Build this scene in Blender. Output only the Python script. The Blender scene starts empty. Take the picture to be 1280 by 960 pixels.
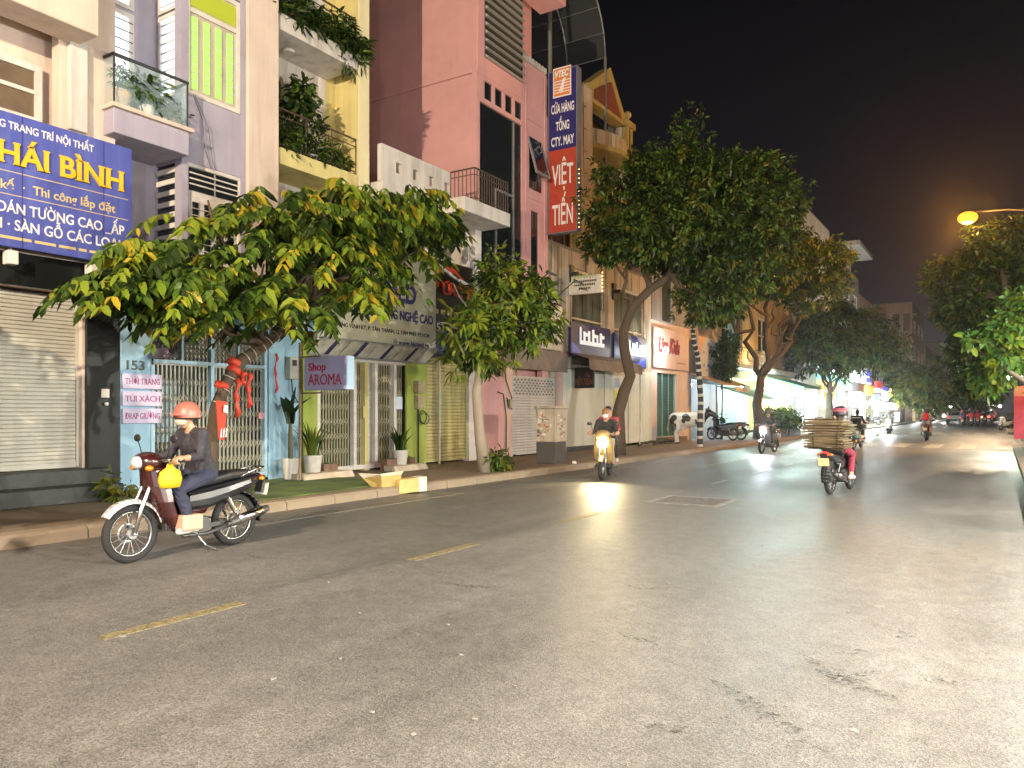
import bpy, math, random
import numpy as np
from mathutils import Vector, Matrix
random.seed(7); RNG = np.random.default_rng(7)
S = bpy.context.scene
COL = S.collection
R = math.radians

# ---------------------------------------------------------------- camera
FPX, VX, HY, EYE = 962.0, 1250.0, 514.0, 1.5
TH = math.atan((VX - 640) / FPX)
cam = bpy.data.cameras.new('camera'); cam.sensor_width = 36; cam.lens = 36 * FPX / 1280
cam.clip_start = .05; cam.clip_end = 1500
co = bpy.data.objects.new('camera', cam); COL.objects.link(co)
co.location = (0, 0, EYE); co.rotation_euler = (math.pi / 2, 0, TH); cam.shift_y = (HY - 480) / 1280
S.camera = co

# ---------------------------------------------------------------- night sky, exposure
W = bpy.data.worlds.new('World'); S.world = W; W.use_nodes = True
nt = W.node_tree; nt.nodes.clear()
o_ = nt.nodes.new('ShaderNodeOutputWorld'); b_ = nt.nodes.new('ShaderNodeBackground')
tc = nt.nodes.new('ShaderNodeTexCoord'); sx = nt.nodes.new('ShaderNodeSeparateXYZ'); rp = nt.nodes.new('ShaderNodeValToRGB')
nt.links.new(tc.outputs['Generated'], sx.inputs[0]); nt.links.new(sx.outputs['Z'], rp.inputs[0])
nt.links.new(rp.outputs[0], b_.inputs[0]); nt.links.new(b_.outputs[0], o_.inputs[0])
cr = rp.color_ramp; cr.elements[0].position = 0; cr.elements[0].color = (.034, .028, .037, 1)
cr.elements[1].position = .5; cr.elements[1].color = (.003, .003, .0038, 1)
e = cr.elements.new(.2); e.color = (.011, .0098, .0135, 1)
b_.inputs[1].default_value = 1.0
S.view_settings.view_transform = 'Standard'; S.view_settings.look = 'None'
S.view_settings.exposure = 0; S.view_settings.gamma = 1; S.view_settings.use_curve_mapping = False
try:
    S.cycles.use_denoising = True; S.cycles.use_light_tree = True
    S.cycles.sample_clamp_indirect = 4; S.cycles.max_bounces = 6; S.cycles.transparent_max_bounces = 12
    S.cycles.caustics_reflective = False; S.cycles.caustics_refractive = False
except Exception: pass

# ---------------------------------------------------------------- pixel (of the 1280x960 photo) -> point on a real plane
def ray(px, py):
    x = (px - 640) / FPX; up = (HY - py) / FPX
    return (x * math.cos(TH) - math.sin(TH), x * math.sin(TH) + math.cos(TH), up)
FX = -12.3
def onX(px, py, X=FX):
    d = ray(px, py); t = X / d[0]; return d[1] * t, EYE + d[2] * t
def onY(px, py, Y):
    d = ray(px, py); t = Y / d[1]; return d[0] * t, EYE + d[2] * t
def onG(px, py, z=0):
    d = ray(px, py); t = (z - EYE) / d[2]; return d[0] * t, d[1] * t
def Yx(px, X=FX): return onX(px, 480, X)[0]
def Zx(px, py, X=FX): return onX(px, py, X)[1]
def atd(px, py, depth):
    d = ray(px, py); f = -d[0] * math.sin(TH) + d[1] * math.cos(TH)
    return Vector((d[0], d[1], d[2])) * (depth / f) + Vector((0, 0, EYE))

# ---------------------------------------------------------------- materials
MATS = {}
def _new(name):
    m = bpy.data.materials.new(name); m.use_nodes = True
    return m, m.node_tree.nodes, m.node_tree.links, m.node_tree.nodes['Principled BSDF']
def mat(name, c, rough=.6, metal=0, emit=0, ecol=None, spec=.5, alpha=1, trans=0, var=0, bump=0, scale=8, coat=0):
    if name in MATS: return MATS[name]
    m, N, L, p = _new(name)
    p.inputs['Base Color'].default_value = (*c, 1); p.inputs['Roughness'].default_value = rough
    p.inputs['Metallic'].default_value = metal; p.inputs['Specular IOR Level'].default_value = spec
    p.inputs['Alpha'].default_value = alpha; p.inputs['Transmission Weight'].default_value = trans
    p.inputs['Coat Weight'].default_value = coat
    if emit:
        p.inputs['Emission Color'].default_value = (*(ecol or c), 1); p.inputs['Emission Strength'].default_value = emit
    if var or bump:
        t = N.new('ShaderNodeTexCoord'); n = N.new('ShaderNodeTexNoise'); n.inputs['Scale'].default_value = scale
        n.inputs['Detail'].default_value = 5; n.inputs['Roughness'].default_value = .65
        L.new(t.outputs['Object'], n.inputs['Vector'])
        if var:
            mr = N.new('ShaderNodeMapRange'); mr.inputs[1].default_value = .3; mr.inputs[2].default_value = .7
            mr.inputs[3].default_value = 1 - var; mr.inputs[4].default_value = 1 + var * .35
            L.new(n.outputs['Fac'], mr.inputs[0])
            mx = N.new('ShaderNodeMix'); mx.data_type = 'RGBA'; mx.blend_type = 'MULTIPLY'; mx.inputs[0].default_value = 1
            mx.inputs[6].default_value = (*c, 1); L.new(mr.outputs[0], mx.inputs[7]); L.new(mx.outputs[2], p.inputs['Base Color'])
            rr = N.new('ShaderNodeMapRange'); rr.inputs[3].default_value = min(1, rough + .12); rr.inputs[4].default_value = max(.05, rough - .1)
            L.new(n.outputs['Fac'], rr.inputs[0]); L.new(rr.outputs[0], p.inputs['Roughness'])
        if bump:
            bp = N.new('ShaderNodeBump'); bp.inputs['Strength'].default_value = bump; bp.inputs['Distance'].default_value = .01
            L.new(n.outputs['Fac'], bp.inputs['Height']); L.new(bp.outputs[0], p.inputs['Normal'])
    MATS[name] = m; return m
def plaster(name, c, dirt=.35, dcol=(.06, .05, .04), rough=.85, streak=.5, seed=0):
    """painted render: broad blotches, rain streaks running down, fine grain"""
    if name in MATS: return MATS[name]
    m, N, L, p = _new(name)
    g = N.new('ShaderNodeNewGeometry')
    def noise(scale, sc3, det=5, off=0):
        mp = N.new('ShaderNodeMapping'); mp.inputs['Scale'].default_value = sc3; mp.inputs['Location'].default_value = (off, off * 1.7, off * .6)
        L.new(g.outputs['Position'], mp.inputs[0])
        n = N.new('ShaderNodeTexNoise'); n.inputs['Scale'].default_value = scale; n.inputs['Detail'].default_value = det; n.inputs['Roughness'].default_value = .62
        L.new(mp.outputs[0], n.inputs['Vector']); return n.outputs['Fac']
    a = noise(.9, (1, 1, 1), 6, seed); s = noise(1.6, (2.2, 2.2, .14), 6, seed + 3); f = noise(40, (1, 1, 1), 3, seed)
    def rng(v, a0, a1, b0, b1):
        r = N.new('ShaderNodeMapRange'); r.inputs[1].default_value = a0; r.inputs[2].default_value = a1; r.inputs[3].default_value = b0; r.inputs[4].default_value = b1
        L.new(v, r.inputs[0]); return r.outputs[0]
    def mix(fac, c1, c2, mode='MIX'):
        x = N.new('ShaderNodeMix'); x.data_type = 'RGBA'; x.blend_type = mode
        L.new(fac, x.inputs[0])
        for k, cc in ((6, c1), (7, c2)):
            if isinstance(cc, tuple): x.inputs[k].default_value = (*cc, 1)
            else: L.new(cc, x.inputs[k])
        return x.outputs[2]
    lo = tuple(v * .72 for v in c)
    b = mix(rng(a, .35, .7, 0, .55), c, lo)
    b = mix(rng(s, .47, .75, 0, dirt * streak * 2.4), b, dcol)
    b = mix(rng(a, .62, .85, 0, dirt), b, dcol)
    L.new(b, p.inputs['Base Color']); p.inputs['Roughness'].default_value = rough; p.inputs['Specular IOR Level'].default_value = .3
    bp = N.new('ShaderNodeBump'); bp.inputs['Strength'].default_value = .25; bp.inputs['Distance'].default_value = .006
    L.new(f, bp.inputs['Height']); L.new(bp.outputs[0], p.inputs['Normal'])
    MATS[name] = m; return m
def leafmat(name, c, c2):
    m, N, L, p = _new(name)
    g = N.new('ShaderNodeNewGeometry'); n = N.new('ShaderNodeTexNoise'); n.inputs['Scale'].default_value = 3.5; n.inputs['Detail'].default_value = 3
    L.new(g.outputs['Position'], n.inputs['Vector'])
    x = N.new('ShaderNodeMix'); x.data_type = 'RGBA'; x.inputs[6].default_value = (*c, 1); x.inputs[7].default_value = (*c2, 1)
    r = N.new('ShaderNodeMapRange'); r.inputs[1].default_value = .35; r.inputs[2].default_value = .65
    L.new(n.outputs['Fac'], r.inputs[0]); L.new(r.outputs[0], x.inputs[0]); L.new(x.outputs[2], p.inputs['Base Color'])
    p.inputs['Roughness'].default_value = .45; p.inputs['Specular IOR Level'].default_value = .35
    tr = N.new('ShaderNodeBsdfTranslucent'); L.new(x.outputs[2], tr.inputs[0])
    ms = N.new('ShaderNodeMixShader'); ms.inputs[0].default_value = .3
    L.new(p.outputs[0], ms.inputs[1]); L.new(tr.outputs[0], ms.inputs[2]); L.new(ms.outputs[0], N['Material Output'].inputs[0])
    MATS[name] = m; return m

# ---------------------------------------------------------------- mesh builder
ORG = {}
class MB:
    def __init__(s): s.v = []; s.f = []; s.m = []
    def add(s, vs, fs, m=0):
        k = len(s.v); s.v += [tuple(v) for v in vs]
        for f in fs: s.f.append(tuple(i + k for i in f)); s.m.append(m)
        return s
    def quad(s, a, b, c, d, m=0): return s.add([a, b, c, d], [(0, 1, 2, 3)], m)
    def box(s, x0, x1, y0, y1, z0, z1, m=0):
        x0, x1 = sorted((x0, x1)); y0, y1 = sorted((y0, y1)); z0, z1 = sorted((z0, z1))
        return s.add([(x0, y0, z0), (x1, y0, z0), (x1, y1, z0), (x0, y1, z0), (x0, y0, z1), (x1, y0, z1), (x1, y1, z1), (x0, y1, z1)],
                     [(0, 3, 2, 1), (4, 5, 6, 7), (0, 1, 5, 4), (1, 2, 6, 5), (2, 3, 7, 6), (3, 0, 4, 7)], m)
    def obox(s, c, u, v, w, a, b, d, m=0):
        """oriented box: centre, three axes, three half sizes"""
        c = Vector(c); u = Vector(u).normalized() * a; v = Vector(v).normalized() * b; w = Vector(w).normalized() * d
        P = [c + i * u + j * v + k * w for k in (-1, 1) for j, i in ((-1, -1), (-1, 1), (1, 1), (1, -1))]
        return s.add(P, [(0, 3, 2, 1), (4, 5, 6, 7), (0, 1, 5, 4), (1, 2, 6, 5), (2, 3, 7, 6), (3, 0, 4, 7)], m)
    def tube(s, pts, rs, n=8, m=0, cap=True):
        pts = [Vector(p) for p in pts]
        if not hasattr(rs, '__len__'): rs = [rs] * len(pts)
        k = len(s.v); prev = None
        for i, p in enumerate(pts):
            t = (pts[min(i + 1, len(pts) - 1)] - pts[max(i - 1, 0)]).normalized()
            if prev is None: a = t.cross(Vector((0, 0, 1)) if abs(t.z) < .9 else Vector((1, 0, 0))).normalized()
            else: a = (prev - t * prev.dot(t)).normalized()
            prev = a; b = t.cross(a)
            for j in range(n):
                q = 2 * math.pi * j / n
                s.v.append(tuple(p + (a * math.cos(q) + b * math.sin(q)) * rs[i]))
        for i in range(len(pts) - 1):
            for j in range(n):
                j2 = (j + 1) % n
                s.f.append((k + i * n + j, k + i * n + j2, k + (i + 1) * n + j2, k + (i + 1) * n + j)); s.m.append(m)
        if cap:
            s.f.append(tuple(k + j for j in reversed(range(n)))); s.m.append(m)
            s.f.append(tuple(k + (len(pts) - 1) * n + j for j in range(n))); s.m.append(m)
        return s
    def bar(s, p, q, r, n=8, m=0): return s.tube([p, q], [r, r], n, m)
    def prism(s, poly, d, m=0):
        """closed polygon (3-D points) extruded by vector d"""
        P = [Vector(p) for p in poly]; d = Vector(d); n = len(P)
        return s.add(P + [p + d for p in P], [tuple(reversed(range(n))), tuple(range(n, 2 * n))] + [(i, (i + 1) % n, n + (i + 1) % n, n + i) for i in range(n)], m)
    def lathe(s, prof, c=(0, 0, 0), n=16, m=0):
        k = len(s.v)
        for r, z in prof:
            for j in range(n):
                q = 2 * math.pi * j / n; s.v.append((c[0] + r * math.cos(q), c[1] + r * math.sin(q), c[2] + z))
        for i in range(len(prof) - 1):
            for j in range(n):
                j2 = (j + 1) % n; s.f.append((k + i * n + j, k + i * n + j2, k + (i + 1) * n + j2, k + (i + 1) * n + j)); s.m.append(m)
        s.f.append(tuple(k + j for j in reversed(range(n)))); s.m.append(m)
        s.f.append(tuple(k + (len(prof) - 1) * n + j for j in range(n))); s.m.append(m)
        return s
    def ell(s, c, r, nu=12, nv=8, m=0):
        if not hasattr(r, '__len__'): r = (r, r, r)
        k = len(s.v)
        for i in range(1, nv):
            a = math.pi * i / nv
            for j in range(nu):
                q = 2 * math.pi * j / nu
                s.v.append((c[0] + r[0] * math.sin(a) * math.cos(q), c[1] + r[1] * math.sin(a) * math.sin(q), c[2] + r[2] * math.cos(a)))
        t = len(s.v); s.v.append((c[0], c[1], c[2] + r[2])); s.v.append((c[0], c[1], c[2] - r[2]))
        for i in range(nv - 2):
            for j in range(nu):
                j2 = (j + 1) % nu; s.f.append((k + i * nu + j, k + (i + 1) * nu + j, k + (i + 1) * nu + j2, k + i * nu + j2)); s.m.append(m)
        for j in range(nu):
            j2 = (j + 1) % nu
            s.f.append((t, k + j, k + j2)); s.m.append(m); s.f.append((t + 1, k + (nv - 2) * nu + j2, k + (nv - 2) * nu + j)); s.m.append(m)
        return s
    def torus(s, c, axis, R_, r, n=32, k=8, m=0, sq=1.0):
        c = Vector(c); ax = Vector(axis).normalized(); a = ax.cross(Vector((0, 0, 1)) if abs(ax.z) < .9 else Vector((1, 0, 0))).normalized(); b = ax.cross(a)
        s0 = len(s.v)
        for i in range(n):
            q = 2 * math.pi * i / n; d = a * math.cos(q) + b * math.sin(q)
            for j in range(k):
                w = 2 * math.pi * j / k; s.v.append(tuple(c + d * (R_ + r * math.cos(w)) + ax * (r * sq * math.sin(w))))
        for i in range(n):
            for j in range(k):
                i2 = (i + 1) % n; j2 = (j + 1) % k
                s.f.append((s0 + i * k + j, s0 + i2 * k + j, s0 + i2 * k + j2, s0 + i * k + j2)); s.m.append(m)
        return s
    def build(s, name, mats, parent=None, loc=None, smooth=False, bevel=0, local=False, seg=1):
        if not isinstance(mats, (list, tuple)): mats = [mats]
        me = bpy.data.meshes.new(name)
        org = Vector((0, 0, 0))
        if parent is not None: org = ORG.get(parent.name, Vector((0, 0, 0)))
        elif loc is not None: org = Vector(loc)
        if local: org = Vector((0, 0, 0))
        me.from_pydata([(v[0] - org.x, v[1] - org.y, v[2] - org.z) for v in s.v], [], s.f)
        for m in mats: me.materials.append(m)
        if len(mats) > 1: me.polygons.foreach_set('material_index', s.m)
        o = bpy.data.objects.new(name, me); COL.objects.link(o)
        if parent is not None: o.parent = parent; ORG[o.name] = org
        else:
            o.location = org; ORG[o.name] = org
        if bevel:
            b = o.modifiers.new('bevel', 'BEVEL'); b.width = bevel; b.segments = seg; b.limit_method = 'ANGLE'; b.angle_limit = R(35)
        if smooth:
            me.polygons.foreach_set('use_smooth', [True] * len(me.polygons))
            if smooth == 'auto':
                try: me.set_sharp_from_angle(angle=R(40))
                except Exception: pass
        return o
def npmesh(name, V, F, mats, midx=None, parent=None, loc=(0, 0, 0)):
    org = ORG[parent.name] if parent is not None else Vector(loc)
    V = np.asarray(V, dtype=np.float32) - np.array(org, dtype=np.float32); F = np.asarray(F, dtype=np.int32)
    me = bpy.data.meshes.new(name); k = F.shape[1]
    me.vertices.add(len(V)); me.vertices.foreach_set('co', V.ravel())
    me.loops.add(F.size); me.loops.foreach_set('vertex_index', F.ravel())
    me.polygons.add(len(F)); me.polygons.foreach_set('loop_start', np.arange(0, F.size, k, dtype=np.int32))
    for m in mats: me.materials.append(m)
    if midx is not None: me.polygons.foreach_set('material_index', np.asarray(midx, dtype=np.int32))
    me.update(calc_edges=True); me.validate()
    o = bpy.data.objects.new(name, me); COL.objects.link(o)
    if parent is not None: o.parent = parent
    else: o.location = org
    ORG[o.name] = org
    return o
def tag(o, label=None, cat=None, group=None, kind=None):
    if label: o['label'] = label
    if cat: o['category'] = cat
    if group: o['group'] = group
    if kind: o['kind'] = kind
    return o
def thing(name, label, cat, loc=(0, 0, 0), group=None):
    o = bpy.data.objects.new(name, None); COL.objects.link(o); o.location = loc; o.empty_display_size = .2
    ORG[o.name] = Vector(loc); return tag(o, label, cat, group)
def dup(root, loc, rz=0, label=None, group=None):
    r = root.copy(); COL.objects.link(r); r.location = loc; r.rotation_euler = (0, 0, rz)
    if label: r['label'] = label
    if group: r['group'] = group
    def rec(a, b):
        for ch in list(a.children):
            c = ch.copy(); COL.objects.link(c); c.parent = b; rec(ch, c)
    rec(root, r); return r
def light(name, loc, power, color, parent=None, size=.08, spot=None, dirv=None, blend=.5):
    l = bpy.data.lights.new(name, 'SPOT' if spot else 'POINT'); l.energy = power; l.color = color; l.shadow_soft_size = size
    if spot: l.spot_size = R(spot); l.spot_blend = blend
    o = bpy.data.objects.new(name, l); COL.objects.link(o)
    org = ORG[parent.name] if parent is not None else Vector((0, 0, 0))
    o.location = Vector(loc) - org
    if dirv is not None: o.rotation_euler = Vector(dirv).to_track_quat('-Z', 'Y').to_euler()
    if parent is not None: o.parent = parent
    return o
_fc = {}
def text(name, s, m, parent, c, u, n, cap, width=None, depth=.006, bold=0, slant=0, serif=0):
    """lettering as a mesh: centre of the cap band c, reading direction u, face normal n, cap height, fitted width"""
    cu = bpy.data.curves.new(name, 'FONT'); cu.body = s; cu.align_x = 'CENTER'; cu.size = 1; cu.extrude = 0
    cu.offset = bold; cu.shear = slant; cu.resolution_u = 4
    o = bpy.data.objects.new(name, cu); COL.objects.link(o)
    dg = bpy.context.evaluated_depsgraph_get(); me = bpy.data.meshes.new_from_object(o.evaluated_get(dg))
    bpy.data.objects.remove(o)
    me.name = name
    u = Vector(u).normalized(); n = Vector(n).normalized(); v = n.cross(u).normalized(); c = Vector(c)
    xs = [p.co.x for p in me.vertices]; x0, x1 = min(xs), max(xs)
    k = cap / .682; kx = k if width is None else width / (x1 - x0)
    org = ORG[parent.name]
    V = [p.co.copy() for p in me.vertices]; F = [tuple(p.vertices) for p in me.polygons]
    bpy.data.meshes.remove(me)
    P = [c + u * ((q.x - (x0 + x1) / 2) * kx) + v * (q.y * k - cap / 2) for q in V]
    # give the letters a real thickness
    ec = {}
    for f in F:
        for i in range(len(f)):
            a, b = f[i], f[(i + 1) % len(f)]; ec[(a, b)] = 1
    N = len(P); faces = [tuple(i + N for i in f) for f in F]
    nf = (P[F[0][1]] - P[F[0][0]]).cross(P[F[0][2]] - P[F[0][0]]).dot(n) if F else 1
    for (a, b) in ec:
        if (b, a) not in ec: faces.append((a, b, b + N, a + N))
    mb = MB(); mb.v = [tuple(p) for p in P] + [tuple(p + n * depth) for p in P]; mb.f = faces; mb.m = [0] * len(faces)
    if serif:      # little feet on the ends of the straight stems
        hv = cap * .075
        for (a, b) in ec:
            if (b, a) in ec: continue
            qa, qb = V[a], V[b]
            if abs(qa.y - qb.y) < .004 and .03 < abs(qa.x - qb.x) < .24 and (abs(qa.y + bold) < .03 or abs(qa.y - .682 - bold) < .03):
                cx_ = ((qa.x + qb.x) / 2 - (x0 + x1) / 2) * kx; hw = abs(qa.x - qb.x) * kx / 2 + cap * serif; vy_ = qa.y * k - cap / 2; vy_ += hv / 2 if qa.y < .3 else -hv / 2
                mb.obox(c + u * cx_ + v * vy_ + n * (depth + .0015) * .5, u, v, n, hw, hv / 2, (depth + .003) / 2)
    return mb.build(name, m, parent)
WHITE_T = mat('sign_white', (.75, .75, .73), .5)

# ---------------------------------------------------------------- the main light: the street lamps of this place
L_WARM = (1.0, .79, .57); L_WHITE = (.92, 1.0, .93); L_SODIUM = (1.0, .42, .06)
def street_lamp(label, x, y, h, reach, col, power, size=.12, emit=60, glow=None, sx_=-1, group='street lamps along the right kerb'):
    t = thing('street_lamp', label, 'street lamp', (x, y, .12), group)
    MB().tube([(x, y, .12), (x, y, h * .5), (x, y, h - .6)], [.11, .085, .06], 12).lathe([(.2, 0), (.2, .04), (.13, .08), (.13, .5), (.11, .55)], (x, y, .12), 14).build('pole', mat('lamp_steel', (.25, .26, .26), .45, .6), t, smooth='auto')
    MB().tube([(x, y, h - .62), (x + sx_ * reach * .25, y, h - .15), (x + sx_ * reach * .6, y, h), (x + sx_ * (reach + .1), y, h + .04)], [.05, .045, .04, .035], 10).build('arm', mat('lamp_dark_steel', (.03, .03, .03), .6, .2), t, smooth='auto')
    hx = x + sx_ * (reach + .35)
    mb = MB(); mb.ell((hx, y, h + .05), (.36, .15, .09), 16, 8); mb.build('lamp_head', mat('lamp_dark_steel', (.03, .03, .03), .6, .2), t, smooth=True)
    MB().ell((hx, y, h - .16), (.36, .28, .26), 16, 10).build('lens', mat('lamp_lens_%d' % int(col[2] * 100), (.02, .02, .02), .4, emit=emit, ecol=glow or col), t, smooth=True)
    light('lamp_light', (hx, y, h - .6), power, col, t, size)
    return t
# ================================================================ lamps that light the street (the lamp's own light stays in its builder)
street_lamp('white street lamp standing on the near right kerb behind the viewer', 1.1, -9.5, 9.0, 2.6, L_WARM, 27500, .1, 40)
street_lamp('orange sodium street lamp arching over the road above the dark tree', 1.7, 36.0, 9.45, 2.45, L_SODIUM, 5600, .1, 4, (1, .24, .012))
street_lamp('warm white street lamp hidden in the dark crown beyond the crossing', 1.7, 67.0, 8.95, 2.3, (1, .72, .45), 4500, .1, 8)

# ================================================================ ground
def asphalt():
    m, N, L, p = _new('asphalt')
    g = N.new('ShaderNodeNewGeometry')
    def noise(sc, det=4, sc3=None, rough=.6):
        n = N.new('ShaderNodeTexNoise'); n.inputs['Scale'].default_value = sc; n.inputs['Detail'].default_value = det; n.inputs['Roughness'].default_value = rough
        if sc3:
            mp = N.new('ShaderNodeMapping'); mp.inputs['Scale'].default_value = sc3; L.new(g.outputs['Position'], mp.inputs[0]); L.new(mp.outputs[0], n.inputs['Vector'])
        else: L.new(g.outputs['Position'], n.inputs['Vector'])
        return n.outputs['Fac']
    def rng(v, a, b, c, d):
        r = N.new('ShaderNodeMapRange'); r.inputs[1].default_value = a; r.inputs[2].default_value = b; r.inputs[3].default_value = c; r.inputs[4].default_value = d
        L.new(v, r.inputs[0]); return r.outputs[0]
    def mul(a, b):
        x = N.new('ShaderNodeMath'); x.operation = 'MULTIPLY'; L.new(a, x.inputs[0]); L.new(b, x.inputs[1]); return x.outputs[0]
    vor = N.new('ShaderNodeTexVoronoi'); vor.inputs['Scale'].default_value = 130; L.new(g.outputs['Position'], vor.inputs['Vector'])
    sp = N.new('ShaderNodeSeparateColor'); L.new(vor.outputs['Color'], sp.inputs[0])
    big = noise(.35, 5); lanes = noise(1.0, 5, (1.3, .07, 1)); med = noise(6, 6, None, .7); fine = noise(160, 3)
    v = mul(mul(rng(big, .3, .7, .78, 1.2), rng(lanes, .3, .7, .82, 1.18)), mul(rng(med, .25, .75, .72, 1.25), rng(sp.outputs['Red'], 0, 1, .55, 1.5)))
    x = N.new('ShaderNodeMix'); x.data_type = 'RGBA'; x.blend_type = 'MULTIPLY'; x.inputs[0].default_value = 1
    x.inputs[6].default_value = (.110, .106, .099, 1); L.new(v, x.inputs[7]); L.new(x.outputs[2], p.inputs['Base Color'])
    L.new(mul(rng(lanes, .3, .7, .86, 1.12), rng(big, .3, .7, .40, .54)), p.inputs['Roughness'])
    p.inputs['Specular IOR Level'].default_value = .5
    bp = N.new('ShaderNodeBump'); bp.inputs['Strength'].default_value = .4; bp.inputs['Distance'].default_value = .006
    ad = N.new('ShaderNodeMath'); ad.operation = 'ADD'; L.new(vor.outputs['Distance'], ad.inputs[0]); L.new(fine, ad.inputs[1])
    L.new(ad.outputs[0], bp.inputs['Height']); L.new(bp.outputs[0], p.inputs['Normal'])
    return m
ASPH = asphalt()
KL, KR = -9.1, .42            # left and right kerb faces
tag(MB().quad((-400, -200, -.03), (400, -200, -.03), (400, 900, -.03), (-400, 900, -.03)).build('ground', plaster('earth', (.09, .08, .07))), kind='structure')
tag(MB().quad((KL - .02, -60, 0), (KR + .02, -60, 0), (KR + .02, 520, 0), (KL - .02, 520, 0)).quad((KR + .02, 35.6, .0), (90, 35.6, .0), (90, 59, .0), (KR + .02, 59, .0)).build('road', ASPH), kind='structure')
PAVE = plaster('pavement', (.19, .145, .095), .5, (.07, .05, .035), .9, .2, 3)
KERB = plaster('kerbstone', (.26, .21, .15), .4, (.08, .06, .045), .85, .2, 5)
mb = MB(); mb.box(-13.2, KL - .26, -60, 520, -.02, .14)
tag(mb.build('sidewalk', PAVE), kind='structure')
mb = MB(); rr = random.Random(4); y = -20.0
while y < 160:
    l = 1.0
    j = rr.uniform(-.006, .006)
    mb.prism([(KL - .24, y + .008, -.02), (KL + j, y + .008, -.02), (KL + j - .005, y + .008, .11), (KL + j - .05, y + .008, .145), (KL - .24, y + .008, .15 + j * .6)], (0, l - .016, 0)); y += l
tag(mb.build('kerb', KERB), kind='structure')
mb = MB(); mb.box(KR + .26, 3.9, -60, 35.2, -.02, .14); mb.box(KR + .26, 3.9, 59.4, 520, -.02, .14); mb.box(KR + .3, 60, 59.3, 62.5, -.03, .135); mb.box(KR + .3, 60, 32.4, 35.3, -.03, .135)
tag(mb.build('sidewalk', PAVE), kind='structure')
mb = MB()
for (a, b) in ((-20, 35), (59.6, 160)):
    y = a
    while y < b:
        mb.box(KR, KR + .25, y + .008, y + .992, -.02, .15); y += 1
tag(mb.build('kerb', KERB), kind='structure')

# painted markings, 4 mm sheets
def paint(name, c, wear):
    m, N, L, p = _new(name); g = N.new('ShaderNodeNewGeometry'); n = N.new('ShaderNodeTexNoise'); n.inputs['Scale'].default_value = 22; n.inputs['Detail'].default_value = 6; n.inputs['Roughness'].default_value = .7
    L.new(g.outputs['Position'], n.inputs['Vector']); r = N.new('ShaderNodeMapRange'); r.inputs[1].default_value = wear; r.inputs[2].default_value = wear + .12
    L.new(n.outputs['Fac'], r.inputs[0]); x = N.new('ShaderNodeMix'); x.data_type = 'RGBA'; x.inputs[6].default_value = (.08, .073, .06, 1); x.inputs[7].default_value = (*c, 1)
    L.new(r.outputs[0], x.inputs[0]); L.new(x.outputs[2], p.inputs['Base Color']); p.inputs['Roughness'].default_value = .6
    return m
YEL = paint('yellow_paint', (.20, .165, .068), .42); WHT = paint('white_paint', (.36, .35, .32), .40); FADE = paint('faded_paint', (.24, .21, .16), .44)
mb = MB()
y = 2.83
for i in range(32):
    if i != 3:
        mb.box(-5.07, -4.95, y, y + 1.12, .0, .004, 0 if i < 3 else 1)
    y += 3.17
tag(mb.build('lane_marking', [YEL, WHT]), kind='structure')
mb = MB()
for k in range(1, 9):
    x = -10.2 + k * 1.25 + (1.3 if k > 7 else 0) * 0
    mb.box(x, x + .6, 35.6, 40.2, 0, .005)
    mb.box(x, x + .6, 57.8, 61.8, 0, .005)
for k in range(18): mb.box(-6.9, -6.8, 21 + k * 1.0, 21.9 + k * 1.0, 0, .004)
tag(mb.build('crosswalk', WHT), kind='structure')
mb = MB(); mb.box(-8.35, -8.27, 6.5, 11.4, 0, .004); mb.box(-9.1, -8.36, 11.2, 11.36, 0, .004); mb.box(-8.3, -8.24, 15, 21, 0, .004); mb.box(-9.05, -8.3, 14.2, 14.3, 0, .004)
tag(mb.build('parking_line', FADE), kind='structure')
# steel cover with pale frame in the middle of the road
t = thing('drain_cover', 'rectangular steel drain cover with pale worn frame in mid road', 'drain cover', (-4.3, 12.4, 0))
mb = MB(); x0, x1, y0, y1 = -4.95, -3.72, 11.85, 13.05
for (a, b, c, d) in ((x0, x1, y0, y0 + .09), (x0, x1, y1 - .09, y1), (x0, x0 + .09, y0 + .09, y1 - .09), (x1 - .09, x1, y0 + .09, y1 - .09)): mb.box(a, b, c, d, 0, .012)
mb.build('frame', mat('worn_steel', (.24, .235, .22), .5, .2, var=.6, scale=14), t)
mb = MB(); mb.box(x0 + .095, x1 - .095, y0 + .095, y1 - .095, 0, .006)
for k in range(14): mb.box(x0 + .1, x1 - .1, y0 + .13 + k * .07, y0 + .15 + k * .07, .006, .011)
mb.build('plate', mat('cover_steel', (.16, .15, .14), .4, .4, var=.5, scale=12), t)
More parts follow.
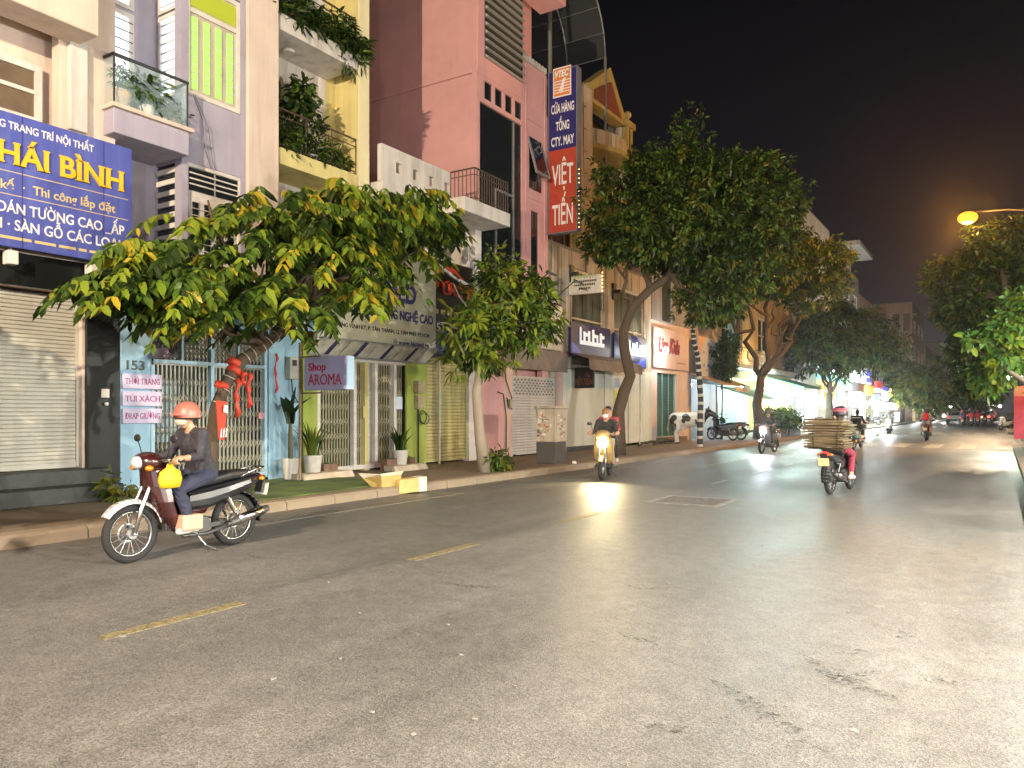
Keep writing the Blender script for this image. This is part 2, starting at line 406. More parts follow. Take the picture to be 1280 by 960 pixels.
# oil streaks: thin irregular films of old spill
def stain(pts, w, name='oil_stain'):
    m = MATS.get('stain')
    if m is None:
        m, N, L, p = _new('stain'); g = N.new('ShaderNodeNewGeometry'); n = N.new('ShaderNodeTexNoise'); n.inputs['Scale'].default_value = 24; n.inputs['Detail'].default_value = 5; n.inputs['Roughness'].default_value = .7
        L.new(g.outputs['Position'], n.inputs['Vector']); r = N.new('ShaderNodeMapRange'); r.inputs[1].default_value = .48; r.inputs[2].default_value = .68; r.inputs[4].default_value = .62
        L.new(n.outputs['Fac'], r.inputs[0]); L.new(r.outputs[0], p.inputs['Alpha']); p.inputs['Base Color'].default_value = (.016, .014, .011, 1); p.inputs['Roughness'].default_value = .6
        MATS['stain'] = m
    mb = MB(); P = [Vector((*onG(*q), .006)) for q in pts]; rr = random.Random(len(pts) * 7 + int(pts[0][0])); L_, R_ = [], []
    Q = []
    for i in range(len(P) - 1):
        for k in range(6): Q.append(P[i].lerp(P[i + 1], k / 6))
    Q.append(P[-1]); d = (P[-1] - P[0]).normalized(); s = Vector((d.y, -d.x, 0))
    for i, q in enumerate(Q):
        ww = w * math.sin(math.pi * (i + .6) / (len(Q) + .2)) * rr.uniform(.6, 1.3)
        L_.append(q + s * ww); R_.append(q - s * ww * rr.uniform(.7, 1.2))
    for i in range(len(Q) - 1): mb.quad(R_[i], R_[i + 1], L_[i + 1], L_[i])
    return tag(mb.build(name, m), kind='structure')
stain([(884, 848), (940, 880), (990, 915), (1045, 948)], .07); stain([(1000, 818), (1060, 852), (1130, 880)], .09); stain([(770, 790), (800, 800), (825, 808)], .05)
rr = random.Random(17); mb = MB()
for k in range(30):
    px, py = rr.uniform(120, 1240), rr.uniform(640, 930); x, y = onG(px, py); a = rr.uniform(0, 3.14); s = rr.uniform(.006, .022); mb.prism([(x + s * rr.uniform(.5, 1.3) * math.cos(a + q * 1.26), y + s * rr.uniform(.4, 1.2) * math.sin(a + q * 1.26), .001) for q in range(5)], (0, 0, .004))
tag(mb.build('paint_fleck', mat('fleck', (.24, .225, .20), .8, var=.3)), kind='structure')
for k in range(9):
    px, py = rr.uniform(300, 1200), rr.uniform(680, 920); stain([(px, py), (px + rr.uniform(15, 40), py + rr.uniform(-4, 10)), (px + rr.uniform(45, 80), py + rr.uniform(0, 20))], rr.uniform(.03, .08))
stain([(1095, 790), (1120, 793), (1150, 796)], .1)

# ================================================================ building kit
def wall_holes(mb, y0, y1, z0, z1, xa, xb, holes, m=0):
    ys = sorted({y0, y1, *[min(max(v, y0), y1) for h in holes for v in h[:2]]}); zs = sorted({z0, z1, *[min(max(v, z0), z1) for h in holes for v in h[2:4]]})
    for i in range(len(zs) - 1):
        za, zb = zs[i], zs[i + 1]; run = None
        for j in range(len(ys)):
            solid = False
            if j < len(ys) - 1:
                cy, cz = (ys[j] + ys[j + 1]) / 2, (za + zb) / 2
                solid = not any(h[0] < cy < h[1] and h[2] < cz < h[3] for h in holes)
            if solid and run is None: run = ys[j]
            if not solid and run is not None: mb.box(xa, xb, run, ys[j], za, zb, m); run = None
GLASS_D = mat('dark_glass', (.012, .016, .018), .08, spec=.6)
GLASS_G = mat('window_glass', (.05, .06, .06), .07, spec=.6)
LIT_W = mat('lit_frosted_glass', (.7, .75, .75), .5, emit=1.25, ecol=(.84, .96, 1.0))
LIT_Y = mat('lit_yellow_glass', (.2, .2, .03), .5, emit=.55, ecol=(.55, .66, .02))
LIT_G = mat('lit_green_glass', (.2, .3, .1), .5, emit=.85, ecol=(.42, .90, .14))
FR_W = mat('white_frame', (.66, .62, .56), .5, var=.2, scale=4)
STEEL_D = mat('dark_iron', (.03, .03, .032), .5, .3)
STEEL_G = mat('grey_steel', (.3, .31, .31), .45, .4)
def window(par, y0, y1, z0, z1, x, fm, pm, cols=2, rows=2, fw=.07, mw=.035, name='window', bars=0):
    mb = MB(); d = .05
    for a in ((y0, y1, z0, z0 + fw), (y0, y1, z1 - fw, z1), (y0, y0 + fw, z0 + fw, z1 - fw), (y1 - fw, y1, z0 + fw, z1 - fw)): mb.box(x - d, x + .01, *a)
    for k in range(1, cols):
        c = y0 + (y1 - y0) * k / cols; mb.box(x - d + .01, x, c - mw / 2, c + mw / 2, z0 + fw, z1 - fw)
    for k in range(1, rows):
        c = z0 + (z1 - z0) * k / rows; mb.box(x - d + .012, x - .004, y0 + fw, y1 - fw, c - mw / 2, c + mw / 2)
    w = mb.build(name, fm, par)
    MB().box(x - d - .012, x - d + .008, y0 + .02, y1 - .02, z0 + .02, z1 - .02).build('pane', pm, w)
    if bars:
        mb = MB()
        for k in range(1, bars):
            c = z0 + (z1 - z0) * k / bars; mb.bar((x + .015, y0 + .03, c), (x + .015, y1 - .03, c), .009, 6)
        mb.build('bars', STEEL_D, w)
    return w
def shutter(par, y0, y1, z0, z1, x, m, pitch=.085, holes=False, label=None, name='roller_shutter'):
    mb = MB(); n = int((z1 - z0) / pitch); prof = []
    for i in range(n):
        z = z0 + i * pitch
        prof += [(x - .022, z), (x - .002, z + pitch * .2), (x, z + pitch * .5), (x - .004, z + pitch * .82)]
    prof.append((x - .022, z0 + n * pitch))
    for i in range(len(prof) - 1):
        a, b = prof[i], prof[i + 1]
        mb.quad((a[0], y0, a[1]), (a[0], y1, a[1]), (b[0], y1, b[1]), (b[0], y0, b[1]))
    mb.box(x - .03, x + .015, y0, y1, z0 - .01, z0 + .07)
    o = mb.build(name, m, par)
    if label: o['label'] = label
    mb = MB(); mb.box(x - .06, x + .03, y0 - .05, y0, z0, z1); mb.box(x - .06, x + .03, y1, y1 + .05, z0, z1); mb.build('guide_rail', m, o)
    if holes:
        mb = MB()
        for r_ in range(6):
            k = 0; y = y0 + .12 + (r_ % 2) * .1
            while y < y1 - .15: mb.box(x, x + .003, y, y + .1, z1 - .18 - r_ * .085, z1 - .145 - r_ * .085); y += .2
        mb.build('vent_slots', STEEL_D, o)
    return o
def gate(par, y0, y1, z0, z1, x, m, pitch=.1, name='folding_gate'):
    """collapsible steel gate: uprights joined by scissor links"""
    mb = MB(); n = max(2, int(round((y1 - y0) / pitch))); p = (y1 - y0) / n
    for k in range(n + 1):
        y = y0 + k * p; mb.box(x - .012, x + .012, y - .011, y + .011, z0, z1)
        mb.box(x + .004, x + .02, y - .024, y - .013, z0, z1)
    H_ = z1 - z0
    for c in (.14, .28, .42, .56, .70, .84):
        for k in range(n):
            ya, yb = y0 + k * p, y0 + (k + 1) * p; zc = z0 + H_ * c; h = p * .85
            mb.tube([(x + .018, ya, zc - h), (x + .018, yb, zc + h)], .008, 4, cap=False); mb.tube([(x + .026, ya, zc + h), (x + .026, yb, zc - h)], .008, 4, cap=False)
    mb.box(x - .02, x + .03, y0, y1, z1 - .03, z1 + .03)
    return mb.build(name, m, par)
def railing(par, pts, z0, z1, m, step=.12, name='railing', r=.012):
    mb = MB()
    for i in range(len(pts) - 1):
        a, b = Vector((*pts[i], 0)), Vector((*pts[i + 1], 0)); n = max(1, int((b - a).length / step))
        mb.bar((a.x, a.y, z1), (b.x, b.y, z1), r * 1.8); mb.bar((a.x, a.y, z0 + .08), (b.x, b.y, z0 + .08), r)
        mb.bar((a.x, a.y, z1 - .16), (b.x, b.y, z1 - .16), r)
        for k in range(n + 1):
            q = a.lerp(b, k / n); mb.bar((q.x, q.y, z0), (q.x, q.y, z1), r, 6)
    return mb.build(name, m, par)
INNER = mat('inner_shade', (.10, .095, .09), .9)
def shell(name, label, y0, y1, zt, m, holes=(), X=FX, deep=11, z0=.1, side=None, cat='shophouse', recess=.34, roof=True):
    t = thing(name, label, cat, (X - 2, (y0 + y1) / 2, z0))
    mb = MB(); wall_holes(mb, y0, y1, z0, zt, X - .2, X, list(holes)); mb.build('wall', m, t)
    mb = MB(); mb.box(X - deep, X - recess, y0 + .003, y1 - .003, z0, zt - .02, 0)
    # returns that close the gap between front skin and body
    mb.box(X - recess + .002, X - .202, y0 + .004, y0 + .05, z0, zt - .03, 0); mb.box(X - recess + .002, X - .202, y1 - .05, y1 - .004, z0, zt - .03, 0)
    mb.build('body_wall', side or m, t)
    if roof:
        MB().box(X - deep - .05, X - .01, y0 + .01, y1 - .01, zt + .002, zt + .1).build('roof', plaster('roof_concrete', (.22, .21, .2), .4), t)
    return t
def sign(name, label, y0, y1, z0, z1, x, d, m, group=None, fm=None, cat='sign'):
    t = thing(name, label, cat, (x, (y0 + y1) / 2, z0), group)
    MB().box(x - d, x, y0, y1, z0, z1).build('panel', m, t, bevel=.006)
    if fm:
        mb = MB(); f = .035
        for a in ((y0 - f, y1 + f, z0 - f, z0), (y0 - f, y1 + f, z1, z1 + f), (y0 - f, y0, z0, z1), (y1, y1 + f, z0, z1)): mb.box(x - d + .002, x + .012, *a)
        mb.build('frame', fm, t)
    return t
U, NX = (0, 1, 0), (1, 0, 0)       # reading direction and outward normal of signs on the left-hand fronts
U2, NY = (1, 0, 0), (0, -1, 0)     # of signs that stick out over the pavement and face the viewer
P_PEACH = plaster('peach_render', (.66, .55, .46), .3, (.25, .18, .12), seed=1); P_WHITE = plaster('white_render', (.62, .59, .54), .5, (.2, .17, .13), seed=2)
P_LILAC = plaster('lilac_render', (.37, .35, .43), .25, (.12, .1, .1), seed=4); P_YEL = plaster('yellow_render', (.66, .58, .25), .4, (.25, .2, .08), seed=6)
P_PINK = plaster('pink_render', (.66, .36, .345), .12, (.36, .18, .16), seed=7); P_CREAM = plaster('weathered_cream', (.47, .42, .345), .75, (.09, .075, .05), seed=8, streak=.9)
P_BLUE = plaster('pale_blue_paint', (.32, .52, .66), .15, (.15, .2, .22), seed=9); P_GREEN = plaster('lime_paint', (.34, .42, .08), .25, seed=10)
P_GREY = plaster('grey_render', (.30, .29, .29), .5, seed=12); P_OCHRE = plaster('ochre_render', (.66, .47, .22), .35, seed=13); P_TAN = plaster('tan_render', (.42, .33, .24), .4, seed=14)
BLACKG = mat('black_granite', (.009, .011, .011), .4, spec=.25, var=.3, scale=30)

def boxes(name, L, m, par, **k):
    for b in L: MB().box(*b).build(name, m, par, **k)
# ---------------------------------------------------------------- A: wallpaper shop with the blue board
t = shell('shophouse', 'peach shophouse with cream roller shutter and black granite pillar', 2.2, 7.2, 13.5, P_PEACH, [(2.6, 6.66, .3, 3.35), (2.2, 6.3, 5.0, 7.4), (2.2, 6.3, 8.9, 11.5)], recess=.5)
SHUT_C = plaster('cream_shutter', (.50, .49, .42), .22, (.2, .17, .12), .5, .6, 21)
shutter(t, 2.7, 6.62, .62, 3.32, FX - .12, SHUT_C, .062)
mb = MB(); mb.box(FX + .003, FX + .06, 6.70, 7.24, .1, 3.84); mb.box(FX + .003, FX + .07, 2.2, 6.70, 3.36, 3.84)
mb.build('granite_trim', BLACKG, t, bevel=.004)
mb = MB(); mb.box(FX + .002, FX + .3, 2.2, 6.98, .14, .6); mb.box(FX + .302, FX + .75, 2.2, 6.9, .14, .38); mb.build('step', mat('step_stone', (.018, .022, .021), .5, var=.4, scale=10), t, bevel=.01)
wy = Yx(50, FX - .46); window(t, wy - 2.1, wy, 5.2, Zx(48, 85, FX - .46), FX - .4, FR_W, mat('louvre_glass', (.13, .095, .06), .4, var=.3, scale=3), 3, 4, .1, .06)
mb = MB(); mb.box(FX + .002, FX + .62, 2.2, Yx(124, FX + .62), Zx(123, 45, FX + .62), 8.6); mb.build('balcony', P_PEACH, t, bevel=.015)
mb = MB(); mb.box(FX + .004, FX + .1, 6.42, 6.7, 5.9, 7.5); mb.build('pilaster', P_WHITE, t, bevel=.01)
MB().box(FX + .622, FX + .64, 4.3, 5.5, 7.75, 8.3).build('panel', P_PINK, t)
mb = MB(); mb.lathe([(.02, 0), (.028, .02), (.028, .05)], (0, 0, 0), 10)
mb.v = [(FX + .06 + z, 7.0 + x, 1.62 + y) for x, y, z in mb.v]; mb.box(FX + .06, FX + .075, 6.93, 7.06, 1.72, 1.86); mb.build('door_bell', FR_W, t)
# ---------------------------------------------------------------- B: lilac and white house over the Aroma shop
t = shell('shophouse', 'lilac house with lit bay windows above a pale blue clothes shop', 7.2, 10.55, 12.4, P_LILAC, [(7.2, 8.42, 3.9, 12.0), (8.55, 9.68, 4.15, 5.98), (8.55, 9.68, 7.18, 9.35), (7.2, 10.5, .12, 3.2), (8.55, 9.68, 10.0, 12.0)], recess=.8)
bay = MB()
for (a, b) in ((3.9, 4.15), (5.98, 7.18), (9.35, 10.0), (11.9, 12.35)): bay.box(FX - .79, FX - .202, 8.44, 8.58, a, b)
bay.box(FX - .79, FX - .202, 9.66, 10.5, 3.25, 12.35); bay.box(FX - .788, FX - .2, 7.22, 10.5, 3.2, 3.9)
bay.build('bay_wall', P_LILAC, t)
# upper bay: white lit glazing on the flank, coloured glazing to the street
FR_D = mat('cream_panel', (.46, .40, .33), .5, var=.2, scale=3)
w = window(t, 8.52, 9.7, 7.2, 9.33, FX - .03, FR_W, FR_D, 1, 1, .08, .05)
mb = MB(); mb.box(FX - .07, FX - .045, 8.62, 9.6, 8.85, 9.22); mb.build('transom_pane', LIT_Y, w)
mb = MB()
for k in range(4): mb.box(FX - .074, FX - .05, 8.66 + k * .25, 8.79 + k * .25, 7.35, 8.66)
mb.build('louvre_pane', LIT_G, w)
mb = MB()
for k in range(4):
    for z in range(1, 9): mb.box(FX - .049, FX - .036, 8.66 + k * .25, 8.79 + k * .25, 7.35 + z * .146, 7.362 + z * .146)
mb.box(FX - .049, FX - .03, 8.61, 9.61, 8.72, 8.8); mb.build('glazing_bar', FR_W, w)
def flank(y, x0, x1, z0, z1, pm, nb, name='side_window'):
    mb = MB(); f = .06
    for a in ((x0, x1, z0, z0 + f), (x0, x1, z1 - f, z1), (x0, x0 + f, z0 + f, z1 - f), (x1 - f, x1, z0 + f, z1 - f)): mb.box(a[0], a[1], y - .05, y + .01, a[2], a[3])
    w = mb.build(name, FR_W, t)
    MB().box(x0 + .02, x1 - .02, y - .005, y + .007, z0 + .02, z1 - .02).build('pane', pm, w)
    mb = MB()
    for k in range(1, nb):
        z = z0 + (z1 - z0) * k / nb; mb.box(x0 + .03, x1 - .03, y - .03, y - .012, z - .012, z + .012)
    mb.build('bars', mat('bar_grey', (.45, .47, .48), .5), w)
flank(8.5, FX - .76, FX - .2, 7.2, 8.72, LIT_W, 9); flank(8.5, FX - .76, FX - .2, 8.76, 9.33, LIT_W, 4); flank(8.5, FX - .76, FX - .2, 10.02, 11.8, LIT_W, 9)
w = window(t, 7.34, 7.98, 6.5, 8.55, FX - .74, FR_W, LIT_W, 1, 1, .07, .04, bars=12); w = window(t, 7.34, 7.98, 8.62, 10.2, FX - .74, FR_W, LIT_W, 1, 1, .07, .04, bars=5)
# lower bay: dark slats on the flank, white louvred front
w = window(t, 8.5, 9.72, 4.12, 5.98, FX - .03, FR_W, FR_W, 1, 1, .07, .04)
mb = MB(); mb.box(FX - .075, FX - .045, 8.6, 9.12, 5.5, 5.9); mb.box(FX - .075, FX - .045, 9.17, 9.64, 5.5, 5.9)
for k in range(4): mb.box(FX - .075, FX - .045, 8.68 + k * .25, 8.79 + k * .25, 4.3, 5.3)
mb.build('pane', GLASS_D, w)
mb = MB()
for z in range(1, 4): mb.box(FX - .045, FX - .03, 8.6, 9.64, 5.5 + z * .1, 5.525 + z * .1)
for z in range(1, 8): mb.box(FX - .045, FX - .03, 8.66, 9.58, 4.3 + z * .125, 4.312 + z * .125)
mb.build('slat', FR_W, w)
mb = MB()
for k in range(9): mb.box(FX - .78, FX - .2, 8.42, 8.46, 4.2 + k * .2, 4.29 + k * .2)
mb.build('slat', FR_W, t); MB().box(FX - .78, FX - .2, 8.47, 8.5, 4.15, 5.97).build('side_window', GLASS_D, t)
window(t, 7.4, 7.75, 5.1, 5.9, FX - .74, FR_W, GLASS_D, 2, 4, .06, .04, name='shutter_window')
# glass balcony
mb = MB(); mb.box(FX - .79, FX + .3, 7.0, 8.36, 5.98, 6.38); mb.build('balcony_slab', P_LILAC, t, bevel=.01)
mb = MB(); mb.box(FX - .2, FX + .36, 6.96, 8.42, 6.385, 6.45); mb.build('coping', P_PEACH, t)
def clear_glass():
    m, N, L, p = _new('clear_glass'); p.inputs['Base Color'].default_value = (.55, .75, .78, 1); p.inputs['Roughness'].default_value = .03; p.inputs['Alpha'].default_value = .16; p.inputs['Specular IOR Level'].default_value = .8
    return m
CLEAR = clear_glass()
mb = MB(); mb.box(FX + .27, FX + .282, 7.02, 8.34, 6.47, 7.22); mb.box(FX - .5, FX + .265, 7.005, 7.017, 6.47, 7.22); mb.box(FX - .18, FX + .265, 8.345, 8.357, 6.47, 7.22); gp = mb.build('glass_panel', CLEAR, t)
mb = MB(); mb.bar((FX + .276, 7.0, 7.25), (FX + .276, 8.36, 7.25), .028); mb.bar((FX - .5, 7.01, 7.25), (FX + .27, 7.01, 7.25), .024); mb.bar((FX - .2, 8.35, 7.25), (FX + .27, 8.35, 7.25), .024)
for y in (7.02, 8.34): mb.bar((FX + .276, y, 6.45), (FX + .276, y, 7.25), .016)
mb.build('handrail', STEEL_D, gp)
mb = MB(); mb.box(FX + .004, FX + .09, 9.78, 10.53, 3.95, 12.5); mb.build('pilaster', P_PEACH, t, bevel=.012)
# ground floor shop front
boxes('front_pillar', [(FX + .004, FX + .05, 7.26, 7.8, .12, 3.35), (FX + .004, FX + .05, 10.32, 11.15, .12, 3.3)], P_BLUE, t, bevel=.006); boxes('lintel', [(FX + .004, FX + .06, 7.8, 10.32, 3.05, 3.3)], P_BLUE, t, bevel=.006)
mb = MB(); BF = mat('pale_blue_frame', (.36, .55, .68), .45, var=.15)
for y in (7.83, 9.02, 10.24): mb.box(FX - .1, FX + .01, y, y + .07, .2, 3.05)
mb.box(FX - .1, FX + .015, 7.9, 10.24, 2.34, 2.4); mb.box(FX - .1, FX + .012, 7.9, 10.24, .18, .3); mb.box(FX - .09, FX, 8.42, 8.46, 2.4, 3.05); mb.box(FX - .09, FX, 9.62, 9.66, 2.4, 3.05)
mb.build('door_frame', BF, t)
GATE_M = mat('gate_steel', (.36, .36, .30), .45, .3, var=.25, scale=6)
gate(t, 7.93, 9.0, .3, 2.34, FX - .08, GATE_M, .085); gate(t, 9.1, 10.22, .3, 2.34, FX - .08, GATE_M, .085); gate(t, 7.93, 9.0, 2.42, 3.02, FX - .085, GATE_M, .085); gate(t, 9.1, 10.22, 2.42, 3.02, FX - .085, GATE_M, .085)
MB().box(FX - .4, FX - .36, 7.85, 10.3, .15, 3.1).build('shop_window', mat('dim_shop_glass', (.09, .10, .08), .1, emit=.02, ecol=(.8, .9, .6)), t)
mb = MB(); mb.box(FX - .35, FX - .34, 8.1, 8.55, .95, 2.05, 0); mb.box(FX - .35, FX - .335, 8.28, 8.36, 2.05, 2.1, 1); mb.build('poster', [mat('poster_blue', (.45, .68, .8), .5, emit=.12), mat('poster_tan', (.6, .4, .25), .6)], t)
MB().box(FX - .05, FX - .02, 10.12, 10.24, 1.35, 1.47).build('padlock', mat('lock_pink', (.6, .25, .28), .4), t)
# striped awning over the shop
t = thing('awning', 'blue and white striped scalloped awning over the pale blue shop', 'awning', (FX, 9.6, 3.2))
mb = MB(); ya, yb, ns = 7.95, 11.3, 26
for k in range(ns):
    y0 = ya + (yb - ya) * k / ns; y1 = ya + (yb - ya) * (k + 1) / ns
    mb.quad((FX + .07, y0, 3.78), (FX + .5, y0, 3.5), (FX + .5, y1, 3.5), (FX + .07, y1, 3.78), k % 2); mb.quad((FX + .5, y0, 3.5), (FX + .52, y0, 3.12), (FX + .52, y1, 3.12), (FX + .5, y1, 3.5), k % 2)
mb.build('canvas', [mat('awning_white', (.62, .64, .62), .8, var=.2), mat('awning_blue', (.2, .42, .62), .8, var=.2)], t)
mb = MB(); mb.bar((FX + .5, ya, 3.5), (FX + .5, yb, 3.5), .015); mb.bar((FX + .08, ya, 3.76), (FX + .5, ya, 3.5), .012); mb.bar((FX + .08, yb, 3.76), (FX + .5, yb, 3.5), .012); mb.build('bracket', STEEL_G, t)
t = thing('service_cable', 'two thin service wires hanging down the lilac wall beside the glass balcony', 'cables', (FX + .05, 8.9, 6.0)); mb = MB(); mb.tube([(FX + .04, 8.62, 7.2), (FX + .06, 8.8, 6.8), (FX + .05, 8.85, 6.3), (FX + .04, 9.0, 5.95)], .006, 5); mb.tube([(FX + .04, 8.66, 7.2), (FX + .08, 8.9, 6.7), (FX + .05, 9.02, 6.1), (FX + .04, 9.1, 5.95)], .006, 5); mb.build('wire', STEEL_D, t)
# ---------------------------------------------------------------- C: yellow house with planted balconies over the clinic
t = shell('shophouse', 'yellow house with planted balconies above a lime clinic front', 10.56, 13.2, 13.6, P_YEL, [(10.6, 12.86, 3.8, 6.5), (10.6, 12.86, 6.5, 13.2), (10.9, 13.1, .12, 3.2)], recess=1.0, side=P_YEL)
MB().box(FX - 1.0, FX - .99, 10.6, 12.85, 3.9, 13.4).build('back_wall', P_WHITE, t)
for zb, fm in ((6.5, P_YEL), (9.22, P_WHITE)):
    MB().box(FX - .98, FX + .03, 10.6, 12.84, zb, zb + .34).build('balcony_slab', fm, t, bevel=.008)
    railing(t, [(FX - .03, 10.62), (FX - .03, 12.83)], zb + .34, zb + 1.15, mat('brown_rail', (.06, .035, .025), .5), .6)
    window(t, 10.75, 11.55, zb + .36, zb + 2.3, FX - .93, FR_W, GLASS_D, 3, 3, .09, .07, name='door')
    window(t, 11.75, 12.35, zb + .5, zb + 1.9, FX - .93, FR_W, GLASS_D, 2, 1, .1, .09)
    mb = MB(); mb.lathe([(.12, -.05), (.13, 0)], (FX - .5, 11.3, zb + 2.68 if zb < 8 else zb + 2.5), 18); mb.build('ceiling_light', FR_W, t)
MB().box(FX - .98, FX - .2, 10.6, 12.84, 12.0, 12.2).build('balcony_slab', P_WHITE, t)
MB().box(FX + .004, FX + .05, 12.87, 13.19, 3.9, 13.6).build('pilaster', plaster('pale_yellow', (.72, .66, .40), .2, seed=16), t)
boxes('front_pillar', [(FX + .004, FX + .05, 11.2, 11.6, .12, 3.0), (FX + .004, FX + .06, 14.5, 15.25, .12, 2.9)], P_GREEN, t)
def pxw(a, X=FX): return Yx(a, X)
y0, y1 = 11.62, 14.5
mb = MB()
for y in (y0, 12.72, 13.42, 14.08): mb.box(FX - .1, FX + .02, y, y + .09, .18, 2.62)
mb.box(FX - .1, FX + .022, y0, 14.5, 2.62, 2.72); mb.box(FX - .1, FX + .01, y0 + .09, 14.0, .18, .28); mb.build('door_frame', FR_W, t)
for a, b in ((11.75, 12.68), (12.83, 13.4), (13.52, 14.06), (14.18, 14.5)): gate(t, a, b, .28, 2.62, FX - .12, mat('gate_cream', (.42, .40, .27), .5, .2, var=.25, scale=5), .085)
MB().box(FX - .5, FX - .45, 11.2, 15.2, .15, 3.0).build('shop_window', mat('dim_olive_glass', (.10, .095, .045), .15), t)
mb = MB(); mb.box(FX - .02, FX - .01, 13.06, 13.22, 1.35, 1.62, 0); mb.box(FX - .02, FX - .01, 14.2, 14.42, 1.55, 1.85, 1); mb.build('notice', [mat('notice_yellow', (.65, .5, .2), .6), mat('notice_blue', (.5, .6, .75), .6)], t)
# slanted white panels under the clinic board
t = thing('awning', 'slanted white panel canopy with dark blue bands under the clinic board', 'canopy', (FX, 13.5, 2.7))
mb = MB(); n = 9; ya, yb = 11.3, 15.2
for k in range(n):
    a = ya + (yb - ya) * k / n; b = ya + (yb - ya) * (k + 1) / n
    if k in (1, 3, 5, 7): mb.quad((FX + .1, a, 2.72), (FX + .1, a + .12, 2.72), (FX + .52, a + .12, 3.04), (FX + .52, a, 3.04), 1); a += .12
    mb.quad((FX + .1, a + .01, 2.72), (FX + .1, b - .01, 2.72), (FX + .52, b - .01, 3.04), (FX + .52, a + .01, 3.04), 0)
mb.build('panel', [plaster('stained_panel', (.56, .55, .47), .6, (.1, .1, .06), seed=17), mat('navy', (.03, .03, .12), .5)], t)
mb = MB(); mb.bar((FX + .1, ya, 2.7), (FX + .1, yb, 2.7), .02); mb.bar((FX + .52, ya, 3.03), (FX + .52, yb, 3.03), .02)
for y in (ya, 12.6, 13.9, yb): mb.bar((FX + .05, y, 3.0), (FX + .52, y, 3.03), .014)
mb.build('frame', STEEL_G, t)
# ---------------------------------------------------------------- D: low house with the white roof balcony
t = shell('shophouse', 'low white house with roof balcony and yellow roller shutter beside the pink tower', 13.21, 17.55, 6.45, P_WHITE, [(13.25, 15.28, .12, 2.95), (15.3, 17.2, .12, 3.0), (15.5, 17.15, 5.45, 6.3)], recess=.9)
shutter(t, 15.34, 17.12, .2, 2.92, FX - .08, plaster('yellow_shutter', (.50, .45, .20), .45, (.12, .11, .05), .45, .8, 22), .09)
MB().box(FX - .2, FX + .35, 13.3, 17.5, 6.46, 6.8).build('balcony_slab', P_WHITE, t, bevel=.01)
MB().box(FX - .2, FX + 1.15, 15.4, 17.5, 6.462, 6.82).build('balcony_slab', P_WHITE, t, bevel=.01)
mb = MB(); wall_holes(mb, 13.3, 15.9, 6.805, 7.65, FX + .2, FX + .33, [(13.8 + k * .62, 14.0 + k * .62, 7.1, 7.35) for k in range(4)]); mb.build('parapet', P_WHITE, t)
railing(t, [(FX + .35, 15.9), (FX + 1.1, 15.9), (FX + 1.1, 17.45)], 6.83, 7.65, mat('brown_rail', (.06, .035, .025), .5), .11)
MB().box(FX + .004, FX + .2, 17.2, 17.5, 3.0, 6.46).build('column', P_WHITE, t)
MB().box(FX + .005, FX + .07, 15.0, 17.2, 3.0, 3.6).build('awning_board', mat('banner_blue', (.03, .07, .3), .5, var=.3), t)
mb = MB(); mb.bar((FX + .12, 15.72, .14), (FX + .12, 15.72, 2.9), .03); mb.build('post', mat('post_white', (.5, .49, .4), .5), t)
# ---------------------------------------------------------------- E: tall pink tower
t = shell('shophouse', 'tall pink tower house with dark glass strip and grey louvre box', 17.6, 21.55, 10.98, P_PINK, [(17.72, 19.98, 5.6, 10.2), (20.5, 21.0, 5.6, 7.75), (18.5, 21.2, .12, 3.0)] + [(17.95 + k * .54, 18.36 + k * .54, 10.34, 10.86) for k in range(4)], recess=.3, roof=False)
mb = MB(); mb.box(FX - 11, FX, 17.6, 19.98, 10.985, 18.5); mb.box(FX - 11, FX - .02, 19.985, 21.55, 10.985, 12.3); mb.box(FX - 11, FX - .6, 19.985, 21.55, 12.31, 18.4); mb.build('upper_wall', P_PINK, t, bevel=.03, seg=2)
mb = MB(); mb.box(FX - .1, FX - .05, 17.73, 19.97, 5.62, 10.19); mb.box(FX - .1, FX - .05, 20.52, 20.98, 5.62, 7.74)
for k in range(4): mb.box(FX - .1, FX - .05, 17.95 + k * .54, 18.36 + k * .54, 10.34, 10.86)
mb.build('window', GLASS_D, t)
mb = MB(); mb.box(FX - .048, FX - .01, 18.55, 18.6, 5.62, 7.9); mb.box(FX - .048, FX - .01, 18.55, 19.49, 7.9, 7.96); mb.box(FX - .048, FX - .01, 19.5, 19.55, 5.62, 10.18); mb.build('mullion', STEEL_G, t)
mb = MB(); mb.box(FX + .005, FX + .03, 17.95, 19.95, 11.5, 17, 1)
for k in range(24): mb.prism([(FX + .03, 17.95, 11.5 + k * .23), (FX + .13, 17.95, 11.50 + k * .23), (FX + .13, 17.95, 11.52 + k * .23), (FX + .03, 17.95, 11.60 + k * .23)], (0, 2.02, 0), 0)
mb.build('louvre', [mat('louvre_grey', (.40, .41, .38), .5, .2), GLASS_D], t)
MB().box(FX - .2, FX + .75, 20.1, 21.4, 14.25, 14.75).build('balcony_slab', P_PINK, t, bevel=.02)
mb = MB(); mb.box(FX - .1, FX - .02, 20.0, 21.5, 12.32, 12.4)
for k in range(8): mb.box(FX - .09, FX - .03, 20.1 + k * .19, 20.2 + k * .19, 12.4, 12.52)
mb.build('coping', P_WHITE, t)
w = MB(); w.obox((FX + .12, 20.75, 9.45), (0, 1, 0), (-.28, 0, 1), (1, 0, .28), .36, .6, .02); w = w.build('tilted_window', GLASS_D, t)
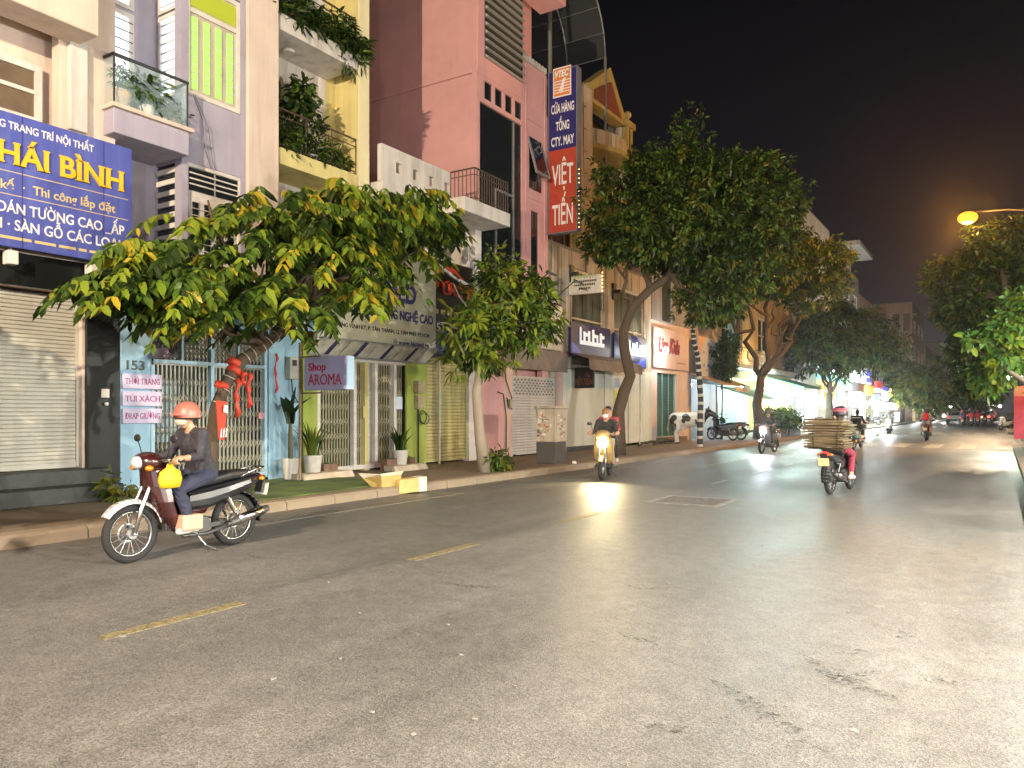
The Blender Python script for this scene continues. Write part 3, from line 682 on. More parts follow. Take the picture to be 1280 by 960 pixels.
mb = MB(); mb.obox((FX + .125, 20.36, 9.45), (0, 1, 0), (-.28, 0, 1), (1, 0, .28), .03, .63, .03); mb.obox((FX + .125, 21.14, 9.45), (0, 1, 0), (-.28, 0, 1), (1, 0, .28), .03, .63, .03); mb.obox((FX + .3, 20.75, 8.85), (0, 1, 0), (-.28, 0, 1), (1, 0, .28), .4, .03, .03); mb.build('frame', STEEL_G, w)
mb = MB(); mb.box(FX + .004, FX + .02, 20.38, 21.1, 8.4, 10.0); mb.build('window', GLASS_D, t)
mb = MB()
for y in (20.15, 21.3): mb.box(FX + .004, FX + .03, y, y + .05, 5.5, 12.2)
mb.box(FX + .004, FX + .028, 20.2, 21.3, 10.5, 10.55); mb.box(FX + .004, FX + .028, 20.2, 21.3, 8.1, 8.15); mb.build('moulding', P_PINK, t)
mb = MB(); mb.box(FX + .004, FX + .12, 17.62, 18.75, .12, 2.5); mb.box(FX + .004, FX + .1, 18.75, 18.98, 2.5, 3.3); mb.build('pilaster', P_PINK, t, bevel=.008)
boxes('door_pillar', [(FX + .004, FX + .11, 18.76, 19.25, .12, 3.25), (FX + .004, FX + .11, 22.0, 22.35, .12, 3.0)], plaster('pale_pink', (.62, .44, .38), .3, seed=19), t)
shutter(t, 19.3, 21.95, .2, 2.62, FX + .05, plaster('grey_shutter', (.46, .45, .42), .3, (.15, .13, .1), .45, .5, 23), .085, True)
t = thing('awning', 'long drab grey fabric awning above the grey roller shutter', 'awning', (FX, 21.5, 2.9))
mb = MB(); ya, yb = 18.8, 27.0
mb.box(FX + .13, FX + .16, ya, 22.6, 2.78, 3.42); mb.build('fascia', mat('awning_drab', (.22, .18, .155), .85, var=.3, scale=2), t)
mb = MB(); n = 24
for k in range(n):
    a = 22.6 + (yb - 22.6) * k / n; b = 22.6 + (yb - 22.6) * (k + 1) / n; s = .06 * abs(math.sin(k * .9)); s2 = .06 * abs(math.sin((k + 1) * .9))
    mb.quad((FX + .1, a, 3.5), (FX + .95, a, 3.22), (FX + .95, b, 3.22), (FX + .1, b, 3.5)); mb.quad((FX + .95, a, 3.22), (FX + .98, a, 2.9 - s), (FX + .98, b, 2.9 - s2), (FX + .95, b, 3.22))
mb.build('canvas', mat('awning_drab', (.22, .18, .155), .85), t)
# ---------------------------------------------------------------- F: weathered glass-fronted house
GLS_M = plaster('grimy_glass', (.11, .125, .10), .7, (.02, .025, .02), .16, .9, 24)
t = shell('shophouse', 'weathered cream house with grimy glass bays and two blue boards', 21.56, 30.2, 6.95, P_CREAM, [(23.2, 25.75, 3.0, 6.4), (26.6, 29.5, 3.0, 6.25), (22.4, 29.9, .12, 2.95)], recess=.5)
for (a, b, z) in ((23.2, 25.75, 6.4), (26.6, 29.5, 6.25)):
    window(t, a, b, 3.0, z, FX - .06, mat('cream_frame', (.5, .44, .33), .6, var=.3), GLS_M, 1, 2, .1, .06)
mb = MB(); mb.box(FX + .004, FX + .05, 22.6, 25.6, .3, 2.92, 0); mb.box(FX + .004, FX + .09, 25.62, 26.35, .12, 3.2, 0); mb.box(FX + .004, FX + .05, 26.37, 28.9, .25, 3.0, 0); mb.box(FX + .004, FX + .1, 28.95, 30.1, .12, 3.1, 0); mb.box(FX + .004, FX + .12, 22.35, 22.58, .12, 3.0, 0)
mb.build('shop_panel', plaster('white_panel', (.60, .64, .58), .15, seed=25), t, bevel=.005)
mb = MB()
for y in (27.75,): mb.box(FX + .052, FX + .06, y, y + .03, .25, 3.0)
mb.box(FX + .052, FX + .07, 22.6, 25.6, .14, .3); mb.build('seam', STEEL_D, t)
mb = MB(); mb.box(FX + .055, FX + .062, 26.45, 27.15, 1.0, 2.3, 0); mb.box(FX + .055, FX + .062, 26.55, 26.95, 2.4, 2.75, 1); mb.box(FX + .0625, FX + .066, 26.55, 27.05, 1.5, 1.62, 2); mb.box(FX + .0625, FX + .066, 26.6, 27.0, 1.3, 1.42, 2); mb.box(FX + .0625, FX + .066, 26.5, 26.95, 1.05, 1.2, 3); mb.build('poster', [mat('poster_yellow', (.6, .6, .06), .6), mat('plate_blue', (.2, .28, .45), .5), mat('poster_red', (.45, .1, .05), .6), mat('poster_violet', (.3, .22, .5), .6)], t)
for (y, z) in ((23.0, 6.15), (26.4, 6.0)):
    mb = MB(); mb.box(FX + .005, FX + .08, y, y + .25, z - .3, z + .3); mb.box(FX + .08, FX + .3, y + .08, y + .17, z - .06, z + .06); mb.build('bracket', STEEL_D, t)
# arched roof canopy and the ornate house behind
t = thing('arched_canopy', 'arched translucent sheet canopy on steel posts over the roof terrace', 'canopy', (-14.5, 23.5, 6.95))
mb = MB(); n = 20; r_ = 3.1; cy, cz = 24.4, 15.4
pts = [(cy + r_ * math.cos(math.pi * k / n), cz + r_ * .95 * math.sin(math.pi * k / n)) for k in range(n + 1)]
for k in range(n):
    a, b = pts[k], pts[k + 1]; mb.quad((-20, a[0], a[1]), (-13.1, a[0], a[1]), (-13.1, b[0], b[1]), (-20, b[0], b[1]))
mb.build('sheet', mat('canopy_sheet', (.05, .055, .055), .5, alpha=.75), t)
mb = MB()
for x in (-13.1, -14.8, -16.5, -18.2): mb.tube([(x, *p) for p in pts], .03, 6)
for k in range(0, n + 1, 2): mb.bar((-20, *pts[k]), (-13.1, *pts[k]), .02, 5)
mb.build('rib', mat('canopy_steel', (.22, .23, .22), .5, .5), t)
mb = MB()
for x in (-13.1, -18.2):
    for y in (cy - r_, cy + r_): mb.bar((x, y, 6.95), (x, y, cz), .06)
mb.bar((-13.1, cy - 1.3, 6.95), (-13.1, cy - 1.3, cz + 2.6), .075); mb.build('post', mat('canopy_steel', (.22, .23, .22), .5, .5), t)

t = thing('ornate_house', 'tall ornate house with yellow curved balconies and a peaked gable', 'house', (-16, 27.3, 0))
P_YT = plaster('mustard_trim', (.36, .28, .10), .35, (.1, .07, .03), seed=27)
XO = -13.0
mb = MB(); mb.box(XO - 10, XO - .9, 24.4, 30.0, 6.9, 13.3); mb.box(XO - 10, XO - .02, 24.4, 26.2, 6.97, 13.6); mb.box(XO - .88, XO - .25, 29.4, 30.0, 6.97, 13.5); mb.build('wall', P_CREAM, t)
mb = MB()
for k in range(8): mb.box(XO - .018, XO - .008, 25.5, 26.2, 7.1 + k * .82, 7.86 + k * .82)
mb.build('tile_panel', plaster('pale_tile', (.48, .42, .36), .3, seed=28), t)
def arc_slab(z0, z1, bow, y0=26.25, y1=30.0, n=14):
    P = [(XO - .9, y0)] + [(XO - .3 + bow * math.sin(math.pi * k / n), y0 + (y1 - y0) * k / n) for k in range(n + 1)] + [(XO - .9, y1)]
    return [(x, y, z0) for x, y in P], (0, 0, z1 - z0)
for z in (6.98, 9.6, 11.6):
    p, d = arc_slab(z, z + .18, .75); MB().prism(p, d).build('balcony_slab', P_YT, t)
    p, d = arc_slab(z + .19, z + .75, .62); MB().prism(p, d).build('balcony_wall', P_CREAM, t)
mb = MB(); mb.prism([(XO - .1, 26.25, 13.3), (XO - .1, 29.9, 13.3), (XO - .1, 29.2, 13.9), (XO - .1, 28.0, 15.2), (XO - .1, 26.25, 14.0)], (-.5, 0, 0)); mb.build('gable', P_YT, t)
MB().prism([(XO - .08, 26.5, 13.45), (XO - .08, 29.0, 13.45), (XO - .08, 28.0, 14.6), (XO - .08, 26.5, 13.8)], (.02, 0, 0)).build('gable_panel', plaster('maroon_tile', (.16, .05, .03), .3, seed=29), t)
mb = MB(); mb.box(XO - .24, XO - .02, 29.45, 29.62, 12.3, 13.3); mb.box(XO - .24, XO - .02, 29.85, 30.0, 12.3, 13.3); mb.box(XO - .3, XO + .05, 29.3, 30.15, 13.3, 13.55); mb.ell((XO - .12, 29.7, 13.85), .16); mb.build('turret', P_YT, t)
mb = MB(); mb.torus((XO - .88, 28.3, 10.6), (1, 0, 0), .55, .07, 24, 6); mb.build('arch_window', P_YT, t); MB().ell((XO - .885, 28.3, 10.6), (.03, .48, .48)).build('window', GLASS_G, t)
mb = MB(); mb.box(XO - .87, XO - .84, 26.8, 28.9, 12.3, 13.25); mb.build('window', GLASS_D, t)
# ---------------------------------------------------------------- H: pink-white children's shop
t = shell('shophouse', 'pale pink shop with teal folding door under a dark grey upper floor', 30.22, 34.85, 8.2, plaster('shop_pinkwhite', (.62, .50, .46), .15, seed=31), [(30.9, 33.2, .4, 3.15)], recess=.5)
mb = MB(); mb.box(FX + .004, FX + .03, 30.25, 34.8, 5.35, 8.1); mb.build('cladding', P_GREY, t); MB().box(FX + .032, FX + .05, 31.4, 32.3, 5.4, 7.9).build('window', GLASS_G, t); MB().box(FX + .033, FX + .09, 32.3, 32.42, 5.4, 8.0).build('pipe', STEEL_G, t)
mb = MB(); n = 40
for k in range(n): mb.box(FX - .16, FX - .12 + .015 * (k % 2), 30.92, 33.18, .42 + k * .068, .42 + k * .068 + .062)
d = mb.build('folding_door', plaster('teal_paint', (.05, .15, .15), .3, seed=32, rough=.5), t)
mb = MB()
for y in (30.92, 31.66, 32.4, 33.1): mb.box(FX - .1, FX - .06, y, y + .05, .4, 3.15)
mb.build('stile', mat('teal_light', (.22, .34, .33), .5), d)
MB().box(FX + .003, FX + .45, 30.8, 33.4, .12, .38).build('step', PAVE, t)
# I: next shop with blue lit interior, then the corner cafe set back
t = shell('shophouse', 'narrow shop with blue lit interior below a picture billboard', 34.86, 39.2, 6.2, P_TAN, [(35.2, 38.9, .12, 3.0)], recess=2.0)
MB().box(FX - 1.99, FX - 1.9, 35.2, 38.9, .14, 3.0).build('lit_back_wall', mat('blue_lit_wall', (.25, .45, .75), .6), t)
light('shop_lamp', (FX - .7, 37, 2.7), 600, (.45, .7, 1.0), t, .1)
MB().ell((FX - .7, 37, 2.85), (.08, .3, .05)).build('tube_lamp', mat('white_lamp', (1, 1, 1), .5, emit=14, ecol=(.85, .95, 1)), t)
t = thing('awning', 'sloping tan sheet awning over the blue lit shop', 'awning', (FX, 37, 3))
MB().prism([(FX + .1, 34.9, 3.3), (FX + 1.6, 34.9, 2.75), (FX + 1.6, 34.9, 2.7), (FX + .1, 34.9, 3.25)], (0, 4.6, 0)).build('sheet', mat('awning_tan', (.4, .28, .2), .7, var=.2), t)
mb = MB(); mb.prism([(FX + 1.57, 36.9, 2.69), (FX + 1.6, 36.9, 2.69), (FX + 1.6, 36.9, 2.46), (FX + 1.57, 36.9, 2.46)], (0, 2.5, 0)); mb.build('valance', mat('valance_white', (.6, .58, .52), .8), t)
XC = -12.8
t = shell('cafe_building', 'ochre corner cafe building with balcony letters and lit ground floor', 39.6, 58, 9.6, P_OCHRE, [(41.5, 45.5, 5.0, 7.2), (49, 51.5, 5.2, 7.4), (40.2, 57.5, .12, 3.4)], X=XC, recess=3.0)
window(t, 41.5, 45.5, 5.0, 7.2, XC - .08, FR_W, GLASS_G, 4, 2, .1, .06); window(t, 49, 51.5, 5.2, 7.4, XC - .08, FR_W, GLASS_G, 2, 2, .1, .06)
MB().box(XC - .14, XC - .11, 43.0, 44.6, 5.1, 7.1).build('curtain', mat('curtain_teal', (.25, .5, .48), .8, emit=.2), t)
MB().box(XC + .004, XC + 1.0, 39.7, 57.5, 3.85, 4.1).build('balcony_slab', P_WHITE, t)
railing(t, [(XC + .95, 39.8), (XC + .95, 57.4)], 4.1, 5.0, STEEL_D, .35, r=.014)
MB().box(XC - 2.99, XC - 2.9, 40.2, 57.5, .14, 3.4).build('lit_back_wall', mat('cafe_wall', (.5, .66, .60), .7), t)
mb = MB(); mb.box(XC - 2.2, XC - 1.5, 42, 46.5, .14, 1.15); mb.box(XC - 2.6, XC - 2.2, 48, 52, .14, 2.0); mb.box(XC - 2.0, XC - 1.6, 43, 43.8, 1.15, 1.7); mb.build('counter', mat('counter_green', (.25, .42, .36), .5, var=.3), t)
for y in (42.5, 47.5, 52.5, 56.5):
    MB().ell((XC - .6, y, 3.05), (.1, .45, .06)).build('tube_lamp', mat('green_white_lamp', (1, 1, 1), .5, emit=26, ecol=(.85, 1, .93)), t); light('cafe_lamp', (XC - .6, y, 2.85), 680, (.66, 1.0, .92), t, .1)
MB().prism([(XC - .3, 56.5, 4.1), (XC + .3, 56.5, 4.1), (XC + .3, 57.4, 9.2), (XC - .3, 57.4, 9.2)], (0, .8, 0)).build('end_pier', P_GREY, t)
MB().obox((XC + .85, 46.5, 4.3), (0, 1, 0), (1, 0, 0), (0, 0, 1), .2, .1, .06).build('flood_lamp', STEEL_G, t); light('balcony_lamp', (XC + .75, 46.5, 4.45), 260, (1, .72, .4), t, .1)  # unseen balcony lamp added to brighten the ochre wall
t = thing('awning', 'teal striped awning on the cafe front', 'awning', (XC, 44, 3)); mb = MB(); n = 24; ya, yb = 40.2, 49.5
for k in range(n):
    a = ya + (yb - ya) * k / n; b = ya + (yb - ya) * (k + 1) / n
    mb.prism([(XC + .1, a, 2.85), (XC + 2.2, a, 2.2), (XC + 2.2, a, 2.16), (XC + .1, a, 2.81)], (0, b - a - .002, 0), k % 2)
mb.build('canvas', [mat('teal_stripe', (.08, .42, .40), .7), mat('pale_stripe', (.45, .62, .58), .7)], t)
t = thing('awning', 'broad green sheet canopy lit from below beside the cafe', 'canopy', (XC, 54, 3)); mb = MB()
mb.prism([(XC + .1, 50.0, 3.75), (XC + 2.6, 50.0, 3.0), (XC + 2.6, 50.0, 2.95), (XC + .1, 50.0, 3.7)], (0, 8, 0)); mb.build('sheet', mat('canopy_green', (.12, .42, .30), .6), t)
mb = MB()
for y in (50.2, 54, 57.8): mb.bar((XC + 2.5, y, .14), (XC + 2.5, y, 2.98), .035)
mb.build('post', STEEL_G, t)
# ---------------------------------------------------------------- night haze in the air
HZ = MB().box(-130, 70, -60, 560, -1.5, 40)
m = bpy.data.materials.new('haze'); m.use_nodes = True; N = m.node_tree.nodes; N.remove(N['Principled BSDF']); v = N.new('ShaderNodeVolumePrincipled'); v.inputs['Density'].default_value = .0004; v.inputs['Color'].default_value = (.9, .9, .92, 1); v.inputs['Anisotropy'].default_value = .88
m.node_tree.links.new(v.outputs[0], N['Material Output'].inputs['Volume'])
tag(HZ.build('haze', m), kind='stuff')
# ================================================================ signs
YELLOW_T = mat('sign_yellow', (.75, .46, .02), .45); PALEY_T = mat('sign_pale_yellow', (.62, .50, .22), .5); RED_T = mat('sign_red', (.42, .025, .02), .5); BLACK_T = mat('sign_black', (.015, .015, .018), .5)
NAVY_T = mat('sign_navy', (.03, .025, .14), .5); MAG_T = mat('sign_magenta', (.26, .02, .12), .5); CRIM_T = mat('sign_crimson', (.30, .01, .03), .5)
def boxes(name, L, m, par, **k):
    for b in L: MB().box(*b).build(name, m, par, **k)
def on(par, s, y0, y1, z, cap, X, m, **k): return text('lettering', s, m, par, (X + .003, (y0 + y1) / 2, z), U, NX, cap, y1 - y0, **k)
# blue board
BX = FX + .32
t = sign('shop_sign', 'large faded blue board with yellow letters above the cream roller shutter', 2.4, Yx(165, BX), 3.86, 5.78, BX, .1, plaster('blue_board', (.075, .095, .36), .35, (.12, .16, .45), .4, .9, 41), fm=None)
def bl(s, a, b, z, cap, m, **k): on(t, s, Yx(a, BX), Yx(b, BX), z, cap, BX, m, **k)
bl('HÀNG TRANG TRÍ NỘI THẤT', -27, 117, 5.6, .105, WHITE_T, bold=.012); bl('THÁI BÌNH', -32, 153, 5.2, .30, YELLOW_T, bold=.02, depth=.03, serif=.05)
bl('Thiết kế  ·  Thi công lắp đặt', -46, 144, 4.74, .125, PALEY_T, bold=.014); bl('GIẤY DÁN TƯỜNG CAO _ẤP', -50, 155, 4.42, .145, WHITE_T, bold=.014); bl('RÈM · SÀN GỖ CÁC LOẠI', -30, 150, 4.18, .145, WHITE_T, bold=.014)
mb = MB(); y0 = 3.2
for w_ in (.3, .1, .22, .35, .12, .5, .1, .08, .42, .3, .25, .12, .36): mb.box(BX + .002, BX + .004, y0, y0 + w_, 3.97, 4.01); y0 += w_ + .045
mb.build('fine_print', PALEY_T, t)
mb = MB()
for z in (4.93, 4.60): mb.box(BX + .001, BX + .003, 4.3, Yx(160, BX), z, z + .012)
mb.build('rule_line', PALEY_T, t)
mb = MB()
for a in (6.82, 5.62): mb.box(BX + .001, BX + .004, a, a + .012, 3.87, 5.77)
mb.build('panel_seam', NAVY_T, t)
for k, a in enumerate((5.52, 6.7)):
    o = thing('flood_lamp', ['white square flood lamp under the blue board, at its left half', 'white square flood lamp under the blue board, near the black granite'][k], 'lamp', (BX - .1, a, 3.62), 'lamps under the blue board')
    MB().box(BX - .2, BX - .02, a - .07, a + .07, 3.62, 3.82).build('housing', mat('lamp_white', (.7, .68, .6), .4), o, bevel=.01); MB().bar((BX - .1, a, 3.82), (BX - .1, a, 3.88), .015).build('bracket', STEEL_G, o)
# number and three plates
t = thing('house_number', 'dark house number 153 on the pale blue shop pillar', 'house number', (FX + .06, 7.45, 2.2)); text('lettering', '153', mat('number_dark', (.08, .09, .06), .5), t, (FX + .06, 7.52, 2.27), U, NX, .15, .32, bold=.02)
for k, s in enumerate(('THỜI TRANG', 'TÚI XÁCH', 'ĐRAP GIƯỜNG')):
    z = 2.0 - k * .29
    t = sign('shop_plate', ['pale violet plate reading THỜI TRANG, topmost of three', 'pale violet plate reading TÚI XÁCH, middle of three', 'pale violet plate reading ĐRAP GIƯỜNG, lowest of three'][k], 7.27, 7.97, z - .125, z + .125, FX + .1, .03, mat('plate_violet', (.50, .46, .62), .5), 'plates on the pale blue pillar')
    on(t, s, 7.31, 7.93, z, .095, FX + .1, MAG_T, bold=0, depth=.003, serif=.045)
# little house shaped sign
hy = 7.75
t = thing('house_shaped_sign', 'small mauve house-shaped board reading AROMA hanging from an iron bracket', 'sign', (FX + .4, hy, 2.6))
x0 = FX + .12; x1 = FX + .62
P = [(x0, hy, 2.4), (x1, hy, 2.4), (x1, hy, 2.78), (x1 + .06, hy, 2.76), ((x0 + x1) / 2, hy, 3.05), (x0 - .05, hy, 2.76), (x0, hy, 2.78)]
MB().prism(P, (0, .16, 0)).build('board', [mat('mauve_board', (.34, .26, .30), .7, var=.2)], t)
mb = MB(); mb.obox((x1 + .02 - .13, hy + .08, 2.94), (1, 0, -.9), (0, 1, 0), (.9, 0, 1), .22, .1, .012); mb.obox((x0 - .02 + .14, hy + .08, 2.94), (1, 0, .9), (0, 1, 0), (-.9, 0, 1), .22, .1, .012); mb.box(x1 + .002, x1 + .012, hy, hy + .16, 2.4, 2.76); mb.build('roof', mat('mauve_dark', (.05, .04, .05), .6), t)
text('lettering', 'AROMA', BLACK_T, t, ((x0 + x1) / 2, hy - .003, 2.62), U2, NY, .12, .42, bold=0, serif=.045)
mb = MB(); mb.bar((FX, hy + .08, 2.9), (x0, hy + .08, 2.9), .012); mb.bar((FX, hy + .08, 2.5), (x0, hy + .08, 2.5), .012); mb.bar((FX + .05, hy + .08, 2.3), (FX + .05, hy + .08, 3.0), .014); mb.build('bracket', STEEL_D, t)
# Shop AROMA light box on its post
ay = 10.35; x0, z0 = onY(380, 488, ay); x1, z1 = onY(433, 444, ay)
t = thing('projecting_sign', 'violet box sign reading Shop AROMA on a thin post', 'sign', ((x0 + x1) / 2, ay, z0))
MB().box(x0, x1, ay, ay + .2, z0, z1).build('box', mat('violet_face', (.33, .33, .52), .5, var=.12, scale=2), t, bevel=.008)
MB().box(x1 + .002, x1 + .012, ay + .012, ay + .188, z0 + .012, z1 - .012).build('side_face', mat('pale_blue_side', (.42, .6, .75), .5), t)
text('lettering', 'Shop', CRIM_T, t, (x0 + .36, ay - .003, z1 - .19), U2, NY, .14, .46, bold=.015, serif=.045); text('lettering', 'AROMA', CRIM_T, t, ((x0 + x1) / 2, ay - .003, z0 + .2), U2, NY, .2, .88, bold=0, serif=.045)
mb = MB(); mb.bar((x0 - .25, ay + .1, z1 + .02), (x0 + .35, ay + .1, z1 + .02), .015); mb.bar((x0 - .25, ay + .1, z0 - .05), (x0 + .4, ay + .1, z0 - .05), .015); mb.bar((x0 - .22, ay + .1, .14), (x0 - .22, ay + .1, z1 + .3), .028); mb.build('post', mat('rusty_post', (.2, .13, .09), .7, var=.4), t)
# clinic board
CX = FX + .42
y0, y1 = 11.25, Yx(545, CX)
t = sign('shop_sign', 'pale cream clinic board with navy letters and web address', y0, y1, Zx(545, 440, CX), Zx(545, 331, CX), CX, .12, plaster('cream_board', (.60, .58, .42), .22, (.4, .34, .15), .5, .6, 42), fm=None)
on(t, 'HKMED', Yx(455, CX), Yx(520, CX), 4.28, .42, CX, NAVY_T, bold=.04); on(t, 'THẨM MỸ CÔNG NGHỆ CAO', Yx(425, CX), Yx(541, CX), Zx(505, 395, CX), .2, CX, NAVY_T, bold=.035)
on(t, 'TRƯƠNG VĨNH KÝ, P. TÂN THÀNH, Q. TÂN PHÚ, TP.HCM', Yx(412, CX), Yx(536, CX), Zx(505, 416, CX), .085, CX, BLACK_T, bold=.012); on(t, 'www.hkmed.vn', Yx(498, CX), Yx(536, CX), Zx(518, 430, CX), .105, CX, NAVY_T, bold=.02)
mb = MB(); yy, zz = onX(494, 427, CX); mb.torus((CX + .005, yy, zz), (1, 0, 0), .06, .007, 18, 4); mb.torus((CX + .005, yy, zz), (1, 0, 0), .03, .005, 14, 4); mb.box(CX + .002, CX + .008, yy - .06, yy + .06, zz - .005, zz + .005); mb.build('globe_icon', NAVY_T, t)
# dark board with red letters
DX = FX + .12
t = sign('shop_sign', 'dark brown board with raised red letters and a red swoosh', 15.3, 18.6, 3.62, 5.4, DX, .06, mat('dark_board', (.02, .012, .01), .35, var=.2))
on(t, 'ĐỨC PHÁT', Yx(536, DX), Yx(622, DX), Zx(575, 366, DX), .27, DX, mat('letter_red', (.55, .06, .03), .45), bold=.03, depth=.05); on(t, '157', 15.45, 15.98, Zx(549, 409, DX), .2, DX, WHITE_T, bold=.02)
mb = MB()
for k in range(14):
    a, b = k / 14, (k + 1) / 14
    def pz(q, d): return 4.78 + .42 * math.sin(q * math.pi) * (1 - .3 * q) + d
    mb.prism([(DX + .004, 15.35 + a * 1.5, pz(a, 0)), (DX + .004, 15.35 + b * 1.5, pz(b, 0)), (DX + .004, 15.35 + b * 1.5, pz(b, .16)), (DX + .004, 15.35 + a * 1.5, pz(a, .16))], (.03, 0, 0), 0)
    mb.prism([(DX + .006, 15.5 + a * 2, 5.25 - .75 * a + .3 * a * a), (DX + .006, 15.5 + b * 2, 5.25 - .75 * b + .3 * b * b), (DX + .006, 15.5 + b * 2, 5.33 - .75 * b + .3 * b * b), (DX + .006, 15.5 + a * 2, 5.33 - .75 * a + .3 * a * a)], (.05, 0, 0), 1)
mb.build('swoosh', [mat('letter_red', (.45, .06, .03)), WHITE_T], t)
mb = MB()
for k in range(5): mb.box(DX + .001, DX + .006, 15.5 + k * .28, 15.68 + k * .28, 4.0, 4.12)
mb.build('small_print', PALEY_T, t)
# white board with rows of black text beside it (only partly legible in the photo)
EX = FX + .14
t = sign('shop_sign', 'off-white board with rows of black print above the drab awning', 18.9, 22.25, 3.5, 4.92, EX, .05, plaster('white_board', (.60, .57, .48), .2, seed=43), fm=mat('sign_edge', (.35, .34, .3), .5))
mb = MB(); rr = random.Random(3)
for r_, (z, h_) in enumerate(((4.28, .2), (4.0, .15), (3.68, .13))):
    y = 19.2
    while y < 22.1:
        w_ = rr.uniform(.12, .3)
        n = int(w_ / .07) + 1
        for q in range(n): mb.box(EX + .001, EX + .005, y + q * .07, y + q * .07 + .045, z, z + h_ * rr.choice((1, .8, 1)))
        y += n * .07 + .1
mb.build('print_row', BLACK_T, t)
# tall vertical board over the pavement
vy = 21.5; x0, zt = onY(683, 93, vy); x1, zb = onY(720, 291, vy); x0, x1 = -12.22, -11.24; zb = 7.2; zm = onY(700, 187, vy)[1]
t = thing('vertical_sign', 'tall vertical blue and red board reading VIỆT TIẾN projecting from the cream house', 'sign', (x0, vy, zb))
mb = MB(); mb.box(x0, x1, vy, vy + .28, zb, zm, 1); mb.box(x0, x1, vy, vy + .28, zm + .002, zt, 0)
mb.build('panel', [mat('board_navy', (.018, .018, .13), .45, var=.15), mat('board_red', (.40, .055, .025), .45, var=.15)], t)
mb = MB(); f = .03
mb.box(x0 - f, x0, vy - .012, vy + .29, zb - f, zt + f); mb.box(x1, x1 + f, vy - .012, vy + .29, zb - f, zt + f); mb.box(x0, x1, vy - .012, vy + .29, zb - f, zb); mb.box(x0, x1, vy - .012, vy + .29, zt, zt + f)
for z in (8, 10, 12): mb.bar((FX - .1, vy + .15, z), (x0, vy + .15, z), .03)
mb.build('frame', mat('sign_frame_grey', (.22, .23, .27), .4, .4), t)
xc = (x0 + x1) / 2
def vt(s, py, cap, w, **k): text('lettering', s, WHITE_T, t, (xc, vy - .003, onY(702, py, vy)[1]), U2, NY, cap, w, **k)
vt('CỬA HÀNG', 135, .27, .82, bold=.02); vt('TỔNG', 157, .27, .48, bold=.02); vt('CTY. MAY', 176, .27, .82, bold=.02); vt('VIỆT', 218, .62, .76, bold=.012); vt('TIẾN', 268, .62, .74, bold=.012)
lz = onY(700, 103, vy)[1]
mb = MB(); mb.box(x0 + .15, x1 - .18, vy - .012, vy - .001, lz - .47, lz + .47, 0); mb.box(x0 + .19, x1 - .22, vy - .02, vy - .0125, lz - .43, lz + .43, 1); mb.build('emblem', [WHITE_T, mat('emblem_orange', (.62, .22, .05), .5)], t)
mb = MB()
for k in range(5): mb.box(x0 + .2, x1 - .23, vy - .024, vy - .0205, lz - .34 + k * .09, lz - .31 + k * .09)
mb.prism([(xc - .12, vy - .03, lz - .3), (xc + .02, vy - .03, lz - .3), (xc + .12, vy - .03, lz + .1), (xc + .03, vy - .03, lz + .1)], (0, .005, 0)); mb.build('emblem_mark', WHITE_T, t)
text('lettering', 'VTEC', WHITE_T, t, (xc - .01, vy - .026, lz + .26), U2, NY, .2, .5, bold=.04, slant=.25)
mb = MB()
for k in range(14): mb.ell((x1 + .045, vy + .1, zb + .1 + k * .14), .022, 6, 4)
mb.build('bulb', mat('warm_bulb', (1, .7, .3), .5, emit=2.0, ecol=(1, .6, .2)), t)
# small white projecting board
sy = 23.0; x0, z0 = onY(711, 369, sy); x1, z1 = onY(751, 342, sy)
t = thing('projecting_sign', 'small white board with green script sticking out from the glass bay', 'sign', (x0, sy, z0)); MB().box(x0, x1, sy, sy + .14, z0, z1).build('panel', plaster('white_board', (.60, .57, .48), .2, seed=43), t, bevel=.008)
mb = MB(); rr = random.Random(9)
for k, (z, w_) in enumerate(((.42, .95), (.3, .8), (.18, .45))):
    q = (x1 - x0) / 2 + x0 - w_ / 2 * .95
    while q < (x1 + x0) / 2 + w_ / 2 * .95: mb.box(q, q + .045, sy - .005, sy - .001, z0 + z - .03, z0 + z + .035); q += .065
mb.build('print_row', BLACK_T, t)
mb = MB(); q = x0 + .15
for k in range(8): mb.tube([(q, sy - .004, z0 + .52 + .03 * (k % 2)), (q + .05, sy - .004, z0 + .66), (q + .09, sy - .004, z0 + .53)], .014, 5); q += .11
mb.build('script_lettering', mat('script_green', (.25, .33, .08), .5), t)
mb = MB()
for k in range(6): mb.ell((x1 + .03, sy + .06, z0 + .06 + k * .12), .03, 6, 4)
mb.build('bulb', mat('warm_bulb', (1, .7, .3), .5, emit=2.0, ecol=(1, .6, .2)), t)
for k, (yy, zz) in enumerate(((19.9, 4.96), (21.6, 4.96))):
    o = thing('spot_lamp', ['dark angled spot lamp on a thin arm behind the small tree', 'dark angled spot lamp on a thin arm beside the small white board'][k], 'lamp', (FX, yy, zz), 'arm lamps above the off-white board')
    mb = MB(); mb.bar((FX + .05, yy, zz), (FX + .75, yy + .4, zz + .75), .018); mb.build('arm', STEEL_D, o); MB().obox((FX + .85, yy + .44, zz + .7), (1, .4, -.5), (-.4, 1, 0), (.5, 0, 1), .16, .09, .03).build('head', STEEL_D, o)
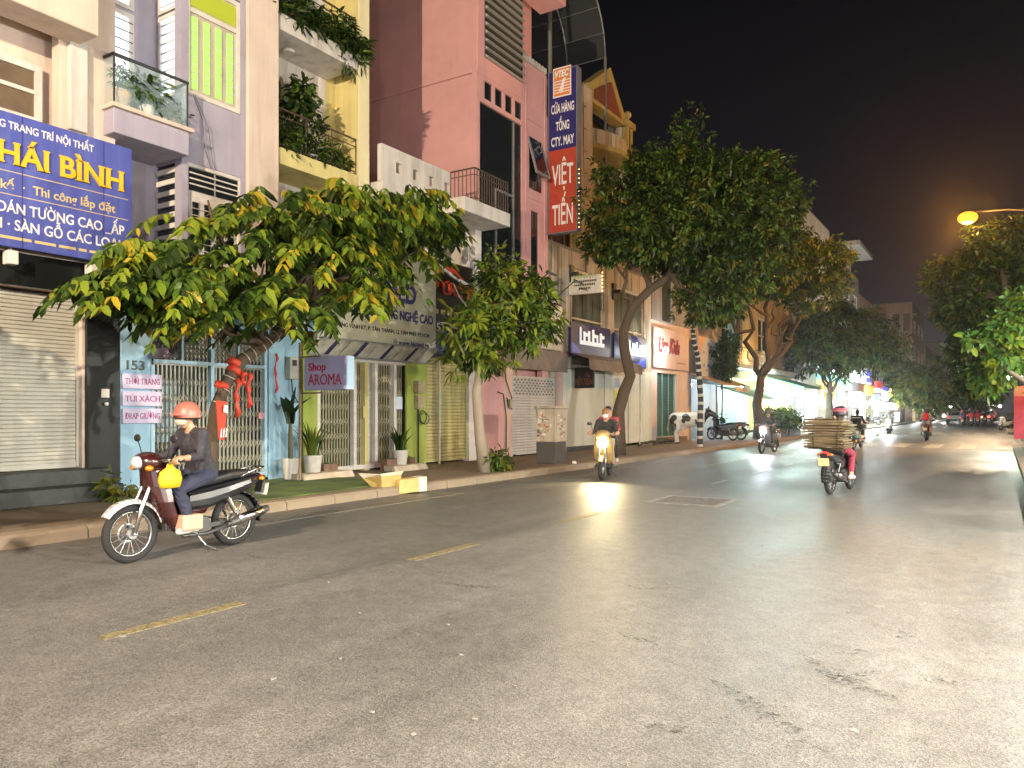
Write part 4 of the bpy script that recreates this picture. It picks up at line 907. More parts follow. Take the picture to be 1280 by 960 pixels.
# two dark blue boards
for k, (a, b, z0, z1, s) in enumerate(((714, 763, 3.35, 4.52, ''), (768, 808, 3.22, 4.45, ''))):
    X = FX + .16; y0, y1 = Yx(a, X), Yx(b, X)
    t = sign('shop_sign', ['dark blue board with blocky white letters right of the off-white board', 'dark blue board with a bright lamp glow behind the leaning trunk'][k], y0, y1, z0, z1, X, .06, mat('board_blue_%d' % k, (.006, .008, .085), .3, emit=.0), 'blue boards under the glass bays')
    mb = MB(); rr = random.Random(k + 1); q = y0 + (y1 - y0) * .2
    for j in range(6):
        w_ = (y1 - y0) * rr.uniform(.07, .12); zc = z0 + (z1 - z0) * .38; mb.box(X + .002, X + .03, q, q + w_ * .4, zc, zc + rr.uniform(.4, .62)); mb.box(X + .002, X + .028, q, q + w_, zc, zc + .14)
        if j % 2: mb.box(X + .002, X + .026, q, q + w_, zc + .3, zc + .42)
        q += w_ + .03
    mb.build('lettering', mat('letter_white_lit', (.8, .85, .9), .5, emit=.25, ecol=(.7, .85, 1)), t)
    mb = MB(); mb.prism([(X + .002, y0 + .05, z0 + .05), (X + .002, y0 + .9, z0 + .05), (X + .002, y0 + .5, z0 + .3), (X + .002, y0 + .05, z0 + .5)] if k == 0 else [(X + .002, y1 - 1.2, z0 + .05), (X + .002, y1 - .05, z0 + .05), (X + .002, y1 - .05, z0 + .55)], (.004, 0, 0)); mb.build('corner_accent', mat('bright_blue', (.03, .08, .7), .4), t)
    if k == 1:
        MB().box(X + .05, X + .2, y1 - 1.1, y1 - .85, z0 + .62, z0 + .74).build('lamp', mat('blue_white_lamp', (1, 1, 1), .5, emit=8, ecol=(.75, .88, 1)), t); light('sign_lamp', (X + .35, y1 - 1.0, z0 + .68), 25, (.8, .9, 1), t, .08)
# black hanging board
by = 23.0; x0, z1 = onY(708, 460, by); x1, z0 = onY(742, 485, by); x0 = -12.1
t = thing('hanging_sign', 'black board with copper letters VIỆT TIẾN hanging under the drab awning', 'sign', (x0, by, z0)); MB().box(x0, x1, by, by + .1, z0, z1).build('panel', mat('board_black', (.008, .009, .01), .3), t, bevel=.006)
text('lettering', 'VIỆT TIẾN', mat('copper_letter', (.35, .12, .06), .4, .4), t, ((x0 + x1) / 2 - .02, by - .003, z0 + .22), U2, NY, .2, .66, bold=0)
mb = MB(); mb.tube([(x1 - .3, by - .004, z1 - .32), (x1 - .25, by - .004, z1 - .15), (x1 - .2, by - .004, z1 - .3), (x1 - .12, by - .004, z1 - .3)], .012, 5); mb.build('emblem', mat('copper_letter', (.35, .12, .06)), t)
mb = MB(); mb.bar((x0 + .1, by + .05, z1), (x0 + .1, by + .05, z1 + .3), .012); mb.bar((x1 - .1, by + .05, z1), (x1 - .1, by + .05, z1 + .3), .012); mb.build('hanger', STEEL_D, t)
# children's shop letters and billboard
X = FX + .1
t = sign('shop_sign', 'pale pink board with slanted dark red letters Lim Kids and a bright lamp', 30.3, 34.6, 3.35, 5.05, X, .06, plaster('pink_board', (.62, .47, .42), .1, seed=44))
on(t, 'Lim Kids', Yx(823, X), Yx(849, X), 4.35, .62, X, mat('letter_dark_red', (.22, .03, .03), .5), bold=.02, slant=.2, depth=.04); mb = MB()
for k in range(9): mb.box(X + .001, X + .005, 33.0 + k * .13, 33.1 + k * .13, 3.62, 3.68)
mb.build('print_row', mat('print_tan', (.3, .2, .17), .6), t)
yy, zz = onX(832, 438, X + .35)
mb = MB(); mb.ell((X + .35, yy, zz), (.1, .22, .13)); mb.build('lamp', mat('bright_white_lamp', (1, 1, 1), .5, emit=40, ecol=(.95, 1, .97)), t, smooth=True); MB().bar((X, yy, zz + .1), (X + .3, yy, zz + .08), .015).build('lamp_arm', STEEL_G, t); light('sign_lamp', (X + .62, yy, zz), 160, (.92, 1, .95), t, .08)
X = FX + .5
t = sign('billboard', 'pale billboard with a faint blue picture and an orange top corner', 34.75, 38.6, 2.95, 5.0, X, .08, plaster('pale_board', (.45, .47, .52), .15, seed=45))
mb = MB(); mb.prism([(X + .002, 34.76, 4.1), (X + .002, 35.7, 4.99), (X + .002, 34.76, 4.99)], (.003, 0, 0), 1); rr = random.Random(5)
for k in range(16):
    a = rr.uniform(35.4, 38.2); z = rr.uniform(3.3, 4.7); mb.box(X + .002, X + .0035 + k * .0002, a, a + rr.uniform(.1, .5), z, z + rr.uniform(.04, .16), 0)
mb.box(X + .002, X + .006, 37.6, 37.95, 4.62, 4.85, 2); mb.build('picture', [mat('picture_blue', (.12, .19, .36), .5), mat('picture_orange', (.62, .33, .18), .5), mat('picture_deep_blue', (.04, .1, .4), .5)], t)
mb = MB()
for y in (34.75, 38.5): mb.bar((X - .04, y, 2.5), (X - .04, y, 2.95), .04)
mb.box(X - .06, X, 34.7, 38.7, 2.8, 2.94); mb.build('support', STEEL_D, t)
t = thing('letter_sign', 'cream raised letters reading Coffee on the cafe balcony', 'sign', (XC + 1, 45, 4.2)); text('lettering', 'Coffee', mat('letter_cream', (.6, .52, .38), .5), t, (XC + 1.02, 45.5, 4.65), U, NX, .75, 5.6, bold=.02, slant=.2, depth=.06)

# ---------------------------------------------------------------- small fittings on the pavement and fronts
t = thing('electric_meter', 'grey electric meter box with dark dial on the pale blue wall', 'meter box', (FX + .05, 10.85, 2.2)); MB().box(FX + .05, FX + .2, 10.72, 10.95, 2.15, 2.6).build('box', mat('meter_grey', (.45, .45, .38), .5, var=.2), t, bevel=.01)
mb = MB(); mb.box(FX + .2, FX + .21, 10.78, 10.89, 2.42, 2.54); mb.tube([(FX + .12, 10.83, 2.15), (FX + .13, 10.84, 1.9), (FX + .12, 10.98, 1.7), (FX + .1, 11.1, 1.68)], .014, 6); mb.build('cable', STEEL_D, t)
t = thing('electric_meter', 'cluster of beige meter boxes with tangled cable on the lime pillar', 'meter box', (FX + .06, 14.85, 1.6)); MB().box(FX + .06, FX + .22, 14.75, 15.02, 1.95, 2.25).box(FX + .06, FX + .2, 14.78, 15.0, 1.55, 1.9).build('box', mat('meter_beige', (.40, .32, .2), .6, var=.3), t, bevel=.01)
mb = MB(); mb.torus((FX + .2, 14.95, 1.35), (1, .1, 0), .16, .014, 18, 5); mb.torus((FX + .22, 15.0, 1.32), (1, -.2, .1), .14, .012, 18, 5); mb.bar((FX + .1, 14.9, .15), (FX + .1, 14.9, 1.55), .02); mb.build('cable', STEEL_D, t)
t = thing('cable', 'black cable looping down the pink pillar to a small switch box', 'cable', (FX + .15, 18.9, .5)); mb = MB(); mb.tube([(FX + .13, 18.8, 3.0), (FX + .16, 18.82, 2.4), (FX + .18, 19.1, 1.9), (FX + .15, 19.15, 1.55), (FX + .14, 19.0, 1.6), (FX + .14, 18.9, 1.9)], .016, 6); mb.tube([(FX + .14, 18.4, 2.05), (FX + .15, 18.7, 2.0), (FX + .15, 18.86, 1.3), (FX + .15, 18.84, .3)], .018, 6); mb.build('wire', STEEL_D, t)
MB().box(FX + .12, FX + .2, 18.98, 19.1, 1.6, 1.85).build('switch_box', mat('meter_beige', (.40, .32, .2)), t)
# utility cabinet: concrete pillar box plastered with notices
bx, by = onG(690, 578, .14); by = Yx(689, -9.95); bx = -9.95
t = thing('utility_cabinet', 'beige electrical pillar box covered in torn stickers on dark plinth', 'utility box', (bx, by, .14))
MB().box(bx - .29, bx + .29, by - .29, by + .29, .14, .7).build('plinth', plaster('plinth_dark', (.07, .065, .06), .4, seed=46), t, bevel=.012)
MB().box(bx - .3, bx + .3, by - .3, by + .3, .702, 1.56).build('body', plaster('cabinet_beige', (.46, .40, .31), .5, seed=47), t, bevel=.015)
MB().box(bx - .34, bx + .34, by - .34, by + .34, 1.562, 1.63).build('cap', plaster('cabinet_beige', (.46, .40, .31)), t, bevel=.015)
mb = MB(); rr = random.Random(8)
for k in range(26):
    a, z = rr.uniform(-.26, .14), rr.uniform(.74, 1.45); mb.box(bx + a, bx + a + rr.uniform(.04, .14), by - .303 - .0004 * k, by - .3, z, z + rr.uniform(.02, .08), k % 3)
for k in range(10):
    a, z = rr.uniform(-.25, .15), rr.uniform(.8, 1.4); mb.box(bx + .3, bx + .303 + .0004 * k, by + a, by + a + rr.uniform(.05, .14), z, z + rr.uniform(.03, .1), k % 3)
mb.build('sticker', [mat('sticker_white', (.55, .52, .45), .7), mat('sticker_dark', (.12, .1, .09), .7), mat('sticker_red', (.35, .14, .1), .7)], t)
t = thing('cable_heap', 'black cables lying along the foot of the white shop panel', 'cables', (FX + .6, 28.5, .14)); mb = MB(); rr = random.Random(2)
for k in range(5): mb.tube([(FX + .5 + rr.uniform(0, .4), 26.8 + k * .5 + q * .7, .2 + .12 * abs(math.sin(q * 1.7 + k))) for q in range(5)], .035, 6)
mb.build('wire', mat('rubber_black', (.015, .015, .015), .7), t)
# crumpled yellow and white cartons at the kerb
gx, gy = onG(480, 618); mats = [mat('carton_yellow', (.50, .37, .13), .65, var=.3, scale=6), mat('carton_white', (.66, .60, .48), .65, var=.3, scale=6)]
t = thing('crushed_carton', 'crushed yellow carton with torn white rim leaning on the kerb', 'carton', (gx, gy, 0), 'discarded cartons at the kerb')
mb = MB(); rr = random.Random(6)
def jit(v, s=.03): return tuple(a + rr.uniform(-s, s) for a in v)
B = [(-.12, -.08, .02), (.12, -.13, .02), (.15, .2, .05), (-.12, .14, .04)]; T = [(-.24, -.3, .30), (.14, -.22, .35), (.2, .24, .33), (-.2, .18, .24)]; T2 = [(-.27, -.37, .36), (.17, -.25, .42), (.25, .27, .38), (-.24, .22, .30)]
A = [tuple(np.add(jit(v), (gx, gy, 0))) for v in B]; Bm = [tuple(np.add(jit(v, .04), (gx, gy, 0))) for v in T]; Cm = [tuple(np.add(jit(v, .05), (gx, gy, 0))) for v in T2]
mb.quad(*A)
for i in range(4):
    j = (i + 1) % 4; mid = tuple((np.add(A[i], A[j]) + np.add(Bm[i], Bm[j])) / 4 + np.array(jit((0, 0, 0), .05)))
    mb.add([A[i], A[j], Bm[j], Bm[i], mid], [(0, 1, 4), (1, 2, 4), (2, 3, 4), (3, 0, 4)], 0); mb.quad(Bm[i], Bm[j], Cm[j], Cm[i], 1)
o = mb.build('box', mats, t); sm = o.modifiers.new('solid', 'SOLIDIFY'); sm.thickness = .008
gx, gy = onG(507, 617)
t = thing('carton', 'small yellow carton with one white end lying beside the crushed one', 'carton', (gx, gy, 0), 'discarded cartons at the kerb')
mb = MB(); dx = Vector((.35, 1, .05)).normalized(); w_ = Vector((dx.y, -dx.x, 0)); mb.obox(Vector((gx, gy, .15)), dx, w_, (0, 0, 1), .2, .13, .13, 0); mb.obox(Vector((gx, gy, .15)) + dx * .29, dx, w_, (0, 0, 1), .088, .135, .135, 1); mb.build('box', mats, t, bevel=.012)
for k, (px, py, s) in enumerate(((703, 577, .09), (718, 580, .06), (1097, 545, .1))):
    gx, gy = onG(px, py, .14); mb = MB(); mb.ell((gx, gy, .14 + s * .6), (s, s * 1.2, s * .7), 9, 6); rr = random.Random(k); mb.v = [jit(v, s * .2) for v in mb.v]
    tag(mb.build('litter_bag', mat('bag_white', (.6, .58, .55), .5), loc=(gx, gy, .14)), ['crumpled white bag at the foot of the utility box', 'small crumpled white bag just past the utility box', 'crumpled white bag on the pavement near the lit shops'][k], 'litter', 'white litter bags')
# turf mat, cart ramps
t = MB(); gp = [(-12.2, 7.9), (-9.6, 6.6), (-9.45, 8.5), (-9.6, 10.6), (-10.6, 11.6), (-12.1, 11.0)]
m, N, L, p = _new('turf'); n = N.new('ShaderNodeTexNoise'); n.inputs['Scale'].default_value = 60; g = N.new('ShaderNodeNewGeometry'); L.new(g.outputs['Position'], n.inputs['Vector']); n2 = N.new('ShaderNodeTexNoise'); n2.inputs['Scale'].default_value = 1.6; L.new(g.outputs['Position'], n2.inputs['Vector'])
ml = N.new('ShaderNodeMath'); ml.operation = 'MULTIPLY'; L.new(n.outputs['Fac'], ml.inputs[0]); L.new(n2.outputs['Fac'], ml.inputs[1]); rp_ = N.new('ShaderNodeValToRGB'); rp_.color_ramp.elements[0].position = .1; rp_.color_ramp.elements[1].position = .42; rp_.color_ramp.elements[0].color = (.03, .05, .012, 1); rp_.color_ramp.elements[1].color = (.14, .20, .045, 1); L.new(ml.outputs[0], rp_.inputs[0]); L.new(rp_.outputs[0], p.inputs['Base Color']); p.inputs['Roughness'].default_value = .9
bp = N.new('ShaderNodeBump'); bp.inputs['Strength'].default_value = .8; bp.inputs['Distance'].default_value = .02; L.new(n.outputs['Fac'], bp.inputs['Height']); L.new(bp.outputs[0], p.inputs['Normal'])
t.prism([(x, y, .142) for x, y in gp], (0, 0, .018)); tag(t.build('turf_mat', m, loc=(-10.8, 9.2, .142)), 'green artificial turf mat laid on the pavement before the blue shop', 'turf mat')
for k, (a, b, c) in enumerate(((377, 440, 600), (492, 532, 591))):
    g0 = Vector((*onG(a, c, .14), .14)); X0 = -11.45
    y0, y1 = Yx(a, X0), Yx(b, X0); mb = MB(); mb.prism([(X0, y0, .14), (X0, y1, .14), (X0 - .25, y1, .14), (X0 - .25, y1, .27), (X0 - .25, y0, .27)][:4] if 0 else [(X0 + .1, y0, .14), (X0 - .3, y0, .14), (X0 - .3, y0, .27), (X0 + .02, y0, .27)], (0, y1 - y0, 0))
    tag(mb.build('kerb_block', plaster('pale_stone', (.5, .43, .33), .3, seed=50), loc=(X0, y0, .14), bevel=.015), ['long pale stone block in front of the potted plants by the turf', 'short pale stone block under the pot at the lime pillar'][k], 'stone block', 'stone blocks on the pavement')
# ================================================================ trees and plants
BARK = plaster('bark', (.085, .062, .042), .5, (.03, .025, .02), .95, .3, 60); BARK_P = plaster('pale_bark', (.27, .23, .18), .5, (.08, .07, .05), .95, .4, 61)
G_DARK = leafmat('leaf_dark', (.012, .030, .005), (.026, .050, .007)); G_MID = leafmat('leaf_mid', (.055, .115, .014), (.09, .145, .02)); G_OLIVE = leafmat('leaf_olive', (.10, .11, .012), (.14, .135, .014))
G_LIME = leafmat('leaf_lime', (.15, .23, .018), (.23, .28, .025)); G_YEL = leafmat('leaf_yellow', (.42, .32, .02), (.36, .30, .03)); G_EMER = leafmat('leaf_emerald', (.06, .16, .03), (.12, .24, .04))
def rot_to(d, up):
    """orthonormal frames for arrays of directions"""
    d = d / np.linalg.norm(d, axis=1, keepdims=True); s = np.cross(d, up); s /= np.maximum(np.linalg.norm(s, axis=1, keepdims=True), 1e-6); n = np.cross(s, d); return d, s, n
def leaves(base, d, up, L, Wd, droop=.25):
    """one folded six-point leaf per base point -> verts, quads"""
    d, s, n = rot_to(d, up); L = L[:, None]; Wd = Wd[:, None]
    mid = base + d * L * .45 - n * L * .02; tip = base + d * L - np.array([0, 0, 1]) * L * droop
    l1 = base + d * L * .28 + s * Wd * .42 + n * Wd * .12; l2 = base + d * L * .68 + s * Wd * .4 + n * Wd * .08 - np.array([0, 0, 1]) * L * droop * .5
    r1 = base + d * L * .28 - s * Wd * .42 + n * Wd * .12; r2 = base + d * L * .68 - s * Wd * .4 + n * Wd * .08 - np.array([0, 0, 1]) * L * droop * .5
    V = np.stack([base, l1, l2, tip, r2, r1], 1).reshape(-1, 3); k = np.arange(len(base))[:, None] * 6
    F = np.concatenate([k + np.array([0, 1, 2, 3]), k + np.array([0, 3, 4, 5])], 1).reshape(-1, 4)
    return V, F
def crown(par, blobs, n_cl, per, L, W_, mats, wts, rng, shell_=.55, name='crown', gap=.0):
    vol = np.array([b[3] * b[4] * b[5] for b in blobs]) ** .75; vol /= vol.sum()
    idx = rng.choice(len(blobs), n_cl, p=vol); B = np.array(blobs)[idx]
    u = rng.normal(size=(n_cl, 3)); u /= np.linalg.norm(u, axis=1, keepdims=True)
    r = rng.random(n_cl) ** (1 / 3.); r = shell_ + (1 - shell_) * r; r *= 1 + .10 * rng.normal(size=n_cl)
    C = B[:, :3] + u * r[:, None] * B[:, 3:6]
    C += rng.normal(size=C.shape) * .06
    ph = rng.uniform(0, 6.28, 6); lump = np.sin(3.7 * C[:, 0] / max(.4, B[:, 3].mean() * .9) + ph[0]) + np.sin(4.3 * C[:, 1] / max(.4, B[:, 3].mean() * .9) + ph[1]) + np.sin(5.1 * C[:, 2] / max(.4, B[:, 5].mean() * .9) + ph[2]) + .6 * np.sin(9 * u[:, 0] + 7 * u[:, 2] + ph[3])
    if n_cl > 200:      # uneven outline and gaps: bulge some clumps outward, thin others out
        C += u * (.11 * lump * B[:, 3])[:, None]; keep = (lump > -1.15) | (rng.random(n_cl) < .25); C = C[keep]; u = u[keep]; n_cl = len(C)
    C = np.repeat(C, per, 0); U = np.repeat(u, per, 0); m = len(C)
    d = rng.normal(size=(m, 3)) + U * .7; d[:, 2] -= .35; d /= np.linalg.norm(d, axis=1, keepdims=True)
    base = C + d * (rng.random(m) * L * .6)[:, None]
    up = U * .8 + rng.normal(size=(m, 3)) * .5 + np.array([0, 0, .8])
    V, F = leaves(base, d, up, L * rng.uniform(.5, 1.4, m), W_ * rng.uniform(.55, 1.35, m))
    cl = np.repeat(rng.choice(len(mats), n_cl, p=wts), per); sw = rng.random(m) < .25; cl[sw] = rng.choice(len(mats), sw.sum(), p=wts)
    return npmesh(name, V, F, mats, np.repeat(cl, 2), par)
def limb(mb, a, b, r0, r1, rng, n=6, wob=.06, m=0, nn=9):
    a = Vector(a); b = Vector(b); L_ = (b - a).length; P = []
    for i in range(n + 1):
        t = i / n; o = Vector(rng.normal(size=3)) * wob * L_ * math.sin(math.pi * t) * .5; P.append(a.lerp(b, t) + o)
    mb.tube(P, [r0 + (r1 - r0) * (i / n) for i in range(n + 1)], nn, m); return P

# ---- T1: the leaning broad-leaved tree with big drooping compound leaves
rng = np.random.default_rng(11)
TX = -10.35
tb = Vector((TX, Yx(262, TX), .12)); pts = [tb]
for px, py, X in ((264, 560, TX), (270, 510, -10.3), (285, 474, -10.25), (300, 452, -10.2), (330, 432, -10.15), (352, 412, -10.1), (368, 385, -10.05)):
    y, z = onX(px, py, X); pts.append(Vector((X, y, z)))
t = thing('broadleaf_tree', 'leaning broad-leaved street tree with yellowing drooping leaflets over the blue shop', 'tree', tb)
mb = MB(); mb.tube(pts, [.125, .105, .095, .092, .098, .088, .08, .068], 12)
top = pts[-1]; cc = Vector((-10.0, 9.3, 3.55))
def T1(px, py, X): y, z = onX(px, py, X); return Vector((X, y, z))
ends = [T1(150, 370, -10.2), T1(200, 300, -10.6), T1(260, 250, -9.9), T1(330, 250, -10.5), T1(420, 240, -10), T1(500, 250, -10.2), T1(540, 300, -9.9), T1(470, 340, -9.7), T1(230, 400, -9.7), T1(420, 380, -9.4), T1(330, 330, -9.3), T1(180, 360, -10.9), T1(470, 280, -11)]
for e_ in ends: limb(mb, pts[5 if e_.y < top.y else 7], e_, .055, .015, rng, 6, .12, nn=6)
limb(mb, T1(290, 452, -10.2), T1(274, 420, -10.1), .02, .012, rng, 3, .02, nn=6)
mb.build('trunk', BARK, t, smooth=True)
blobs = [(px, py, X, rp, rz) for px, py, X, rp, rz in ((335, 322, -10.0, 165, 60), (238, 348, -10.1, 66, 34), (450, 272, -10.1, 95, 52), (405, 258, -10.2, 100, 32), (258, 360, -9.8, 78, 24), (415, 335, -9.8, 75, 42), (500, 265, -10, 60, 40), (160, 352, -10.1, 40, 13), (285, 392, -9.7, 55, 16), (365, 385, -9.6, 40, 18))]
V_, F_, M_ = [], [], []; nv = 0
def frond(p, out, Lr, mi):
    """pinnate leaf: curved stalk with paired hanging leaflets"""
    global nv
    k = rng.integers(6, 11); fs = rng.uniform(.72, 1.25); h = np.array([out[0], out[1], 0.]); h /= max(np.linalg.norm(h), 1e-6); tt = np.linspace(.12, 1, k)
    lift = rng.uniform(-.1, .5); P = np.array(p) + h * (Lr * tt)[:, None] + np.array([0, 0, 1]) * (Lr * (lift * tt - (.55 + lift * .6) * tt ** 2))[:, None]
    s = np.cross(h, [0, 0, 1])
    for sg in (-1, 1):
        d = s * sg * .75 + h * .35 + np.array([0, 0, -.45]) + rng.normal(size=(k, 3)) * .18
        up = np.tile([0, 0, 1.], (k, 1)) + h * .3 + rng.normal(size=(k, 3)) * .35; LL = (.15 + .09 * np.sin(tt * 2.6)) * rng.uniform(.7, 1.25, k) * fs
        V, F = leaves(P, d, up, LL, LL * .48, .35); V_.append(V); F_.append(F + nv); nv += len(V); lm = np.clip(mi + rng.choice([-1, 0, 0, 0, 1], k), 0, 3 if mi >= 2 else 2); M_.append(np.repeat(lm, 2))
    V, F = leaves(P[-1:], h[None] + np.array([[0, 0, -.7]]), np.array([[0, 0, 1.]]), np.array([.2]), np.array([.09]), .3); V_.append(V); F_.append(F + nv); nv += len(V); M_.append(np.full(len(F), mi))
for q in range(450):
    b = blobs[rng.choice(len(blobs), p=np.array([.23, .12, .14, .13, .10, .1, .08, .04, .03, .03]))]
    a = rng.uniform(0, 6.283); r = rng.random() ** .5 * rng.choice([1, 1, 1, 1.22]); px = b[0] + b[3] * r * math.cos(a); py = b[1] + b[4] * r * math.sin(a)
    X = b[2] + rng.uniform(-1.3, 1.25) * math.sqrt(max(0.05, 1 - r * r)); p = T1(px, py, X); o = (p - cc); o = np.array(o) + rng.normal(size=3) * .8
    edge = r > .6 or X > -9.6  # outer fronds paler, inner ones darker: light and shade put into leaf colour
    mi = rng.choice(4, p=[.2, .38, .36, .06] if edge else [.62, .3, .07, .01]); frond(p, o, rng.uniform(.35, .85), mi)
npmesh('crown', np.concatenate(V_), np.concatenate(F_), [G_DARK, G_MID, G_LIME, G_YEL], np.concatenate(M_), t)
# decorations tied round the trunk
mb = MB()
for f in (2.2, 2.6, 3.1, 3.4, 4.2, 4.5, 4.9, 5.2, 5.6, 6.0):
    i = int(f); c = pts[i].lerp(pts[i + 1], f - i); ax = (pts[i + 1] - pts[i]).normalized(); mb.torus(c, ax + Vector((.1 * math.sin(f * 9), .2 * math.cos(f * 7), 0)), .108 + .012 * math.sin(f * 5), .007, 18, 4)
tag(mb.build('fairy_light_wire', mat('wire_white', (.55, .5, .42), .5), loc=pts[3]), 'pale wire wound in loops round the leaning trunk', 'wire')
RED = mat('deco_red', (.50, .045, .02), .6, var=.3, scale=14)
def deco(name, label, px, py0, py1, w, X, white=False, rows=8):
    y, z0 = onX(px, py1, X); _, z1 = onX(px, py0, X); mb = MB(); P = []
    t = thing(name, label, 'decoration', (X, y, z0), 'red decorations tied to the leaning trunk')
    for k in range(rows + 1):
        f = k / rows; zz = z1 + (z0 - z1) * f; off = .03 * math.sin(k * 1.3); P.append((X + off, y + .02 * math.sin(k * 2), zz))
    mb.tube(P, [w * (.7 + .3 * math.sin(k * 2.1)) for k in range(rows + 1)], 7); mb.build('ribbon', RED, t, smooth=True); return t, y, z0, z1
for k, (px, a, b, w) in enumerate(((296, 474, 522, .055), (311, 466, 510, .05), (303, 466, 480, .06), (345, 442, 492, .03))):
    deco('hanging_ribbon', ['long red tassel hanging left of its neighbour from the leaning trunk', 'red tassel loop hanging on the outer side of the leaning trunk', 'short red bunch knotted at the bend of the leaning trunk', 'thin red strip hanging alone beside the pale blue door frame'][k], px, a, b, w, -10.15 if k < 3 else -12.1)
y, z0 = onX(273, 548, -10.1); _, z1 = onX(273, 502, -10.1); t = thing('red_banner', 'red cloth pennant with white strokes tied on the leaning trunk', 'banner', (-10.1, y, z0), 'red decorations tied to the leaning trunk')
mb = MB(); mb.prism([(-10.0, y - .07, z0), (-10.02, y + .05, z0 - .03), (-10.05, y + .12, z1), (-10.03, y - .09, z1 + .02)], (-.015, 0, 0)); mb.build('cloth', RED, t)
mb = MB()
for k in range(3): mb.prism([(-9.985, y - .05 + k * .045, z0 + .02), (-9.985, y - .03 + k * .045, z0 + .02), (-9.99, y - .015 + k * .045, z0 + .15), (-9.99, y - .03 + k * .045, z0 + .15)], (-.003, 0, 0))
mb.prism([(-9.985, y + .0, z1 - .16), (-9.985, y + .08, z1 - .18), (-9.985, y + .08, z1 - .06), (-9.985, y + .02, z1 - .05)], (-.003, 0, 0)); mb.build('mark', WHITE_T, t)
for k, (i, dz) in enumerate(((2, .12), (3, .0), (3, .12))):
    c = pts[i].lerp(pts[i + 1], .5) + Vector((0, 0, dz)); mb = MB(); ax = (pts[i + 1] - pts[i]).normalized()
    mb.tube([c - ax * .05, c, c + ax * .05], [.11, .122, .108], 12); tag(mb.build('trunk_wrap', RED, loc=c, smooth=True), ['red cloth band round the leaning trunk, lowest of three', 'red cloth band round the leaning trunk, middle of three', 'red cloth band round the leaning trunk, uppermost of three'][k], 'decoration', 'red decorations tied to the leaning trunk')

# street tree standing just left of the view: its crown shades the cream shutter and the pavement before it
rng = np.random.default_rng(31)
b0 = Vector((-9.9, .9, .12)); t = thing('street_tree', 'street tree outside the view shading the cream roller shutter', 'tree', b0); mb = MB(); mb.tube([b0, b0 + Vector((.05, .1, 1.2)), b0 + Vector((.2, .3, 2.4))], [.14, .11, .09], 10)
for e_ in ((-9.6, 1.6, 3.6), (-8.8, .8, 3.5), (-9.9, .2, 3.6), (-8.6, -.3, 3.2)): limb(mb, b0 + Vector((.2, .3, 2.4)), e_, .06, .02, rng, 5, .1, nn=6)
mb.build('trunk', BARK, t, smooth=True); crown(t, [(-9.5, 1.3, 3.2, 1.2, 1.3, .9), (-8.6, .4, 3.2, 1.1, 1.1, .8), (-9.3, .2, 2.7, 1.1, 1.1, .7), (-7.9, -.4, 3.0, 1.0, .9, .7)], 620, 8, .24, .1, [G_DARK, G_MID], [.6, .4], rng, .3)
# ---- T2: slim young tree in front of the pink tower
rng = np.random.default_rng(5)
b0 = Vector((*onG(606, 590, .14), .12)); t = thing('young_tree', 'slim young street tree with pale trunk before the yellow shutter', 'tree', b0)
X2 = b0.x; P = [b0]
for px, py in ((600, 540), (597, 490), (603, 450), (610, 420), (618, 390)): y, z = onX(px, py, X2); P.append(Vector((X2 + .02 * rng.normal(), y, z)))
mb = MB(); mb.tube(P, [.16, .12, .11, .10, .085, .05], 10); mb.tube([b0 + Vector((.02, .15, 0)), P[1] + Vector((0, .13, 0)), P[2] + Vector((0, .1, 0)), P[3]], [.07, .05, .045, .04], 8)
for px, py in ((575, 430), (580, 400), (640, 350), (665, 400), (600, 350), (680, 390), (640, 420)): y, z = onX(px, py, X2 + rng.uniform(-.6, .6)); limb(mb, P[4 if py < 420 else 3], (X2 + rng.uniform(-.4, .4), y, z), .04, .012, rng, 5, .12, nn=6)
mb.build('trunk', BARK_P, t, smooth=True)
def blobpx(px, py, rp, rv, X, rx):
    y0, z = onX(px, py, X); dep = -X * math.sin(TH) + y0 * math.cos(TH); k = dep / FPX
    return (X, y0, z, rx, rp * k * 1.15, rv * k)
bl_ = [blobpx(632, 375, 48, 48, X2, .8), blobpx(600, 420, 42, 38, X2, .7), blobpx(655, 405, 42, 38, X2, .7), blobpx(625, 340, 30, 22, X2, .5), blobpx(584, 405, 28, 26, X2 + .3, .4), blobpx(668, 380, 26, 26, X2 + .2, .4), blobpx(590, 452, 20, 16, X2 + .1, .4)]
crown(t, bl_, 520, 9, .22, .09, [G_DARK, G_MID, G_OLIVE, G_LIME], [.22, .30, .10, .38], rng, .3)
# ---- T3 big round tree, T4 forked tree, T5 low spreading tree
def big_tree(label, base, path, limbs, blobs, n_cl, per, L, W_, mats, wts, rng, r0, trunk_m=BARK, shell_=.6, fork=None, cat='tree', group=None, name='street_tree'):
    t = thing(name, label, cat, base, group); mb = MB(); n = len(path)
    mb.tube(path, [r0 * (1.35 if i == 0 else 1 - .45 * i / n) for i in range(n)], 12)
    for (i, e_, ra, rb) in limbs:
        P = limb(mb, path[i], e_, ra, rb, rng, 7, .12, nn=8)
        for q in range(3): limb(mb, P[4 + q % 3], P[-1] + Vector(rng.normal(size=3)) * min(.9, r0 * 4) + Vector((0, 0, min(.3, r0 * 1.5))), rb * 1.1, .012, rng, 4, .12, nn=5)
    mb.build('trunk', trunk_m, t, smooth=True)
    crown(t, blobs, n_cl, per, L, W_, mats, wts, rng, shell_); return t
def ad(px, py, d): return atd(px, py, d)
def blobd(px, py, d, rp, rv, rx=None):
    p = atd(px, py, d); k = d / FPX; return (p.x, p.y, p.z, (rx or rp) * k, (rx or rp) * k, rv * k)
rng = np.random.default_rng(21); D3 = 24.0
b0 = Vector((*onG(772, 566, .14), .1)); b0 = Vector((-10.0, Yx(772, -10.0), .12))
